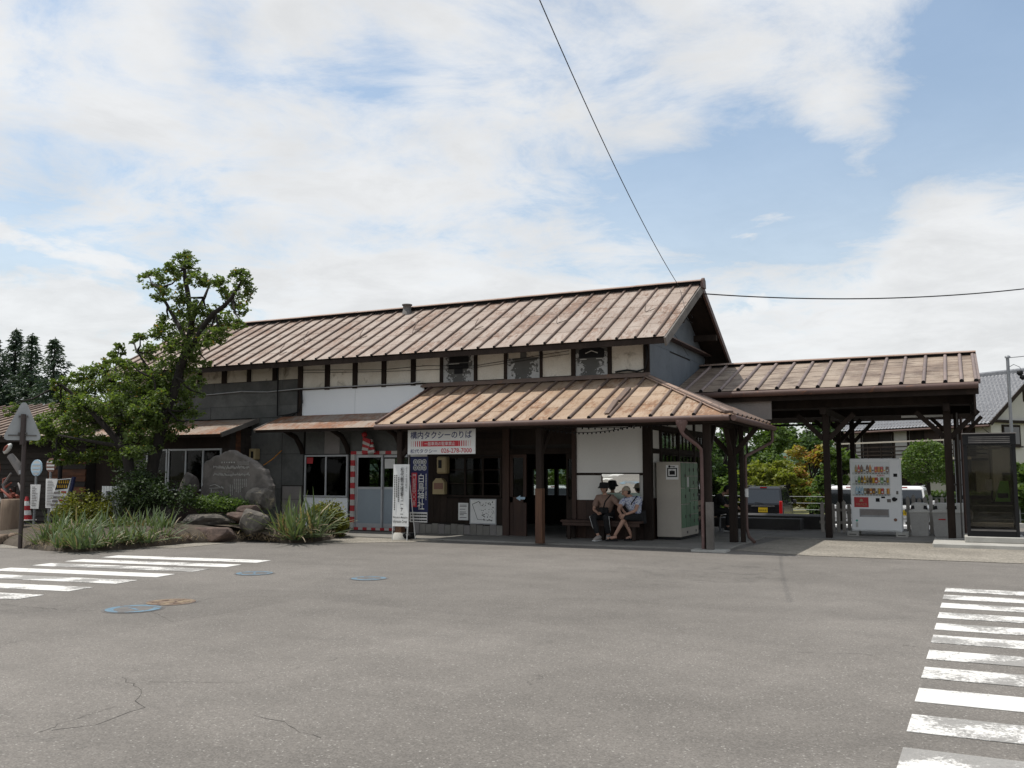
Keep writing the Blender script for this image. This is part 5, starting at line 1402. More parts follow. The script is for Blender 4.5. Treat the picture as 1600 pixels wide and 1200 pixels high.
# coin lockers
LX0, LX1, LY0, LY1 = -6.44, -5.86, 21.12, 22.72
lock = thing('coin_locker', 'beige coin locker cabinet with rows of green doors', 'locker', (-6.15, 21.9, 0))
bx('cabinet', LX0, LX1, LY0, LY1, .10, 1.86, 'locker', lock, .01); bx('plinth', LX0 + .02, LX1 - .02, LY0 + .02, LY1 - .02, .036, .10, 'black', lock)
cw = (LY1 - LY0 - .06) / 4
for c in range(4):
    rows = [.30, .86, 1.24, 1.84] if c < 2 else [.30, .60, .92, 1.22, 1.52, 1.84]
    if c == 1: rows = [.30, .86, 1.52, 1.84]
    for r_ in range(len(rows) - 1):
        y0 = LY0 + .03 + c * cw
        d_ = bx('locker_door', LX1 + .001, LX1 + .016, y0 + .012, y0 + cw - .012, rows[r_] + .008, rows[r_ + 1] - .008, 'green_lock', lock, .003)
        bx('lock', LX1 + .016, LX1 + .034, y0 + cw - .075, y0 + cw - .035, (rows[r_] + rows[r_ + 1]) / 2 - .05, (rows[r_] + rows[r_ + 1]) / 2 + .03, 'grey_iron', d_)
bx('white_notice', LX1 + .017, LX1 + .02, LY0 + .03 + 1.3 * cw, LY0 + .03 + 1.7 * cw, 1.26, 1.50, 'white_dull', lock)
bx('coin_slot', LX1 + .001, LX1 + .008, LY0 + .5, LY0 + .6, .16, .22, 'grey_iron', lock); bx('coin_slot', LX1 + .001, LX1 + .008, LY0 + 1.3, LY0 + 1.4, .16, .22, 'grey_iron', lock)
ls = bx('locker_sign', -6.20, -5.90, LY0 - .006, LY0 - .001, 1.44, 1.78, 'white', lock)
b = MB()
for (x0, x1, z0, z1) in ((-6.17, -5.93, 1.69, 1.715 - .001), (-6.17, -5.93, 1.50, 1.525), (-6.17, -6.145, 1.525, 1.69), (-5.955, -5.93, 1.525, 1.69), (-6.115, -5.985, 1.555, 1.645), (-6.075, -6.065, 1.645, 1.662), (-6.035, -6.025, 1.645, 1.662), (-6.0749, -6.0251, 1.662, 1.668)): b.box(x0, x1, LY0 - .010, LY0 - .0065, z0, z1)
b.lathe([(.028, -.003), (.028, .003)], 14, (-6.115, LY0 - .009, 1.748), 'Y'); b.box(-6.09, -5.985, LY0 - .010, LY0 - .0065, 1.742, 1.755); b.box(-6.02, -6.008, LY0 - .0101, LY0 - .0066, 1.728, 1.742); b.box(-5.998, -5.987, LY0 - .0101, LY0 - .0066, 1.730, 1.742)
part('luggage_symbol', b, 'black', ls)

# taxi stand sign
ts = thing('taxi_sign', 'white hanging board with blue lettering for a taxi stand and a red band', 'sign', (-10.95, 18.72, 2.06))
TX0, TX1, TZ0, TZ1, TY = -11.86, -10.02, 2.035, 2.62, 18.70
bx('board', TX0, TX1, TY, TY + .03, TZ0, TZ1, 'white', ts, .004)
text('構内タクシーのりば', ts, 'navy_text', TX0 + .08, TX1 - .09, 2.40, 2.58, TY - .004, bold=.012)
bx('red_band', TX0 + .42, TX1 - .44, TY - .004, TY - .001, 2.22, 2.35, 'red_sign', ts)
for k in range(6):
    w = .035 - .005 * k
    for s_ in (0, 1):
        xx = TX0 + .395 - .058 * k if s_ == 0 else TX1 - .415 + .058 * k
        bx('red_bar', xx - w / 2, xx + w / 2, TY - .004, TY - .001, 2.22, 2.35, 'red_sign' if k < 4 else 'pink', ts) if k < 6 else None
text('一般車両の駐車禁止', ts, 'white', TX0 + .47, TX1 - .53, 2.24, 2.33, TY - .007, bold=.004)
text('松代タクシー', ts, 'navy_text', TX0 + .08, TX0 + .82, 2.06, 2.165, TY - .004, bold=.006)
text('026-278-7000', ts, 'red_sign', TX0 + .93, TX1 - .09, 2.065, 2.175, TY - .004, bold=.014)
for xx in (TX0 + .1, TX1 - .1): bx('hanger', xx - .01, xx + .01, TY + .005, TY + .025, TZ1, 2.74, 'steel', ts)

# upright banner
bn = thing('banner', 'tall navy shrine banner with six rings and a red strip', 'banner', (-11.95, 18.95, 0))
BX0, BX1, BYB = -11.92, -11.42, 18.93
def cloth(name, x0, x1, z0, z1, mat, y=BYB, amp=.012):
    b = MB(); nx, nz = 6, 12; b.smooth = True
    vs_ = [(x0 + (x1 - x0) * i / nx, y + amp * math.sin(i * 1.1 + j * .35) + amp * .6 * math.sin(j * .8), z0 + (z1 - z0) * j / nz) for j in range(nz + 1) for i in range(nx + 1)]
    b.add(vs_, [(j * (nx + 1) + i, j * (nx + 1) + i + 1, (j + 1) * (nx + 1) + i + 1, (j + 1) * (nx + 1) + i) for j in range(nz) for i in range(nx)])
    return part(name, b, mat, bn)
cl = cloth('cloth', BX0, BX1, .42, 2.03, 'navy', amp=.006)
bx('red_strip', BX0 + .05, BX0 + .20, BYB - .020, BYB - .017, .78, 1.60, 'red_sign', bn)
bx('foot_panel', BX0 + .01, BX1 - .005, BYB - .020, BYB - .017, .42, .66, 'white_dull', bn); bx('head_panel', BX0 + .01, BX1 - .02, BYB - .020, BYB - .017, 1.99, 2.06, 'white_dull', bn)
for i in range(3):
    for j in range(2):
        b = MB(); c = (BX0 + .15 + .125 * i, BYB - .019, 1.86 - .14 * j); n = 18
        for k in range(n):
            t0, t1 = 2 * math.pi * k / n, 2 * math.pi * (k + 1) / n
            b.add([(c[0] + r_ * math.cos(t), c[1], c[2] + r_ * math.sin(t) * 1.05) for r_, t in ((.045, t0), (.061, t0), (.061, t1), (.045, t1))], [(0, 1, 2, 3)])
        b.m = 1; b.lathe([(.044, -.001), (.044, .001)], 16, c, 'Y'); b.m = 0; b.box(c[0] - .016, c[0] + .016, c[1] - .004, c[1] - .002, c[2] - .020, c[2] + .020)
        part('coin_crest', b, ['white_dull', 'black'], bn)
text('白鳥神社', bn, 'white_dull', BX0 + .225, BX0 + .41, .72, 1.58, BYB - .021, vertical=True, bold=.008)
text('門創建四〇〇年', bn, 'white_dull', BX0 + .075, BX0 + .175, .80, 1.57, BYB - .022, vertical=True)
text('真田家守護社', bn, 'white_dull', BX0 + .435, BX0 + .475, .95, 1.58, BYB - .021, vertical=True)
for k in range(3): 
    b = MB()
    for q in range(9): b.box(BX0 + .04 + .05 * q, BX0 + .083 + .05 * q, BYB - .023, BYB - .0205, .45 + .07 * k, .485 + .07 * k)
    part('small_print', b, 'black', bn)
b = MB(); b.tube([(BX0 - .05, BYB, .15), (BX0 - .05, BYB, 2.1)], .012, 6)
for zz in (.45, .98, 1.28, 1.52, 2.03): b.tube([(BX0 - .05, BYB, zz), (BX0 + .03, BYB, zz)], .006, 5)
part('pole', b, 'white_dull', bn)
b = MB(); b.cbox(BX0 - .17, BX0 + .1, BYB - .16, BYB + .16, .036, .15, .04); part('water_base', b, 'black', bn)

# standing information board
ss = thing('standing_sign', 'white upright information board on thin legs in front of the office door', 'sign', (-11.9, 18.5, 0))
SX0, SX1, SY = -12.13, -11.68, 18.48
b = MB(); b.prism([(SX0, SY, .34), (SX1, SY, .34), (SX1 - .01, SY + .03, 1.80), (SX0 + .0, SY + .03, 1.80)], (0, .025, 0)); part('board', b, 'white', ss)
for xx in (SX0 + .02, SX1 - .02):
    b = MB(); b.tube([(xx, SY - .005, .34), (xx, SY - .02, 0.01)], .012, 6); part('leg', b, 'white_dull', ss)
    b = MB(); b.tube([(xx, SY + .05, 1.5), (xx, SY + .35, 0.04)], .012, 6); part('leg', b, 'white_dull', ss)
text('松代観光情報コーナー', ss, 'black', SX0 + .22, SX0 + .31, .62, 1.73, SY - .003, vertical=True, bold=.006)
text('ようこそ信州松代へ', ss, 'black', SX0 + .36, SX0 + .41, 1.15, 1.75, SY - .003, vertical=True)
b = MB()
for (xx, z0, z1) in ((.17, .92, 1.5), (.115, 1.02, 1.55), (.06, .72, 1.55)):
    zz = z0
    while zz < z1: b.box(SX0 + xx - .014, SX0 + xx + .014, SY - .006, SY - .003, zz, zz + .026); zz += .042
part('small_print', b, 'black', ss)
text('Welcome to Matsushiro', ss, 'black', SX0 + .02, SX1 - .02, .525, .575, SY - .003, bold=.004); text('Information Corner', ss, 'black', SX0 + .03, SX1 - .03, .42, .49, SY - .003, bold=.004)

# boxes and papers on the ticket office wall
b = MB(); b.cbox(-12.16, -11.86, 20.56, 20.75, 1.58, 2.02, .03); wb = thing('wall_box', 'yellow beige equipment box with dark window high on the office wall', 'box', (-12.0, 20.7, 1.6)); part('case', b, 'beige_box', wb); bx('display', -12.10, -12.0, 20.555, 20.562, 1.72, 1.93, 'black', wb)
wb2 = thing('wall_box', 'rounded cream dispenser with picture panel below the yellow beige box', 'box', (-12.1, 20.7, 1.0))
b = MB(); b.prism([(-12.30, 20.62, 1.05), (-11.95, 20.62, 1.05), (-11.95, 20.62, 1.36), (-12.05, 20.62, 1.46), (-12.2, 20.62, 1.46), (-12.30, 20.62, 1.36)], (0, .14, 0)); part('case', b, 'beige_box', wb2); bx('picture', -12.26, -11.99, 20.612, 20.618, 1.18, 1.34, 'brown_sign', wb2)
np_ = thing('notice_sheet', 'white printed notice on dark boards left of the map', 'notice', (-11.47, 20.77, .4))
bx('sheet', -11.62, -11.33, 20.775, 20.785, .39, .83, 'white', np_)
b = MB()
for k, w in enumerate((.2, .2, 0, .16, 0, .18, .2, .12, 0, .2)): b.box(-11.575, -11.575 + w, 20.771, 20.774, .78 - .035 * k - .012, .78 - .035 * k) if w else None
part('print', b, 'black', np_)
mp = thing('map_board', 'pale framed town map board below the ticket window', 'map', (-10.9, 20.77, .3))
bx('frame', -11.28, -10.52, 20.765, 20.785, .30, .94, 'alu', mp); bx('sheet', -11.25, -10.55, 20.760, 20.764, .33, .91, 'white', mp)
b = MB(); q = random.Random(3)
b.beam((-11.2, 20.758, .80), (-11.05, 20.758, .42), .004, .008); b.beam((-11.05, 20.758, .42), (-10.62, 20.758, .40), .004, .008); b.beam((-11.2, 20.758, .80), (-11.0, 20.758, .88), .004, .012)
for k in range(70):
    x, z = q.uniform(-11.0, -10.58), q.uniform(.38, .86)
    if x + z * .4 > -10.75: b.box(x, x + q.uniform(.004, .03), 20.757, 20.7595, z, z + q.uniform(.004, .03))
part('map_lines', b, 'black', mp)
b = MB(); b.cbox(-18.45, -18.22, 20.55, 20.78, 1.98, 2.3, .02); gm = thing('meter_box', 'yellow beige meter box with dark slot on the grey sheets above the monument', 'meter', (-18.35, 20.7, 2.0)); part('case', b, 'beige_box', gm); bx('window', -18.36, -18.28, 20.542, 20.549, 2.03, 2.22, 'black', gm)
b = MB(); b.tube([at(412, 727, Y=20.6), at(425, 718, Y=20.62), at(440, 704, Y=20.7)], .014, 5); solo('cable', b, 'orange', 'short orange cable against the grey sheet wall right of the monument', 'cable', at(425, 718, Y=20.6))

# paper ornament over the office door
orn = thing('paper_ornament', 'red and white striped festive ornament hung over the taped office door', 'ornament', (-14.25, 20.5, 2.1))
b = MB(); c = Vector((-14.28, 20.55, 2.13))
for k in range(5):
    b.m = k % 2; b.prism([c + Vector((-.22 + .02 * k, -.02 * k, .0 + .085 * k)), c + Vector((-.02 + .03 * k, -.02 * k, .0 + .06 * k)), c + Vector((.0 + .03 * k, -.02 * k, .11 + .06 * k)), c + Vector((-.20 + .02 * k, -.02 * k, .10 + .085 * k))], (0, .03, 0))
    b.m = (k + 1) % 2; b.prism([c + Vector((.0 + .01 * k, -.03, .0 + .07 * k)), c + Vector((.22 - .02 * k, -.03, .02 + .07 * k)), c + Vector((.20 - .02 * k, -.03, .09 + .07 * k)), c + Vector((.0 + .01 * k, -.03, .10 + .07 * k))], (0, .05, 0))
b.m = 0; b.ball(c + Vector((-.12, -.02, .50)), .09, 1)
part('folded_paper', b, ['red', 'tape_white'], orn)
b = MB(); b.tube([c + Vector((-.1, 0, .55)), c + Vector((-.1, .1, .75))], .006, 4); part('string', b, 'red', orn)

# red lanterns in the shop windows
for i, (px_, lab) in enumerate(((257, 'red paper lantern behind the left shop window pane'), (291, 'red paper lantern behind the middle shop window pane'), (331, 'red paper lantern partly hidden by the monument tip'))):
    p = at(px_, 716 if i < 2 else 708, Y=YL + .35)
    l = thing('paper_lantern', lab, 'lantern', p, 0, 'lanterns in the shop windows')
    b = MB(); b.lathe([(.05, -.17), (.11, -.13), (.135, -.05), (.14, 0), (.135, .05), (.11, .13), (.05, .17)], 14); part('shade', b, 'lantern', l, True)
    b = MB(); b.box(-.03, .03, -.150, -.146, -.08, .08); part('white_mark', b, 'white_dull', l, True)
    b = MB(); b.tube([(0, 0, .17), (0, 0, .4)], .006, 4); part('cord', b, 'black', l, True)

# ------------------------------------------------------------------ vending machine, bins, booth
VX0, VX1, VY0, VY1, VZ0, VZ1 = -2.46, -1.29, 24.7, 25.42, .14, 1.96
vm = thing('vending_machine', 'white drink vending machine with three rows of cans and a red panel', 'vending machine', (-1.88, 25.05, 0))
bx('cabinet', VX0, VX1, VY0 + .02, VY1, VZ0, VZ1, 'vend_white', vm, .012)
bx('door_front', VX0 + .015, VX1 - .015, VY0, VY0 + .019, VZ0 + .03, 1.02, 'vend_white', vm, .005)
bx('door_side_panel', VX1 - .235, VX1 - .015, VY0, VY0 + .019, 1.021, VZ1 - .02, 'vend_white', vm, .005)
bx('top_rim', VX0 + .015, VX1 - .236, VY0, VY0 + .019, VZ1 - .085, VZ1 - .02, 'vend_white', vm); bx('left_rim', VX0 + .015, VX0 + .05, VY0, VY0 + .019, 1.021, VZ1 - .086, 'vend_white', vm)
M['vend_back'] = plain('pale_grey_backing', (0.55, 0.56, 0.56), 0.5)
for r_ in range(3):
    z0 = 1.05 + .27 * r_
    bx('shelf', VX0 + .05, VX1 - .237, VY0 + .004, VY0 + .0195, z0 - .03, z0 + .022, 'vend_back', vm)
    b = MB()
    for k in range(12): b.box(VX0 + .13 + .067 * k, VX0 + .17 + .067 * k, VY0 - .002, VY0 + .003, z0 - .012, z0 + .010)
    part('button_row', b, 'grey_iron', vm)
    b = MB(); q = random.Random(r_ + 5)
    for k in range(12):
        tall = (k < 7 and r_ == 2) or (k < 6 and r_ == 1) or (k < 3 and r_ == 0)
        h = .19 if tall else .14; b.m = q.choice((0, 1, 2, 3, 4, 5, 2, 7)) if not (r_ == 0 and k < 3) else 6
        x = VX0 + .15 + .067 * k
        if tall: b.lathe([(.030, 0), (.031, .12), (.018, .155), (.012, .165), (.012, .19)], 8, (x, VY0 + .008 - .001, z0 + .022))
        else: b.lathe([(.028, 0), (.0325, .01), (.0325, .13), (.027, .142)], 8, (x, VY0 + .008, z0 + .022))
        b.m = q.choice((7, 8, 1)); b.box(x - .018, x + .018, VY0 - .0255, VY0 - .021, z0 + .05, z0 + .09)
    part('drink_row', b, ['can_brown', 'white', 'can_red', 'can_orange', 'can_green', 'beige_box', 'pale_blue', 'yellow', 'black'], vm)
bx('display_glass', VX0 + .05, VX1 - .237, VY0 - .032, VY0 - .030, 1.022, VZ1 - .087, 'clear_glass', vm)
rp = bx('red_panel', VX0 + .08, VX0 + .42, VY0 - .006, VY0 - .001, .74, .99, 'red', vm)
text('午後の紅茶', rp, 'lantern_gold' if 'lantern_gold' in M else 'bench_wood', VX0 + .12, VX0 + .38, .775, .845, VY0 - .008)
b = MB(); b.lathe([(.035, -.001), (.035, .001)], 12, (VX0 + .25, VY0 - .008, .915), 'Y'); b.box(VX0 + .20, VX0 + .30, VY0 - .010, VY0 - .007, .88, .893); part('emblem', b, 'bench_wood', rp)
text('KIRIN', vm, 'red_sign', VX1 - .53, VX1 - .36, 1.51, 1.555, VY0 + .001)
bx('slot_surround', VX0 + .20, VX1 - .28, VY0 - .007, VY0 - .001, .50, .70, 'steel', vm); bx('pickup_flap', VX0 + .22, VX1 - .30, VY0 - .013, VY0 - .008, .545, .685, 'grey_panel', vm)
for (x0, x1, z0, z1, m_) in ((VX1 - .15, VX1 - .06, 1.50, 1.58, 'black'), (VX1 - .10, VX1 - .05, 1.07, 1.15, 'grey_iron'), (VX1 - .58, VX1 - .49, .88, .97, 'black'), (VX1 - .45, VX1 - .36, .97, 1.01, 'black'), (VX1 - .32, VX1 - .23, .87, .95, 'grey_iron'), (VX0 + .10, VX0 + .155, .24, .36, 'bin_lid')):
    bx('control', x0, x1, VY0 - .006, VY0 - .001, z0, z1, m_, vm)
b = MB(); b.lathe([(.055, -.012), (.055, .012)], 14, (VX1 - .15, VY0 - .012, .945), 'Y'); b.box(VX1 - .20, VX1 - .08, VY0 - .0235, VY0 - .001, .925, .975); part('coin_unit', b, 'black', vm)
b = MB(); b.lathe([(.04, -.002), (.04, .002)], 14, (VX1 - .14, VY0 - .004, .44), 'Y'); part('round_sticker', b, 'brown_sign', vm); b = MB(); b.prism([(VX0 + .13, VY0 - .002, .37), (VX0 + .165, VY0 - .002, .405), (VX0 + .13, VY0 - .002, .44), (VX0 + .095, VY0 - .002, .405)], (0, -.004, 0)); part('diamond_sticker', b, 'eco_green', vm)
for x0 in (VX0 - .1, VX1 - .14):
    b = MB(); b.cbox(x0, x0 + .27, VY0 - .12, VY1 - .1, .0, .138, .01); b.m = 1; b.box(x0 + .05, x0 + .22, VY0 - .124, VY0 - .1205, .06, .075); part('support_block', b, ['concrete_pale', 'black'], vm)

def bin_(x, y, label, bag=False):
    r_ = thing('recycling_bin', label, 'bin', (x, y, 0.012), 0, 'grey bottle bins beside the vending machine')
    w0, w1, h = .19, .225, .62
    b = MB(); b.add([(-w0, -w0, 0), (w0, -w0, 0), (w0, w0, 0), (-w0, w0, 0), (-w1, -w1, h), (w1, -w1, h), (w1, w1, h), (-w1, w1, h)], [(0, 3, 2, 1), (4, 5, 6, 7), (0, 1, 5, 4), (1, 2, 6, 5), (2, 3, 7, 6), (3, 0, 4, 7)]); part('tub', b, 'bin', r_, True)
    b = MB(); b.cbox(-w1 - .015, w1 + .015, -w1 - .015, w1 + .015, h - .03, h + .03, .012); b.prism([(-.20, -.215, h + .03), (.20, -.215, h + .03), (.17, -.19, h + .19), (.10, -.17, h + .215), (-.10, -.17, h + .215), (-.17, -.19, h + .19)], (0, .40, 0)); part('lid', b, 'bin_lid', r_, True)
    for s_ in (-1, 1):
        b = MB(); b.prism([(s_ * .198 + (0 if s_ < 0 else 0), -.2215, h + .05), (s_ * .10, -.2215, h + .07), (s_ * .115, -.207, h + .155), (s_ * .175, -.204, h + .145)], (0, -.004, 0)); part('opening', b, 'black', r_, True)
    if bag:
        b = MB(); rock_mesh(b, (.22, -.12, h - .1), (.06, .08, .14), 77, .5); part('plastic_bag', b, 'white_dull', r_, True)
    return r_
bin_(at(1427 + 11, 838, Y=25.35).x, 25.45, 'plain grey recycling bin nearest the vending machine')
b2 = bin_(at(1474, 838, Y=25.4).x, 25.5, 'grey recycling bin with red sticker between the other two')
b = MB(); b.prism([(-.09, -.214, .42), (.07, -.214, .42), (.07, -.2165, .45), (-.09, -.2165, .45)], (0, -.006, 0)); part('red_label', b, 'red', b2, True)
bin_(at(1500, 838, Y=25.45).x + .06, 25.55, 'grey recycling bin half hidden behind the walkway post', True)

PX0, PX1, PY0, PY1, PZ = 0.14, 1.14, 22.35, 23.3, .23
pb = thing('phone_booth', 'black framed glass telephone booth on a concrete plinth', 'phone booth', (.64, 22.8, .1))
bx('plinth', PX0 - .06, PX1 + .10, PY0 - .08, PY1 + .08, .10, PZ, 'concrete_pale', pb, .015)
for (x, y) in ((PX0, PY0), (PX1 - .07, PY0), (PX0, PY1 - .07), (PX1 - .07, PY1 - .07)): bx('corner_post', x, x + .07, y, y + .07, PZ, 2.42, 'black', pb, .008)
bx('header', PX0 - .012, PX1 + .012, PY0 - .012, PY1 + .012, 2.20, 2.44, 'black', pb, .01)
b = MB()
for k in range(4): b.box(PX0 + .1, PX1 - .1, PY0 - .018, PY0 - .0125, 2.24 + .04 * k, 2.262 + .04 * k)
part('louvre', b, 'grey_iron', pb); bx('roof_plate', PX0 - .03, PX1 + .03, PY0 - .03, PY1 + .03, 2.44, 2.46, 'grey_panel', pb)
bx('kick_rail', PX0 + .07, PX1 - .07, PY0, PY0 + .05, PZ, .40, 'black', pb); bx('kick_rail', PX0 + .07, PX1 - .07, PY1 - .05, PY1, PZ, .40, 'black', pb)
for x in (PX0, PX1 - .05): bx('kick_rail', x, x + .05, PY0 + .07, PY1 - .07, PZ, .40, 'black', pb)
for (x0, x1, y0, y1) in ((PX0 + .07, PX1 - .07, PY0 + .02, PY0 + .028), (PX0 + .07, PX1 - .07, PY1 - .03, PY1 - .022), (PX0 + .02, PX0 + .028, PY0 + .07, PY1 - .07), (PX1 - .03, PX1 - .022, PY0 + .07, PY1 - .07)): bx('glass_panel', x0, x1, y0, y1, .40, 2.20, 'glass_smoke', pb)
bx('door_bar', PX0 + .07, PX1 - .07, PY0 - .02, PY0 - .003, .35, .385, 'grey_iron', pb)
bx('phone_shelf', PX1 - .5, PX1 - .08, PY1 - .42, PY1 - .06, .92, .96, 'black', pb); bx('lamp', PX0 + .4, PX1 - .25, PY1 - .4, PY1 - .3, 2.12, 2.17, 'white_dull', pb)
b = MB(); b.prism([(PX1 - .42, PY1 - .36, .965), (PX1 - .12, PY1 - .36, .965), (PX1 - .14, PY1 - .28, 1.42), (PX1 - .30, PY1 - .28, 1.42)], (0, .2, 0)); b.m = 1; b.box(PX1 - .36, PX1 - .16, PY1 - .37, PY1 - .362, 1.05, 1.15); b.tube([(PX1 - .46, PY1 - .3, 1.2), (PX1 - .48, PY1 - .34, 1.1), (PX1 - .46, PY1 - .3, 1.0)], .022, 6); part('telephone', b, ['green_phone', 'black'], pb)
bx('notice', PX0 + .42, PX0 + .55, PY1 - .06, PY1 - .052, 1.2, 1.45, 'white_dull', pb)

lp = thing('steel_pole', 'slim grey steel pole with small camera head behind the phone booth', 'pole', tuple(at(1589, 836, Y=24.2).xy) + (0,))
px0 = lp.location.copy()
b = MB(); b.tube([(0, 0, 0), (0, 0, 2), (0, 0, 4.28)], .036, 8); b.lathe([(.06, 4.28), (.06, 4.32), (.02, 4.34)], 8); part('shaft', b, 'steel', lp, True)
b = MB(); b.tube([(.0, 0, 4.05), (.12, 0, 4.12), (.24, 0, 4.05), (.27, 0, 3.98)], .008, 5); b.tube([(0.0, 0, 4.28), (.35, 0, 4.30), (.6, .1, 4.36)], .01, 5); part('arm', b, 'steel', lp, True)
b = MB(); b.lathe([(.02, .04), (.06, .03), (.07, -.03), (.03, -.08)], 10, (.24, 0, 3.93)); b.lathe([(.03, .04), (.065, .02), (.065, -.03), (.02, -.07)], 10, (.29, 0, 3.82)); part('camera', b, 'black', lp, True)
b = MB(); b.cbox(-.07, .07, -.07, .07, 0, .18, .01); part('foot', b, 'concrete_pale', lp, True)

# picket fences
def pickets(xs, y, label, h0=.80, lean=0):
    r_ = thing('picket_fence', label, 'fence', ((xs[0] + xs[-1]) / 2, y, 0.0), 0, 'white picket fences behind the walkway')
    for k, x in enumerate(xs):
        h = h0 + .05 * math.sin(k * 2.1); b = MB(); b.prism([(x - .045, y, .03), (x + .045, y, .03), (x + .045, y, h - .06), (x, y, h), (x - .045, y, h - .06)], (.0, .022, 0)); part('picket', b, 'picket', r_)
    for zz in (.25, .58):
        b = MB(); b.box(xs[0] - .08, xs[-1] + .08, y + .024, y + .06, zz, zz + .07); part('rail', b, 'picket', r_)
pickets([at(p_, 810, Y=25.9).x for p_ in (1285, 1292, 1302, 1310, 1319, 1327)], 25.9, 'short weathered picket fence left of the vending machine', .84)
pickets([at(p_, 800, Y=26.3).x for p_ in (1419, 1428, 1437, 1446, 1455, 1464, 1473, 1482)], 26.3, 'weathered picket fence behind the recycling bins', 1.0)

# ------------------------------------------------------------------ manhole covers
for (x, y, r_, m_, lab) in ((-10.12, 11.48, .30, 'blue', 'worn blue ringed manhole cover just right of the zebra stripes'), (-8.08, 11.69, .28, 'blue', 'blue ringed manhole cover farthest right and alone on the asphalt'),
                            (-8.80, 8.50, .30, 'rust', 'rusty cream patterned manhole cover touching a blue one'), (-8.75, 7.88, .33, 'blue', 'large bright blue ringed manhole cover nearest the camera')):
    t = thing('manhole_cover', lab, 'manhole cover', (x, y, 0), .4 * x)
    b = MB(); n = 36
    def ring(r0, r1, z): b.add([(rr_ * math.cos(2 * math.pi * k / n), rr_ * math.sin(2 * math.pi * k / n), z) for rr_ in (r0, r1) for k in range(n)], [(k, (k + 1) % n, n + (k + 1) % n, n + k) for k in range(n)])
    ring(r_ * .98, r_ * 1.06, .003); part('rim', b, 'grey_iron', t, True)
    b = MB(); b.lathe([(r_ * .97, -.002), (r_ * .97, .006)], n); part('plate', b, 'grey_iron' if m_ == 'blue' else 'rust_iron', t, True)
    b = MB()
    if m_ == 'blue':
        ring(r_ * .66, r_ * .94, .0075); b.box(-.12, .12, -.02, .02, .0068, .0078)
        part('painted_ring', b, 'blue_hole', t, True)
    else:
        for k in range(6):
            a = k * math.pi / 3; b.lathe([(.05, .007), (.048, .011)], 8, (r_ * .6 * math.cos(a), r_ * .6 * math.sin(a), 0))
        b.lathe([(.07, .007), (.066, .012)], 10); part('raised_pattern', b, 'rust_iron', t, True)

# ------------------------------------------------------------------ planted bed
bed = gp((36, 857), (70, 861), (120, 863), (190, 859), (258, 853), (300, 849), (378, 847), (408, 841), (440, 849), (490, 848), (520, 843), (545, 838))
poly = bed + [(-14.9, 18.9), (-18.7, 19.8), (-24.0, 19.3), (-24.2, 15.4)]
cx_ = sum(p[0] for p in poly) / len(poly); cy_ = sum(p[1] for p in poly) / len(poly)
b = MB(); lv = []
for (s_, z) in ((1.0, -.02), (.985, .06), (.94, .13), (.8, .22), (.5, .34), (.2, .38)):
    lv.append([(cx_ + (p[0] - cx_) * s_, cy_ + (p[1] - cy_) * s_, z + .03 * mnoise.noise(Vector((p[0] * 1.3, p[1] * 1.3, z * 5)))) for p in poly])
n = len(poly); b.smooth = True
b.add([p for l in lv for p in l], [(i * n + j, i * n + (j + 1) % n, (i + 1) * n + (j + 1) % n, (i + 1) * n + j) for i in range(5) for j in range(n)] + [tuple(5 * n + j for j in range(n))])
structure('planter_soil', b, 'earth')
# low edging grass and litter on the bed
V = []; Q = []
for k in range(2600):
    a = rng.integers(0, len(bed) - 1); t = rng.uniform(); p = np.array(bed[a]) * (1 - t) + np.array(bed[a + 1]) * t
    p = p + (np.array([cx_, cy_]) - p) * rng.uniform(0.0, .5) ** 1.5
    h = rng.uniform(.03, .10); d = rng.normal(size=2) * .05; z = .03 + rng.uniform(0, .16); i0 = len(V)
    V += [(p[0] - .008, p[1], z), (p[0] + .008, p[1], z), (p[0] + d[0] + .002, p[1] + d[1], z + h), (p[0] + d[0] - .002, p[1] + d[1], z + h)]; Q.append((i0, i0 + 1, i0 + 2, i0 + 3))
me = fast_mesh('bed_litter', V, Q); mats_of(me, 'leaf_dry'); o = bpy.data.objects.new('dry_litter', me); COL.objects.link(o); tag(o, kind='stuff')

# rocks
def at_y(px, py, Y): return at(px, py, Y=Y)
rocks = [((338, 834), (41, 13), 16.35, 'rock_red', .55, 'flat topped reddish block at the front of the bed'),
         ((262, 841), (42, 9), 15.7, 'rock_red', .5, 'low flat reddish slab beside the left yucca clumps'),
         ((328, 812), (46, 14), 16.9, 'rock', .45, 'long grey slab above the reddish block'),
         ((250, 806), (38, 18), 17.1, 'rock', .6, 'dark rock in the shade left of the long slab'),
         ((215, 815), (26, 16), 17.2, 'rock', .6, 'dark rock at the foot of the leaning tree'),
         ((396, 817), (29, 23), 16.75, 'rock', .0, 'large pale angular boulder beside the right yucca'),
         ((391, 794), (21, 8), 17.1, 'rock_red', .4, 'small wedge shaped stone on top of the pale boulder'),
         ((409, 781), (27, 16), 17.7, 'rock', .0, 'rounded boulder in front of the monument right edge'),
         ((294, 762), (19, 20), 18.3, 'monument', .0, 'rounded dark boulder left of the stone monument'),
         ((370, 805), (18, 9), 16.8, 'rock_red', .3, 'small cracked stone between the slab and the pale boulder')]
for i, (c, r_, Y, m_, fl, lab) in enumerate(rocks):
    p = at_y(c[0], c[1], Y); dist = (p - Vector((0, 0, CAM_H))).length; s_ = dist / FOC
    b = MB(); rock_mesh(b, (0, 0, 0), (r_[0] * s_ * 1.12, r_[0] * s_ * .75, r_[1] * s_ * 1.2), i + 3, .30, fl)
    solo('boulder', b, m_, lab, 'rock', p, 'rocks of the planted bed', local=True)
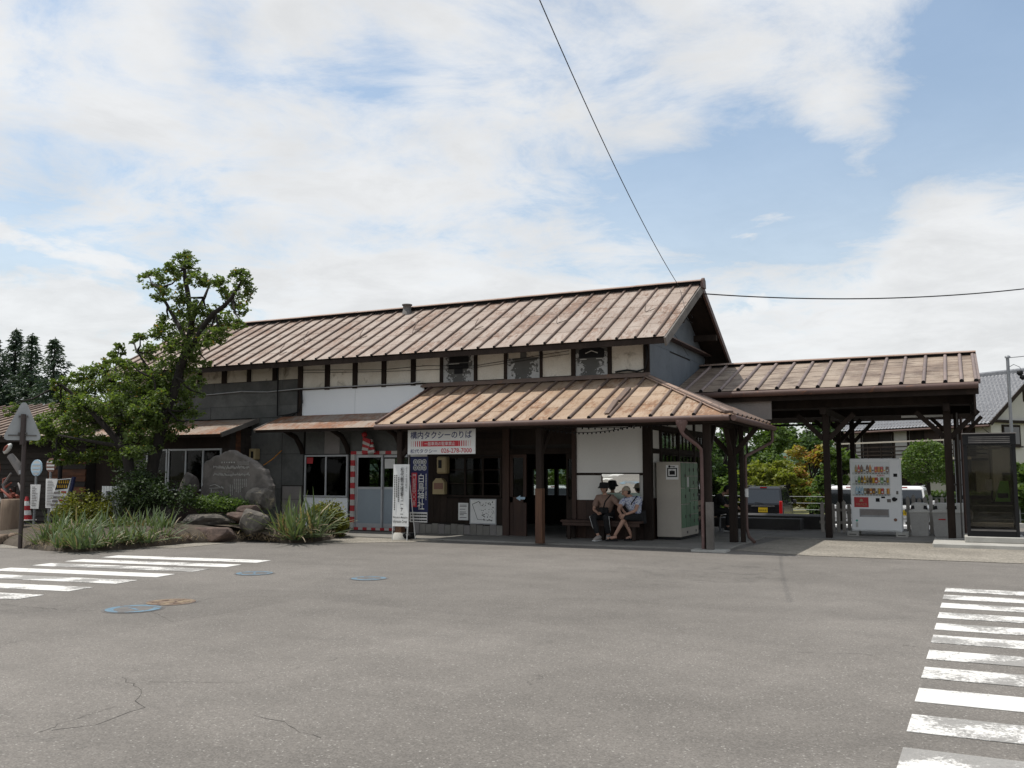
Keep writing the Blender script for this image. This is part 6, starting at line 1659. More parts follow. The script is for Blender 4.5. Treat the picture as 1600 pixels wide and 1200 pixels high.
# inscribed monument
mon = thing('stone_monument', 'inscribed natural stone monument with pale engraved score and locomotive', 'monument', (-17.6, 17.9, .3))
MY = 17.8
out = [(312, 790), (314, 770), (316, 752), (318, 728), (322, 720), (336, 712), (346, 709), (358, 703), (368, 707), (380, 713), (395, 720), (405, 730), (415, 737), (420, 750), (423, 765), (424, 792)]
q = random.Random(4); o2 = []
for (p, e) in zip(out, out[1:] + out[:1]):
    o2.append(p)
    if p[1] < 789 or e[1] < 789: o2 += [(p[0] + (e[0] - p[0]) * t + q.uniform(-1.6, 1.6), p[1] + (e[1] - p[1]) * t + q.uniform(-1.6, 1.6)) for t in (.35, .7)]
P = [at(x, y, Y=MY) for x, y in o2]
b = MB(); n = len(P); cz = Vector((sum(p.x for p in P) / n, MY, sum(p.z for p in P) / n)); fr = []
for (s_, dy) in ((1.0, .16), (1.0, .02), (.97, -.03), (.90, -.05)): fr.append([cz + (p - cz) * s_ + Vector((0, dy + .012 * mnoise.noise(p * 3), 0)) for p in P])
b.add([q for l in fr for q in l], [(i * n + j, (i + 1) * n + j, (i + 1) * n + (j + 1) % n, i * n + (j + 1) % n) for i in range(3) for j in range(n)] + [tuple(3 * n + j for j in range(n)), tuple(n - 1 - j for j in range(n))])
part('slab', b, 'monument', mon)
b = MB(); q = random.Random(8); Yc = MY - .062
def mk(px, py, w, h):
    p = at(px, py, Y=Yc); s_ = 22.6 / FOC; b.box(p.x - w * s_ / 2, p.x + w * s_ / 2, Yc - .004, Yc, p.z - h * s_ / 2, p.z + h * s_ / 2)
for k in range(6): mk(347 + k * 3.8, 722.5, q.uniform(1.5, 2.6), q.uniform(1.5, 2.6))
for r_ in range(2):
    for k in range(9): mk(372 + k * 2, 722 + r_ * 3, 1.2, 1)
for yy in (730.5, 741.5):
    for k in range(34): mk(334 + k * 1.68, yy + q.uniform(-1.6, 1.6), .9, q.uniform(1.2, 4.2))
    mk(361, yy, 56, .25); mk(361, yy + 1.6, 56, .25)
for c in range(9):
    for k in range(int(q.uniform(7, 13)) if c < 7 else 6): mk(360 + c * 3.1, 749 + k * 2.1 + (0 if c > 1 else 9), 1.3, 1.1)
for k in range(4):
    p = at(330 + k * 5, 769, Y=Yc)
    for a in range(10):
        t0, t1 = a * .628, (a + 1) * .628; b.beam((p.x + .032 * math.cos(t0), Yc - .003, p.z + .032 * math.sin(t0)), (p.x + .032 * math.cos(t1), Yc - .003, p.z + .032 * math.sin(t1)), .006)
for (x0, y0, x1, y1) in ((327, 763, 349, 762), (328, 759, 336, 757), (336, 757, 344, 761), (346, 760, 349, 764), (330, 764, 331, 769)):
    b.beam(at(x0, y0, Y=Yc - .003), at(x1, y1, Y=Yc - .003), .012)
part('engraving', b, 'carving', mon)

# strap leaved clumps
def yucca(label, bases, length, n, group, w=.035, dry=.25):
    V = []; Q = []; V2 = []; Q2 = []
    for c in bases:
        v, q = strap_clump(c, n, length, rng, .75, w); i0 = len(V); V += v; Q += [tuple(i0 + k for k in f) for f in q]
        v, q = strap_clump((c[0], c[1], c[2] + .02), int(n * dry), length * .7, rng, 2.4, w * .8); i0 = len(V2); V2 += v; Q2 += [tuple(i0 + k for k in f) for f in q]
    p = Vector(bases[0]); t = thing('strap_leaf_plant', label, 'plant', p, 0, group)
    me = fast_mesh('leaves', np.array(V) - np.array(p), Q); mats_of(me, 'leaf_strap'); part_me('leaves', me, t)
    if Q2: me = fast_mesh('dry_leaves', np.array(V2) - np.array(p), Q2); mats_of(me, 'leaf_dry'); part_me('dry_leaves', me, t)
def gp3(x, y, z=.06): p = at(x, y, Z=z); return (p.x, p.y, z)
spots = [((66, 851), 'leftmost strap leaved clump beside the brown sign pole'), ((92, 856), 'strap leaved clump at the front left corner of the bed'), ((122, 858), 'front strap leaved clump below the yellow green shrub'),
         ((152, 855), 'front strap leaved clump in the middle of the left row'), ((182, 852), 'front strap leaved clump right of the middle of the row'), ((212, 850), 'front strap leaved clump facing the zebra stripes'),
         ((238, 846), 'rightmost strap leaved clump of the left row beside the flat slab'), ((84, 836), 'rear strap leaved clump in front of the bus timetable'), ((116, 838), 'rear strap leaved clump before the slanted notice board'),
         ((150, 834), 'rear strap leaved clump under the yellow green shrub'), ((184, 832), 'rear strap leaved clump in front of the white ribbed box'), ((216, 833), 'rear strap leaved clump beside the dark rocks'), ((246, 834), 'rear strap leaved clump before the flat reddish slab')]
for i, ((x, y), lab) in enumerate(spots):
    c = gp3(x, y, .08 if y > 845 else .2)
    yucca(lab, [c, (c[0] + .16, c[1] + .14, c[2] + .02)], .58 if y > 845 else .68, 36, 'strap leaved plants of the planted bed', .044)
c = gp3(452, 843, .08)
yucca('big pale strap leaved clump with withered leaves right of the boulders', [c, (c[0] - .5, c[1] + .3, .12), (c[0] + .45, c[1] + .35, .12), (c[0] - .1, c[1] + .6, .2), (c[0] + .25, c[1] - .1, .08)], 1.12, 40, 'strap leaved plants of the planted bed', .05, .5)
c = gp3(195, 806, .4); yucca('tall thin dark leaved clump beside the white ribbed box', [(-19.4, 17.0, .3), (-19.1, 17.2, .3)], 1.1, 22, 'strap leaved plants of the planted bed', .03, 0)

def shrub(label, blobs, per, size, mat, Y, stems=True, name='shrub', up=.5):
    """blobs in photograph pixels at depth Y: (x, y, rx, ry)"""
    B = []
    for (x, y, rx_, ry) in blobs:
        p = at(x, y, Y=Y); s_ = (p - Vector((0, 0, CAM_H))).length / FOC
        B.append(((p.x, p.y, p.z), (rx_ * s_, max(rx_, ry) * s_ * .8, ry * s_), rx_ * ry))
    tot = sum(w for _, _, w in B); B = [(c_, r_, w / tot) for c_, r_, w in B]
    base = Vector((B[0][0][0], B[0][0][1], .1))
    t = thing(name, label, 'shrub' if name == 'shrub' else 'hedge', base)
    pts = clump_points(B, per, None, .35)
    pts[:, 2] = np.maximum(pts[:, 2], .05)
    foliage('foliage', pts, size, mat, t, up, .6, 0, base)
    if stems:
        b = MB()
        for (c_, r_, w) in B:
            for k in range(5):
                a = random.uniform(0, 6.28); limb(b, [(c_[0] + .05 * math.cos(a), c_[1] + .05 * math.sin(a), .12), (c_[0] + r_[0] * .5 * math.cos(a), c_[1] + r_[1] * .5 * math.sin(a), c_[2])], .018, .007, 5)
        part('stem', b, 'bark', t)
    return t
shrub('rounded yellow green shrub behind the left strap leaved clumps', [(132, 793, 40, 24), (110, 800, 25, 16), (160, 800, 22, 18)], 3400, .085, 'leaf_shrub', 16.4)
shrub('bushy yellow green shrub against the office wall below the window', [(512, 812, 28, 27), (500, 800, 18, 16), (528, 822, 16, 16)], 3600, .09, 'leaf_shrub', 18.6)
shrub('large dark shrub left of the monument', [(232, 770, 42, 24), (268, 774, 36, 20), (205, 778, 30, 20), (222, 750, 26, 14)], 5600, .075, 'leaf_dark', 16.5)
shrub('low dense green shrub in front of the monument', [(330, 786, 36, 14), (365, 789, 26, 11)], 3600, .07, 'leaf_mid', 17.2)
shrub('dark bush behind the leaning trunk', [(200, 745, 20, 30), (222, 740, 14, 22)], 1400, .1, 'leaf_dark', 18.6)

# ------------------------------------------------------------------ trees of the bed
def tree_px(label, trunks, blobs, Y, per, size, mat, name='broadleaf_tree', depth=.8, jit=.6):
    p0 = at(*trunks[0][0][0], Y=Y); base = Vector((p0.x, p0.y, .15)); t = thing(name, label, 'tree', base)
    b = MB()
    for path, r0, r1, dy in trunks:
        pts = []
        for k, (x, y) in enumerate(path):
            yy = Y + dy * k / max(1, len(path) - 1); pts.append(at(x, y, Y=yy))
        limb(b, pts, r0, r1, 9, .03)
    B = []
    rr_ = random.Random(len(blobs))
    for (x, y, rx_, ry) in blobs:
        yy = Y + rr_.uniform(-jit, jit); p = at(x, y, Y=yy); s_ = (p - Vector((0, 0, CAM_H))).length / FOC
        B.append(((p.x, p.y, p.z), (rx_ * s_, (rx_ + ry) * .5 * s_ * depth, ry * s_), rx_ * ry))
        # a twig into each clump
        q_ = Vector(p); n_ = min((Vector(at(*pt, Y=Y)) for path, _, _, _ in trunks for pt in path[1:]), key=lambda v: (v - q_).length)
        limb(b, [n_, n_.lerp(q_, .55) + Vector((0, 0, -.05)), q_ + Vector((0, 0, .08))], .035, .010, 5, .02)
    part('trunk', b, 'bark', t)
    tot = sum(w for _, _, w in B); B = [(c_, r_, w / tot) for c_, r_, w in B]
    foliage('crown', clump_points(B, per, None, .25), size, mat, t, .45, .55, .12, base)
    return t
tree_px('tall leaning broadleaf tree rising past the left end of the roof', [
        ([(226, 812), (234, 745), (246, 690), (262, 640), (276, 590), (290, 540), (300, 500), (294, 455), (288, 420)], .17, .05, .2),
        ([(280, 575), (305, 530), (335, 490), (362, 465), (378, 440)], .10, .03, -.5), ([(300, 500), (318, 465), (330, 440)], .06, .02, .5), ([(290, 530), (262, 480), (250, 450)], .07, .02, .4), ([(262, 640), (240, 590), (215, 550)], .07, .02, -.3)],
        [(288, 402, 20, 12), (270, 412, 16, 10), (300, 415, 16, 12), (262, 428, 22, 10), (228, 432, 18, 8), (247, 444, 20, 12), (286, 432, 16, 12), (308, 436, 14, 14), (252, 462, 16, 14), (278, 460, 12, 16), (326, 440, 26, 10), (345, 447, 16, 12), (374, 430, 18, 12), (384, 448, 13, 20), (362, 462, 16, 18), (376, 482, 16, 10),
         (292, 482, 22, 18), (322, 485, 20, 14), (345, 500, 26, 16), (375, 508, 18, 9), (300, 510, 30, 18), (262, 498, 20, 14), (256, 520, 24, 14), (222, 527, 22, 8), (208, 530, 12, 6), (285, 540, 30, 20), (325, 532, 26, 12), (345, 520, 22, 10), (240, 548, 26, 14), (262, 575, 28, 18), (290, 570, 22, 20), (308, 560, 14, 10),
         (250, 605, 30, 18), (285, 610, 24, 20), (306, 598, 16, 10), (322, 568, 12, 6), (300, 640, 18, 14), (316, 620, 10, 6), (270, 650, 28, 18), (292, 665, 14, 10), (255, 675, 24, 14), (235, 655, 22, 18)],
        17.4, 18000, .10, 'leaf_cherry')
tree_px('wide spreading broadleaf tree with a sawn off limb left of the leaning tree', [
        ([(207, 812), (206, 755), (198, 705), (188, 660), (178, 625), (172, 592)], .15, .09, .3), ([(198, 705), (160, 660), (120, 625), (95, 600)], .10, .025, -.8), ([(190, 665), (220, 620), (240, 590)], .08, .02, .4), ([(200, 700), (150, 690), (90, 680)], .07, .02, -.9), ([(186, 655), (178, 600), (182, 565)], .06, .02, .6)],
        [(186, 545, 14, 8), (172, 560, 14, 8), (196, 566, 20, 10), (160, 578, 22, 10), (212, 580, 24, 12), (135, 583, 22, 10), (112, 592, 18, 8), (90, 600, 14, 8), (180, 595, 30, 14), (232, 598, 24, 14), (145, 606, 34, 16), (205, 615, 34, 18), (108, 615, 22, 12), (245, 625, 24, 16), (175, 630, 34, 18), (130, 632, 30, 16), (95, 640, 22, 12),
         (222, 645, 30, 18), (155, 655, 34, 16), (190, 662, 30, 16), (110, 658, 28, 14), (75, 650, 16, 10), (78, 672, 18, 12), (245, 660, 20, 14), (130, 680, 32, 14), (215, 680, 28, 14), (98, 690, 24, 12), (172, 690, 26, 12), (62, 690, 12, 12), (190, 715, 30, 12), (215, 705, 26, 12), (140, 716, 26, 10), (100, 722, 20, 8), (240, 695, 18, 12), (70, 668, 22, 14), (55, 660, 16, 10), (150, 706, 20, 9), (108, 708, 14, 9), (85, 712, 10, 8), (20, 635, 16, 5), (14, 645, 12, 5)],
        16.9, 25000, .098, 'leaf_cherry')

# conifers far left
def conifer(px, top, base_y, Y, hw, label, seed):
    g = np.random.default_rng(seed); p = at(px, 700, Y=Y); pt = at(px, top, Y=Y); H = pt.z + .67; s_ = (pt - Vector((0, 0, CAM_H))).length / FOC; RR = hw * s_
    t = thing('conifer', label, 'tree', (p.x, p.y, -.67), 0, 'dark conifers beyond the annex')
    b = MB(); b.tube([(0, 0, 0), (0, 0, H * .6), (0, 0, H)], [.32, .16, .02], 7); part('trunk', b, 'bark', t, True)
    V = []; Q = []
    nw = int(H / .42)
    for i in range(nw):
        z = H * (.12 + .88 * i / nw); r_ = RR * (1 - (z / H)) ** 1.0 * g.uniform(.6, 1.25) + .04
        for k in range(int(g.integers(9, 13))):
            a = g.uniform(0, 6.28); L_ = r_ * g.uniform(.8, 1.25); d = np.array([math.cos(a), math.sin(a), 0]); sd = np.array([-d[1], d[0], 0]); n_ = max(3, int(L_ / .22))
            for j in range(n_):
                u = (j + .5) / n_; c_ = d * L_ * u + np.array([0, 0, z + L_ * (.22 * u - .40 * u * u)])
                for q_ in range(4):
                    w = g.normal(size=3) * .10; e = d * g.uniform(.1, .3) + sd * g.uniform(-.32, .32) * (1 - .5 * u) + np.array([0, 0, g.uniform(-.22, .04)]); pr = np.cross(e, g.normal(size=3)); pr = pr / (np.linalg.norm(pr) + 1e-6) * .06; i0 = len(V)
                    V += [tuple(c_ + w - pr), tuple(c_ + w + pr), tuple(c_ + w + e + pr * .3), tuple(c_ + w + e - pr * .3)]; Q.append((i0, i0 + 1, i0 + 2, i0 + 3))
    me = fast_mesh('crown', V, Q); mats_of(me, 'needle'); part_me('crown', me, t)
for i, a in enumerate(((-16, 525, 700, 46, 88, 'dark conifer cut off by the left frame edge'), (16, 513, 700, 48, 92, 'tallest dark conifer with a double spire'), (42, 521, 700, 47, 84, 'dark conifer just right of the tallest one'), (78, 527, 700, 46, 92, 'slim pointed conifer nearest the broadleaf trees'))): conifer(*a, i + 1)

# ------------------------------------------------------------------ street furniture on the left
sg0 = at(39.5, 652, Y=13.09)
sp = thing('road_sign', 'back of a grey triangular road sign on a brown pole', 'road sign', (-17.95, 13.1, 0))
b = MB(); b.tube([(-17.95, 13.1, 0), tuple(sg0)], .045, 10); part('pole', b, 'brown_pole', sp)
c = at(36, 664, Y=13.04); s_ = (c - Vector((0, 0, CAM_H))).length / FOC; pts = []
vd = Vector((c.x, c.y, 0)).normalized(); rv = Vector((vd.y, -vd.x, 0))
def sg(dx, dy, dz): return c + rv * dx + vd * dy + Vector((0, 0, dz))
for (dx, dy) in ((-2, -31), (2, -31), (5, -27), (22, 14), (22, 19), (19, 21), (-19, 21), (-22, 19), (-22, 14), (-5, -27)): pts.append(c + rv * (dx * s_) - Vector((0, 0, dy * s_)))
b = MB(); b.prism(pts, vd * .012); part('plate', b, 'sign_back', sp)
b = MB(); b.beam(sg(-.27, -.008, -.225), sg(.27, -.008, -.225), .014, .03); b.beam(sg(-.09, -.03, .18), sg(.09, -.03, .18), .04, .04); b.beam(sg(-.09, -.03, -.18), sg(.09, -.03, -.18), .04, .04); part('bracket', b, 'grey_iron', sp)
b = MB(); b.tube([sg(0, -.055, -.42), sg(0, -.055, .23)], .05, 10); part('pole_top', b, 'brown_pole', sp)
b = MB(); b.tube([at(33, 735, Y=13.1), at(33.4, 741, Y=13.1)], .047, 10, False); part('band', b, 'steel', sp)

def bus_stop(Y, head, rh, plate, label, m_head, inner):
    c = at(*head, Y=Y); s_ = (c - Vector((0, 0, CAM_H))).length / FOC
    t = thing('bus_stop_sign', label, 'bus stop', (c.x, c.y, 0), 0, 'bus stop signs by the planted bed')
    b = MB(); b.tube([(c.x, Y, 0), (c.x, Y, c.z - rh * s_ + .02)], .035, 8); part('pole', b, 'steel', t)
    b = MB(); b.lathe([(rh * s_, -.012), (rh * s_, .012)], 24, (c.x, Y, c.z), 'Y'); part('disc', b, m_head, t)
    b = MB(); b.lathe([(rh * s_ * .82, -.002), (rh * s_ * .82, .002)], 24, (c.x, Y - .016, c.z), 'Y')
    b.m = 1
    for k in range(3): b.box(c.x - .16, c.x + .16, Y - .022, Y - .019, c.z - .13 + .10 * k, c.z - .08 + .10 * k)
    part('face', b, inner, t)
    x0, y0, x1, y1 = plate; a = at(x0, y0, Y=Y - .05); e = at(x1, y1, Y=Y - .05)
    b = MB(); b.prism([(a.x + .03, Y - .05, e.z), (e.x - .03, Y - .05, e.z), (e.x + .01, Y - .05, a.z), (a.x - .01, Y - .05, a.z)], (0, .012, 0)); pl = part('timetable', b, 'white', t)
    b = MB(); q = random.Random(int(head[0])); z = a.z - .06
    while z > e.z + .06: b.box(a.x + .07, a.x + .07 + (e.x - a.x - .16) * q.uniform(.5, 1), Y - .055, Y - .0515, z - .016, z); z -= .045
    part('print', b, 'grey_panel', pl)
bus_stop(17.0, (57.5, 731), 11.5, (48, 757, 61, 795), 'pale blue disc bus stop with slim white timetable', 'pale_blue', ['white_dull', 'pale_blue'])
bus_stop(18.1, (80, 727), 10, (72, 748, 87, 794), 'brown disc bus stop behind the pale blue one', 'brown_sign', ['brown_sign', 'white_dull'])

nb = thing('notice_board', 'slanted notice board with yellow heading on black and white panel', 'notice board', tuple(at(92, 815, Y=17.3)[:2]) + (0.1,))
def q4(pts, Y0, dy): return [at(x, y, Y=Y0) + Vector((0, dy, 0)) for x, y in pts]
NY = 17.3
b = MB(); b.prism(q4(((77, 803), (101, 788), (111, 747), (90, 749)), NY, 0.0), (0, .05, 0)); part('board', b, 'white', nb)
b = MB(); b.prism(q4(((86, 765.5), (105.5, 763.5), (110, 748.5), (91, 750)), NY, -.006), (0, .005, 0)); hd_ = part('heading', b, 'black', nb)
b = MB(); q = random.Random(2)
for r_, y in enumerate((753, 760)):
    for k in range(5):
        x = 92.5 + k * 3.4 - r_ * 2.2; c = at(x, y, Y=NY - .012); b.box(c.x - .02, c.x + .022, NY - .013, NY - .009, c.z + .022, c.z + .040); b.box(c.x - .02, c.x - .006, NY - .0131, NY - .0091, c.z - .04, c.z + .02); b.box(c.x + .004, c.x + .022, NY - .0131, NY - .0091, c.z - .04, c.z + .006); b.box(c.x - .018, c.x + .018, NY - .0132, NY - .0092, c.z - .014, c.z - .001)
part('heading_print', b, 'yellow', hd_)
b = MB()
for (x0, x1, y, m_) in ((84, 93, 770, 0), (95, 103, 769, 1), (83, 101, 777, 0), (81, 90, 783, 0), (92, 99, 782, 1), (79, 96, 789, 0)):
    a = at(x0, y, Y=NY - .008); e = at(x1, y, Y=NY - .008); b.m = m_; b.box(a.x, e.x, NY - .009, NY - .006, a.z - .03, a.z + .03)
part('print', b, ['grey_panel', 'red'], nb)
b = MB(); b.prism(q4(((101, 797), (104, 797), (115, 745), (111.5, 745)), NY, .02), (0, .06, 0)); part('side_rail', b, 'navy', nb)
b = MB(); b.tube([at(88, 806, Y=NY + .3), at(96, 760, Y=NY + .08)], .02, 6); b.tube([at(103, 806, Y=NY + .3), at(108, 760, Y=NY + .08)], .02, 6); part('prop', b, 'grey_iron', nb)
p = at(110, 764, Y=18.6); b = MB(); b.box(p.x - .09, p.x + .07, 18.59, 18.6, p.z - .16, p.z + .14); b.m = 1
for k in range(4): b.box(p.x - .06, p.x + .04, 18.586, 18.589, p.z - .11 + .06 * k, p.z - .09 + .06 * k)
b.m = 2; b.tube([(p.x, 18.62, 0), (p.x, 18.62, p.z)], .02, 6)
solo('small_sign', b, ['white', 'navy', 'steel'], 'small white sign with blue lines behind the slanted notice board', 'sign', (p.x, 18.6, 0))

cn = thing('traffic_cone', 'red and white banded traffic cone behind the bus stops', 'cone', tuple(at(41, 800, Y=17.6)[:2]) + (.25,))
b = MB(); b.m = 1; b.cbox(-.2, .2, -.2, .2, 0, .03, .01)
pr = [(.16, .03, 0), (.14, .16, 1), (.115, .29, 0), (.09, .42, 1), (.065, .55, 0), (.035, .68, 0)]
for (r0, z0, m_), (r1, z1, _) in zip(pr[:-1], pr[1:]): b.m = m_; b.lathe([(r0, z0), (r1, z1)], 14, cap=False)
part('cone_body', b, ['red', 'white'], cn, True)
lg = thing('log_bollard', 'thick weathered log post at the left frame edge', 'post', tuple(at(17, 838, Y=15.2)[:2]) + (0,))
b = MB(); b.lathe([(.27, 0), (.275, .3), (.265, .7), (.26, .93), (.24, .95)], 18); part('log', b, 'log', lg, True)
le = thing('log_edging', 'low row of short upright logs edging the bed at the left frame edge', 'edging', tuple(at(16, 848, Z=0)[:2]) + (0,))
for k in range(9):
    b = MB(); b.lathe([(.10, .0), (.10, .16 + .02 * (k % 3)), (.08, .17 + .02 * (k % 3))], 10, tuple(at(-6 + 5.5 * k, 851 - .8 * k, Z=0)[:2]) + (0,)); part('log', b, 'log', le)

# painted driftwood sculpture
sc_ = thing('driftwood_sculpture', 'tangled red and grey painted wood sculpture with an orange tipped horn', 'sculpture', tuple(at(14, 780, Y=16.2)[:2]) + (.0,))
q = random.Random(12)
for k in range(14):
    x0, y0 = q.uniform(-14, 36), q.uniform(735, 800); x1, y1 = x0 + q.uniform(-22, 22), y0 + q.uniform(-48, 20); xm, ym = (x0 + x1) / 2 + q.uniform(-8, 8), (y0 + y1) / 2 + q.uniform(-6, 6)
    yy = 16.2 + q.uniform(-.3, .4); b = MB(); b.tube([at(x0, y0, Y=yy), at(xm, ym, Y=yy + q.uniform(-.2, .2)), at(x1, y1, Y=yy)], [.05, .045, .02], 7); part('branch', b, 'brick_red' if k % 3 else 'grey_panel', sc_)
for x in (4, 20, 30):
    b = MB(); b.tube([at(x, 812, Y=16.3), at(x + 3, 760, Y=16.2)], .04, 6); part('stem', b, 'wood_dark', sc_)
b = MB(); bm = bmesh.new(); bmesh.ops.create_icosphere(bm, subdivisions=2, radius=1)
c = at(12, 701, Y=16.1); rot = Matrix.Rotation(-.75, 4, 'Y')
b.smooth = True; b.m = 0; b.addbm(bm, Matrix.Translation(c) @ rot @ Matrix.Diagonal((.19, .08, .085, 1))); bm = bmesh.new(); bmesh.ops.create_icosphere(bm, subdivisions=2, radius=1); b.m = 1; b.addbm(bm, Matrix.Translation(c + Vector((.0, -.045, .01))) @ rot @ Matrix.Diagonal((.13, .05, .055, 1)))
part('horn', b, ['white_dull', 'brick_red'], sc_)
b = MB(); b.tube([at(16, 712, Y=16.15), at(26, 725, Y=16.2), at(32, 742, Y=16.25)], [.09, .11, .05], 8); part('neck', b, 'grey_panel', sc_)

rb = thing('ribbed_box', 'white ribbed utility box with a black label among the shrubs', 'utility box', tuple(at(173, 790, Y=17.0)[:2]) + (.2,))
b = MB(); p = at(173, 775, Y=17.0); zt = at(173, 760, Y=17.0).z - .2
b.cbox(-.17, .17, -.12, .12, 0, zt, .02)
for k in range(4): b.tube([(-.15 + .1 * k, -.125, .05), (-.15 + .1 * k, -.125, zt + .01)], .03, 8)
for k in range(3): b.tube([(.175, -.08 + .08 * k, .05), (.175, -.08 + .08 * k, zt + .01)], .025, 8)
part('casing', b, 'white', rb, True); b = MB(); b.box(.0, .15, -.162, -.157, zt - .36, zt - .12); b.m = 1
for k in range(4): b.box(.02, .07, -.166, -.1625, zt - .33 + .05 * k, zt - .31 + .05 * k)
part('label_plate', b, ['black', 'white_dull'], rb, True)
p = at(95, 716, Y=18.9); mr = thing('lamp_post', 'short dark post with pale lamp heads behind the bus stops', 'lamp', (p.x, p.y, 0))
b = MB(); b.tube([(p.x, p.y, 0), (p.x, p.y, p.z - .1)], .06, 8); part('post', b, 'black', mr); b = MB(); b.ball((p.x - .05, p.y - .05, p.z - .1), .09, 2, (1, .8, .8)); b.ball((p.x + .10, p.y - .05, p.z + .10), .07, 2, (1.2, .8, .6)); part('lamp_head', b, 'white_dull', mr)

# ------------------------------------------------------------------ parked vehicles beyond the platform
def car(label, loc, W, L, H, paint, rot=0, plate='plate_yellow', wagon=True, lamp_low=False, group='cars parked beyond the walkway'):
    t = thing('parked_car', label, 'car', loc, rot, group)
    hw, hr = W / 2, W / 2 - .13
    zb, zs_, zbelt, zr = .22, .55, 1.10 * H / 1.76, H
    st = [(0.0, zs_, hw - .05, .12), (.06, 0, hw, .04), (L * .3, 0, hw, 0), (L * .62, 0, hw, 0), (L * .80, 0, hw - .02, -.10), (L * .97, 0, hw - .10, -.22), (L, 0, hw - .2, -.30)]
    secs = []
    for (y, _, w, dz) in st:
        zt = zbelt if y < L * .7 else zbelt - .06 - (y - L * .7) / (L * .3) * .16
        secs.append([(-w + .06, y, zb), (-w, y, zb + .12), (-w, y, .55), (-w + .015, y, zt - .05), (-w + .05, y, zt), (w - .05, y, zt), (w - .015, y, zt - .05), (w, y, .55), (w, y, zb + .12), (w - .06, y, zb)])
    b = MB(); b.smooth = False; n = 10
    b.add([p for s_ in secs for p in s_], [(i * n + j, i * n + (j + 1) % n, (i + 1) * n + (j + 1) % n, (i + 1) * n + j) for i in range(len(secs) - 1) for j in range(n)] + [tuple(range(n - 1, -1, -1)), tuple((len(secs) - 1) * n + j for j in range(n))])
    # greenhouse
    yb0, yb1, yt0, yt1 = .02, L * .80, .16, L * .58
    yt0 = .20
    g0 = [(-hw + .05, yb0, zbelt - .01), (hw - .05, yb0, zbelt - .01), (hw - .06, yb1, zbelt - .05), (-hw + .06, yb1, zbelt - .05)]
    g1 = [(-hr, yt0, zr - .07), (hr, yt0, zr - .07), (hr - .02, yt1, zr - .06), (-hr + .02, yt1, zr - .06)]
    g2 = [(-hr + .12, yt0 + .14, zr), (hr - .12, yt0 + .14, zr), (hr - .14, yt1 - .14, zr), (-hr + .14, yt1 - .14, zr)]
    i0 = [(0, 1, 5, 4), (1, 2, 6, 5), (2, 3, 7, 6), (3, 0, 4, 7), (4, 5, 9, 8), (5, 6, 10, 9), (6, 7, 11, 10), (7, 4, 8, 11), (8, 9, 10, 11)]
    b.add(g0 + g1 + g2, i0)
    part('body', b, paint, t, True)
    def pane_on(a, b_, c_, d_, s0, s1, t0, t1, name='window', mat='glass_car', off=.006):
        a, b_, c_, d_ = map(Vector, (a, b_, c_, d_)); nn = (b_ - a).cross(d_ - a).normalized()
        f = lambda s_, u: a.lerp(b_, s_).lerp(d_.lerp(c_, s_), u) + nn * off
        m_ = MB(); pts = [f(s0, t0), f(s1, t0), f(s1, t1), f(s0, t1)]; m_.prism(pts, nn * .004); part(name, m_, mat, t, True)
    pane_on(g0[0], g0[1], g1[1], g1[0], .05, .95, .10, .92, 'rear_window')
    for k in range(3):
        s0, s1 = (.04, .30) if k == 0 else ((.33, .60) if k == 1 else (.63, .88)); pane_on(g0[1], g0[2], g1[2], g1[1], s0, s1, .10, .88); pane_on(g0[3], g0[0], g1[0], g1[3], 1 - s1, 1 - s0, .10, .88)
    pane_on(g0[2], g0[3], g1[3], g1[2], .06, .94, .08, .94, 'windscreen')
    for s_ in (-1, 1):
        m_ = MB(); m_.cbox(s_ * (hw - .11) - .055, s_ * (hw - .11) + .055, -.025, .08, .74, zbelt + (.14 if not lamp_low else .02), .015); part('tail_lamp', m_, 'red_light', t, True)
        for yy in (L * .17, L * .80):
            m_ = MB(); m_.lathe([(.0, -.09), (.29, -.085), (.30, -.05), (.30, .05), (.29, .085), (.0, .09)], 20, (s_ * (hw - .10), yy, .29), 'X', False); w_ = part('wheel', m_, 'rubber', t, True)
            m_ = MB(); m_.lathe([(.0, .0), (.18, .0), (.19, .012), (.0, .02)], 16, (s_ * (hw - .005), yy, .29), 'X', False); part('rim', m_, 'alu', w_, True)
        m_ = MB(); m_.cbox(s_ * (hw + .09) - .07, s_ * (hw + .09) + .07, L * .66, L * .66 + .09, zbelt + .0, zbelt + .15, .02); part('wing_mirror', m_, paint, t, True)
    m_ = MB(); m_.cbox(-hw + .02, hw - .02, -.07, .10, .26, .50, .03); part('bumper', m_, paint if paint != 'white_gloss' else 'white_gloss', t, True)
    m_ = MB(); m_.box(-.165, .165, -.014, -.003, .83, 1.0); m_.m = 1
    for k in range(4): m_.box(-.12 + .07 * k, -.09 + .07 * k, -.017, -.0145, .86, .93)
    part('number_plate', m_, [plate, 'black'], t, True)
    m_ = MB(); m_.box(-.12, .12, yt0 + .02, yt0 + .06, zr - .045, zr - .015); part('brake_lamp', m_, 'red_light', t, True)
    m_ = MB(); m_.tube([(0, .0, zbelt + .05), (-.3, .03, zbelt + .09)], .008, 5); part('wiper', m_, 'black', t, True)
    m_ = MB(); m_.box(-hw + .03, hw - .03, -.012, -.002, .70, .715); part('tailgate_seam', m_, 'rubber', t, True)
    m_ = MB(); m_.box(-.42, .42, -.03, -.004, 1.03, 1.08); part('trim_strip', m_, 'chrome' if paint == 'black_gloss' else paint, t, True)
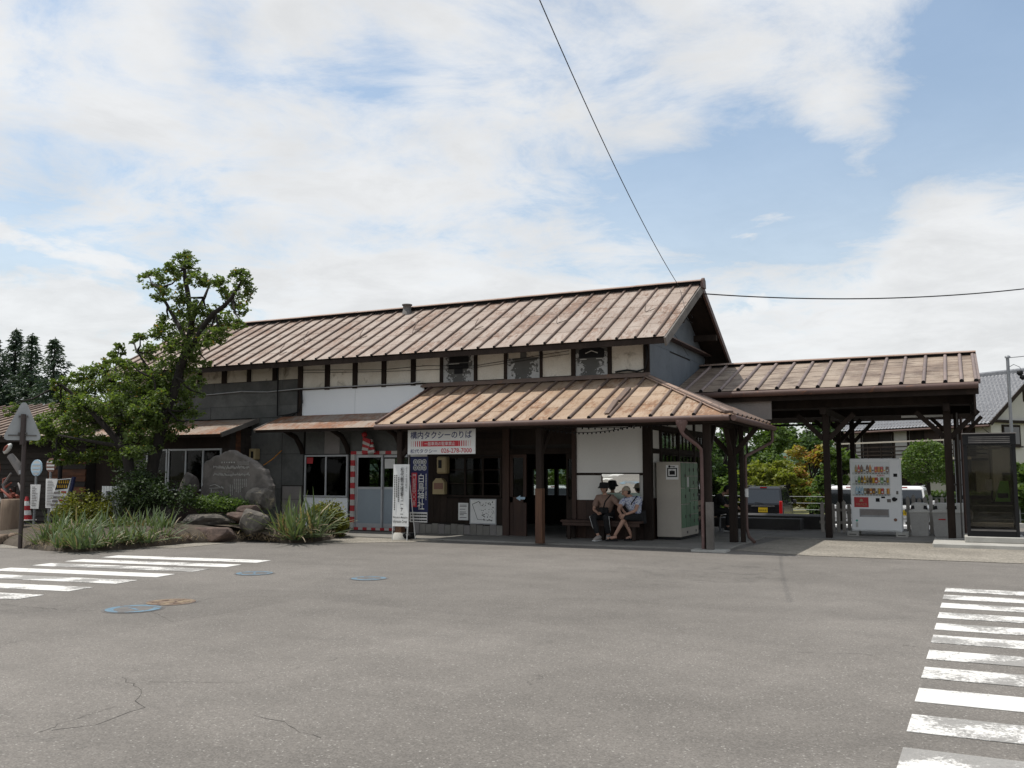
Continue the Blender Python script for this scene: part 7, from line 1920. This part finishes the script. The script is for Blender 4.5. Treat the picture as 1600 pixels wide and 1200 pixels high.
    m_ = MB(); m_.tube([(-hr + .05, yt0 + .1, zr + .02), (-hr + .05, yt1 - .1, zr + .02)], .015, 6); m_.tube([(hr - .05, yt0 + .1, zr + .02), (hr - .05, yt1 - .1, zr + .02)], .015, 6); part('roof_rail', m_, 'grey_iron' if paint == 'black_gloss' else 'alu', t, True)
    return t
M['glass_car'] = plain('car_window_tint', (0.012, 0.014, 0.015), 0.06, spec=0.9, var=.02)
pz = -.655
car('black boxy wagon seen from behind with yellow plate and tall red lamps', (at(1192, 790, Y=34.4).x, 34.4, pz), 1.50, 3.4, 1.76, 'black_gloss', .03)
car('white wagon with red tail lamp half hidden behind walkway posts', (at(1328, 790, Y=33.6).x, 33.6, pz), 1.66, 4.1, 1.80, 'white_gloss', .05, 'white', lamp_low=True)
car('white van seen between the vending machine and the bins', (at(1412, 790, Y=33.9).x, 33.9, pz), 1.50, 3.4, 1.80, 'white_gloss', -.03, 'plate_yellow')
car('white van glimpsed through the waiting room doorway', (at(866, 770, Y=40).x, 40, pz), 1.6, 4.0, 1.65, 'white_gloss', .6, 'white')

# ------------------------------------------------------------------ house to the right
hx, hy = 1.95, 63.1
ho = thing('house', 'white plastered two storey house with grey tiled roof and long brown balcony', 'house', (hx, hy, -.67), math.atan2(.634, -.772) - math.pi / 2)
HW, HL, HE, HR = 7.6, 13.0, 5.75, 8.6
def hbx(name, x0, x1, y0, y1, z0, z1, mat, parent=None, label=None):
    b = MB(); b.box(x0, x1, y0, y1, z0, z1); return part(name, b, mat, parent or ho, True, label)
b = MB(); b.prism([(0, 0, 0), (HW, 0, 0), (HW, 0, HE), (HW / 2, 0, HR - .15), (0, 0, HE)], (0, HL, 0)); part('wall', b, 'house_wall', ho, True)
# tiled roof: stepped, wavy courses
def tiled(side):
    V = []; Q = []; nc = 16; m_ = 150; y0, y1 = -.55, HL + .5
    for j in range(nc):
        a0, a1 = j / nc, (j + 1) / nc
        for e, (a, up_) in enumerate(((a0, .10), (a1, .03))):
            for i in range(m_ + 1):
                y = y0 + (y1 - y0) * i / m_; x = -.75 + (HW / 2 + .75) * a; z = HE - .55 + (HR + .1 - HE + .55) * a + up_ + .035 * math.sin(y * 2 * math.pi / .27) ; V.append((x if side < 0 else HW - x, y, z))
    for j in range(nc):
        o_ = j * 2 * (m_ + 1)
        for i in range(m_): Q.append((o_ + i, o_ + i + 1, o_ + m_ + 1 + i + 1, o_ + m_ + 1 + i))
        if j < nc - 1:
            for i in range(m_): Q.append((o_ + m_ + 1 + i, o_ + m_ + 1 + i + 1, o_ + 2 * (m_ + 1) + i + 1, o_ + 2 * (m_ + 1) + i))
    me = fast_mesh('tiled_roof', V, Q); mats_of(me, 'tile'); part_me('tiled_roof', me, ho)
tiled(-1); tiled(1)
for s_ in (-1, 1):
    xa = -.70 if s_ < 0 else HW + .70
    b = MB(); b.prism([(xa, -.5, HE - .58), (HW / 2, -.5, HR - .0), (HW / 2, -.5, HR + .08), (xa, -.5, HE - .48)], (0, HL + .9, 0)); part('roof_soffit', b, 'wood_dark', ho, True)
    b = MB(); b.beam((xa, -.56, HE - .50), (HW / 2, -.56, HR + .06), .06, .24); part('barge_board', b, 'wood_dark', ho, True)
b = MB(); b.tube([(HW / 2, -.6, HR + .22), (HW / 2, HL + .5, HR + .22)], .14, 8); b.box(HW / 2 - .16, HW / 2 + .16, -.6, HL + .5, HR + .05, HR + .2); b.lathe([(.12, 0), (.2, .2), (.05, .42)], 8, (HW / 2, -.6, HR + .2)); part('ridge_tiles', b, 'tile', ho, True)
hbx('band', -.05, HW, -.30, -.003, HE - .38, HE - .22, 'wood_dark')
hbx('vent', HW / 2 - .75, HW / 2 + .05, -.05, -.002, 6.75, 7.65, 'wood_dark')
for (x0, x1) in ((.95, 2.55), (3.3, 4.9), (5.4, 7.0)):
    f = hbx('window', x0, x1, -.09, -.002, 3.95, 5.25, 'wood_dark'); hbx('pane', x0 + .12, (x0 + x1) / 2 - .04, -.10, -.091, 4.07, 5.12, 'glass_car', f); hbx('pane', (x0 + x1) / 2 + .04, x1 - .12, -.10, -.091, 4.07, 5.12, 'house_wall' if x0 > 3 else 'glass_car', f)
    hbx('sill', x0 - .1, x1 + .1, -.18, -.095, 3.86, 3.95, 'wood_dark', f)
for (x0, x1, z0, z1) in ((.8, 2.4, .9, 2.3), (4.2, 5.8, .9, 2.3)):
    f = hbx('window', x0, x1, -.08, -.002, z0, z1, 'wood_dark'); hbx('pane', x0 + .1, x1 - .1, -.09, -.081, z0 + .1, z1 - .1, 'glass_car', f)
# balcony side (faces the station)
for (y0, y1, m_) in ((1.1, 2.3, 'wood_dark'), (3.7, 4.9, 'wood_brown'), (4.92, 6.1, 'wood_dark'), (7.7, 8.7, 'wood_board'), (8.72, 10.2, 'wood_dark'), (11.6, 12.6, 'wood_dark')):
    f = hbx('shutter', -.06, -.002, y0, y1, 3.35, 5.15, m_); hbx('rail', -.09, -.061, y0, y1, 5.08, 5.16, 'wood_dark', f)
for y in (2.45, 3.55, 6.25, 7.55, 10.35, 11.4): hbx('wall_post', -.08, -.003, y - .06, y + .06, 3.2, 5.3, 'wood_dark')
hbx('eave_band', -.05, -.003, .05, HL, 5.17, 5.3, 'wood_dark')
hbx('balcony_floor', -1.5, -.005, .3, HL, 3.06, 3.2, 'wood_dark'); hbx('balcony_fascia', -1.56, -1.501, .25, HL, 3.12, 3.26, 'rail_pale')
for k in range(12):
    y = .35 + k * (HL - .4) / 11; hbx('baluster', -1.52, -1.46, y - .035, y + .035, 3.2, 4.3, 'wood_dark')
for z in (3.45, 3.70, 3.98): hbx('balcony_rail', -1.51, -1.47, .35, HL, z, z + .08, 'wood_dark')
hbx('handrail', -1.58, -1.40, .3, HL, 4.3, 4.40, 'rail_pale')
for z in (3.45, 3.70, 3.98, 4.31): hbx('balcony_end_rail', -1.46, -.003, .32, .38, z, z + .08, 'wood_dark' if z < 4.2 else 'rail_pale')
for y in (.5, 4.5, 8.5, 12.5): hbx('balcony_post', -1.46, -1.32, y - .07, y + .07, 0, 3.05, 'wood_dark')
for (y0, y1) in ((1.2, 3.4), (5, 8), (9, 11)): hbx('shutter', -.05, -.002, y0, y1, .3, 2.3, 'wood_dark')
b = MB(); b.tube([(-.78, -.5, HE - .62), (-.78, HL + .4, HE - .62)], .07, 8); part('gutter', b, 'gutter', ho, True)
b = MB(); b.tube([(-.6, .1, HE - .7), (-.1, .1, HE - 1.0), (-.1, .1, .2)], .045, 6); part('down_pipe', b, 'grey_iron', ho, True)

# ------------------------------------------------------------------ garden trees, hedge, fence beyond
def bg_tree(label, px, top, hw, Y, mat, per, size, trunk_y=806, name='garden_tree', blobs=None, group=None):
    gz = -.64; pt = at(px, top, Y=Y); s_ = (pt - Vector((0, 0, CAM_H))).length / FOC; RW = hw * s_; H = pt.z - gz
    t = thing(name, label, 'tree', (pt.x, Y, gz), 0, group)
    b = MB(); limb(b, [(0, 0, 0), (.05 * H, 0, H * .35), (-.02 * H, .1, H * .8)], .05 + .02 * H, .03, 7, .05)
    q = random.Random(int(px * 7 + top))
    B = []
    n_ = blobs or 16
    for k in range(n_):
        a = q.uniform(0, 6.28); zz = q.uniform(.22, .93); rr_ = RW * math.sqrt(max(.05, 1 - ((zz - .5) / .55) ** 2)) * q.uniform(.25, .8)
        r_ = RW * q.uniform(.28, .48); c_ = (rr_ * math.cos(a), rr_ * math.sin(a), zz * H); B.append((c_, (r_, r_, min(r_ * .7, H * .16)), 1 / n_))
        if k < 9: limb(b, [(0, 0, zz * H * .6), (c_[0] * .6, c_[1] * .6, zz * H * .85), c_], .05, .015, 5, .04)
    part('trunk', b, 'bark', t, True)
    pts = clump_points(B, per, None, .2); pts[:, 2] = np.clip(pts[:, 2], .15, H * 1.02)
    V, Q = leaf_quads(pts, size, .45, .6, .1); me = fast_mesh('crown', V, Q); mats_of(me, mat); part_me('crown', me, t)
bt = [('dark dense tree behind the bent over person', 1128, 640, 34, 50, 'leaf_far', 3200, .26), ('mid green tree left of the black wagon roof', 1165, 648, 44, 56, 'leaf_far', 3600, .27), ('broad green tree right above the black wagon', 1208, 655, 44, 55, 'leaf_mid', 3800, .25),
      ('tall dark tree behind the turning tree', 1262, 640, 50, 62, 'leaf_far', 4000, .28), ('tree with turning orange and yellow leaves', 1264, 698, 38, 49, 'leaf_gold', 3400, .21), ('yellow green low tree behind the black wagon', 1200, 722, 44, 47.5, 'leaf_lime', 3800, .2),
      ('small yellow green tree between the wagon and the turning tree', 1232, 735, 26, 46.5, 'leaf_lime', 2200, .19), ('round green bush left of the walkway post', 1281, 742, 22, 46, 'leaf_mid', 2000, .19), ('green tree showing between walkway posts', 1316, 700, 30, 47, 'leaf_mid', 2800, .22),
      ('dark tree behind the vending machine top', 1345, 665, 30, 75, 'leaf_far', 2400, .3), ('bushy tree left of the black wagon', 1150, 740, 34, 47, 'leaf_mid', 2800, .2), ('dark tree seen past the porch posts', 1098, 690, 36, 49, 'leaf_far', 2600, .24),
      ('green tree behind the phone booth at the right frame edge', 1606, 715, 30, 44.5, 'leaf_mid', 2800, .2)]
for (lab, px, top, hw, Y, m_, per, sz) in bt: bg_tree(lab, px, top, hw * 1.12, Y, m_, int(per * 1.6), sz)
for k, (px, lab) in enumerate(((600, 'leafy tree behind the station seen through the office lattice'), (640, 'tree behind the station left of the waiting room'), (845, 'leafy tree seen through the waiting room doorway'), (900, 'tree behind the white wall of the waiting room'), (1010, 'tree hidden behind the side wall windows'), (1060, 'tree behind the green lockers'))): bg_tree(lab, px, 690, 60, 47 + k % 3, 'leaf_mid', 2200, .28)
# the wood that closes the view behind the gardens reads as one mass
wp = []
g2 = np.random.default_rng(5)
for k in range(70):
    x = -34 + 44 * k / 69 + g2.uniform(-.5, .5); zt = 5.2 + 1.3 * g2.normal() * .5
    if x > -3: zt = min(zt, 4.2)
    for q_ in range(5): wp.append(((x + g2.uniform(-1, 1), 76 + g2.uniform(-3, 3), zt * (.15 + .2 * q_)), (1.7, 1.7, .9), 1 / 350))
V, Q = leaf_quads(clump_points(wp, 16000, g2, .2), .42, .4, .6)
me = fast_mesh('woods', V, Q); mats_of(me, 'leaf_far'); o = bpy.data.objects.new('woods', me); COL.objects.link(o); tag(o, kind='stuff')
# clipped dome tree
def clipped(label, px, top, bot, hw, Y, mat, per, size):
    pt = at(px, top, Y=Y); pb_ = at(px, bot, Y=Y); s_ = (pt - Vector((0, 0, CAM_H))).length / FOC; H = pt.z - pb_.z; RW = hw * s_
    t = thing('clipped_tree', label, 'tree', (pt.x, Y, -.65)); z0 = pb_.z + .65
    b = MB(); b.tube([(0, 0, 0), (0, 0, z0 + H * .5)], [.14, .08], 7); part('trunk', b, 'bark', t, True)
    u = rng.normal(size=(per, 3)); u /= np.linalg.norm(u, axis=1)[:, None]; rad = rng.uniform(.72, 1.0, per)[:, None]; p_ = u * rad
    zz = (p_[:, 2] + 1) / 2; f = np.where(zz < .35, .6 + .4 * zz / .35 * 1.0, np.sqrt(np.clip(1 - ((zz - .35) / .66) ** 1.6, 0.02, 1)))
    h = np.linalg.norm(p_[:, :2], axis=1)[:, None] + 1e-6; rr_ = rng.uniform(.6, 1.0, per) ** .35
    p_ = np.stack([p_[:, 0] / h[:, 0] * f * rr_ * RW, p_[:, 1] / h[:, 0] * f * rr_ * RW, z0 + zz * H], 1) + rng.normal(size=(per, 3)) * .05
    V, Q = leaf_quads(p_, size, .3, .6); me = fast_mesh('crown', V, Q); mats_of(me, mat); part_me('crown', me, t)
clipped('dome shaped clipped evergreen in front of the balcony', 1447, 688, 756, 36, 43.8, 'leaf_mid', 6000, .13)
# hedge
hg = thing('hedge', 'clipped green hedge in front of the house', 'hedge', (2, 45.2, -.63)); 
N_ = 9000; hx0, hx1 = at(1425, 770, Y=45).x, 14.0
hp = np.stack([rng.uniform(hx0, hx1, N_), 45.2 + rng.uniform(-.55, .55, N_), rng.uniform(-.6, .72, N_)], 1)
face = rng.integers(0, 3, N_); hp[face == 0, 1] = 44.7 + rng.normal(size=(face == 0).sum()) * .05; hp[face == 1, 2] = .72 + rng.normal(size=(face == 1).sum()) * .05
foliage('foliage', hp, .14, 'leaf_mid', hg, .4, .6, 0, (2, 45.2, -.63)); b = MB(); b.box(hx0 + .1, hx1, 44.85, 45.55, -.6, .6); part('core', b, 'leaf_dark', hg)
# wire fence
wf = thing('wire_fence', 'thin metal rail fence with wires along the far edge of the lawn', 'fence', (0, 46, -.63))
for k in range(14):
    x = -11 + 1.9 * k; b = MB(); b.tube([(x, 44.3, -.63), (x, 44.3, .55)], .025, 6); part('post', b, 'steel', wf)
for z in (.52, .22, -.08, -.36):
    b = MB(); b.tube([(-11, 44.3, z), (14, 44.3, z)], .012, 5); part('wire', b, 'steel', wf)
# grass tufts on the lawn
N_ = 9000; gx = rng.uniform(-14, 14, N_); gy = rng.uniform(44.3, 47, N_); V = np.empty((N_, 4, 3)); hh = rng.uniform(.05, .22, N_); dx = rng.normal(size=N_) * .08
V[:, 0] = np.stack([gx - .03, gy, np.full(N_, -.63)], 1); V[:, 1] = np.stack([gx + .03, gy, np.full(N_, -.63)], 1); V[:, 2] = np.stack([gx + dx + .006, gy, -.63 + hh], 1); V[:, 3] = np.stack([gx + dx - .006, gy, -.63 + hh], 1)
me = fast_mesh('grass', V.reshape(-1, 3), np.arange(N_ * 4).reshape(-1, 4)); mats_of(me, 'grass'); o = bpy.data.objects.new('grass', me); COL.objects.link(o); tag(o, kind='stuff')
up_ = thing('utility_pole', 'grey pole base with ladder clamps behind the walkway corner', 'pole', tuple(at(1504, 800, Y=29.5)[:2]) + (-.66,)); b = MB(); b.tube([(0, 0, 0), (0, 0, 3.2)], .15, 12); part('shaft', b, 'steel', up_, True); b = MB()
for z in (1.2, 1.9, 2.6): b.tube([(-.16, 0, z), (-.16, 0, z + .05)], .03, 6); b.lathe([(.155, z), (.155, z + .05)], 12)
part('clamp', b, 'grey_iron', up_, True)

# ------------------------------------------------------------------ overhead cables
a = at(1060, 446, Y=23.0); c_ = at(838, -12, Y=11.0)
b = MB(); b.tube([a.lerp(c_, k / 20) - Vector((0, 0, 1.0 * (k / 20) * (1 - k / 20))) for k in range(21)], .0085, 5)
solo('overhead_cable', b, 'black', 'steep black cable running from the roof ridge up out of the picture', 'cable', a)
a = at(1099, 459, X=-5.83); c_ = at(1620, 449, Y=30.0)
b = MB(); b.tube([a.lerp(c_, k / 20) - Vector((0, 0, .9 * (k / 20) * (1 - k / 20))) for k in range(21)], .017, 5)
solo('overhead_cable', b, 'black', 'nearly level thick cable from the gable peak to the right', 'cable', a)
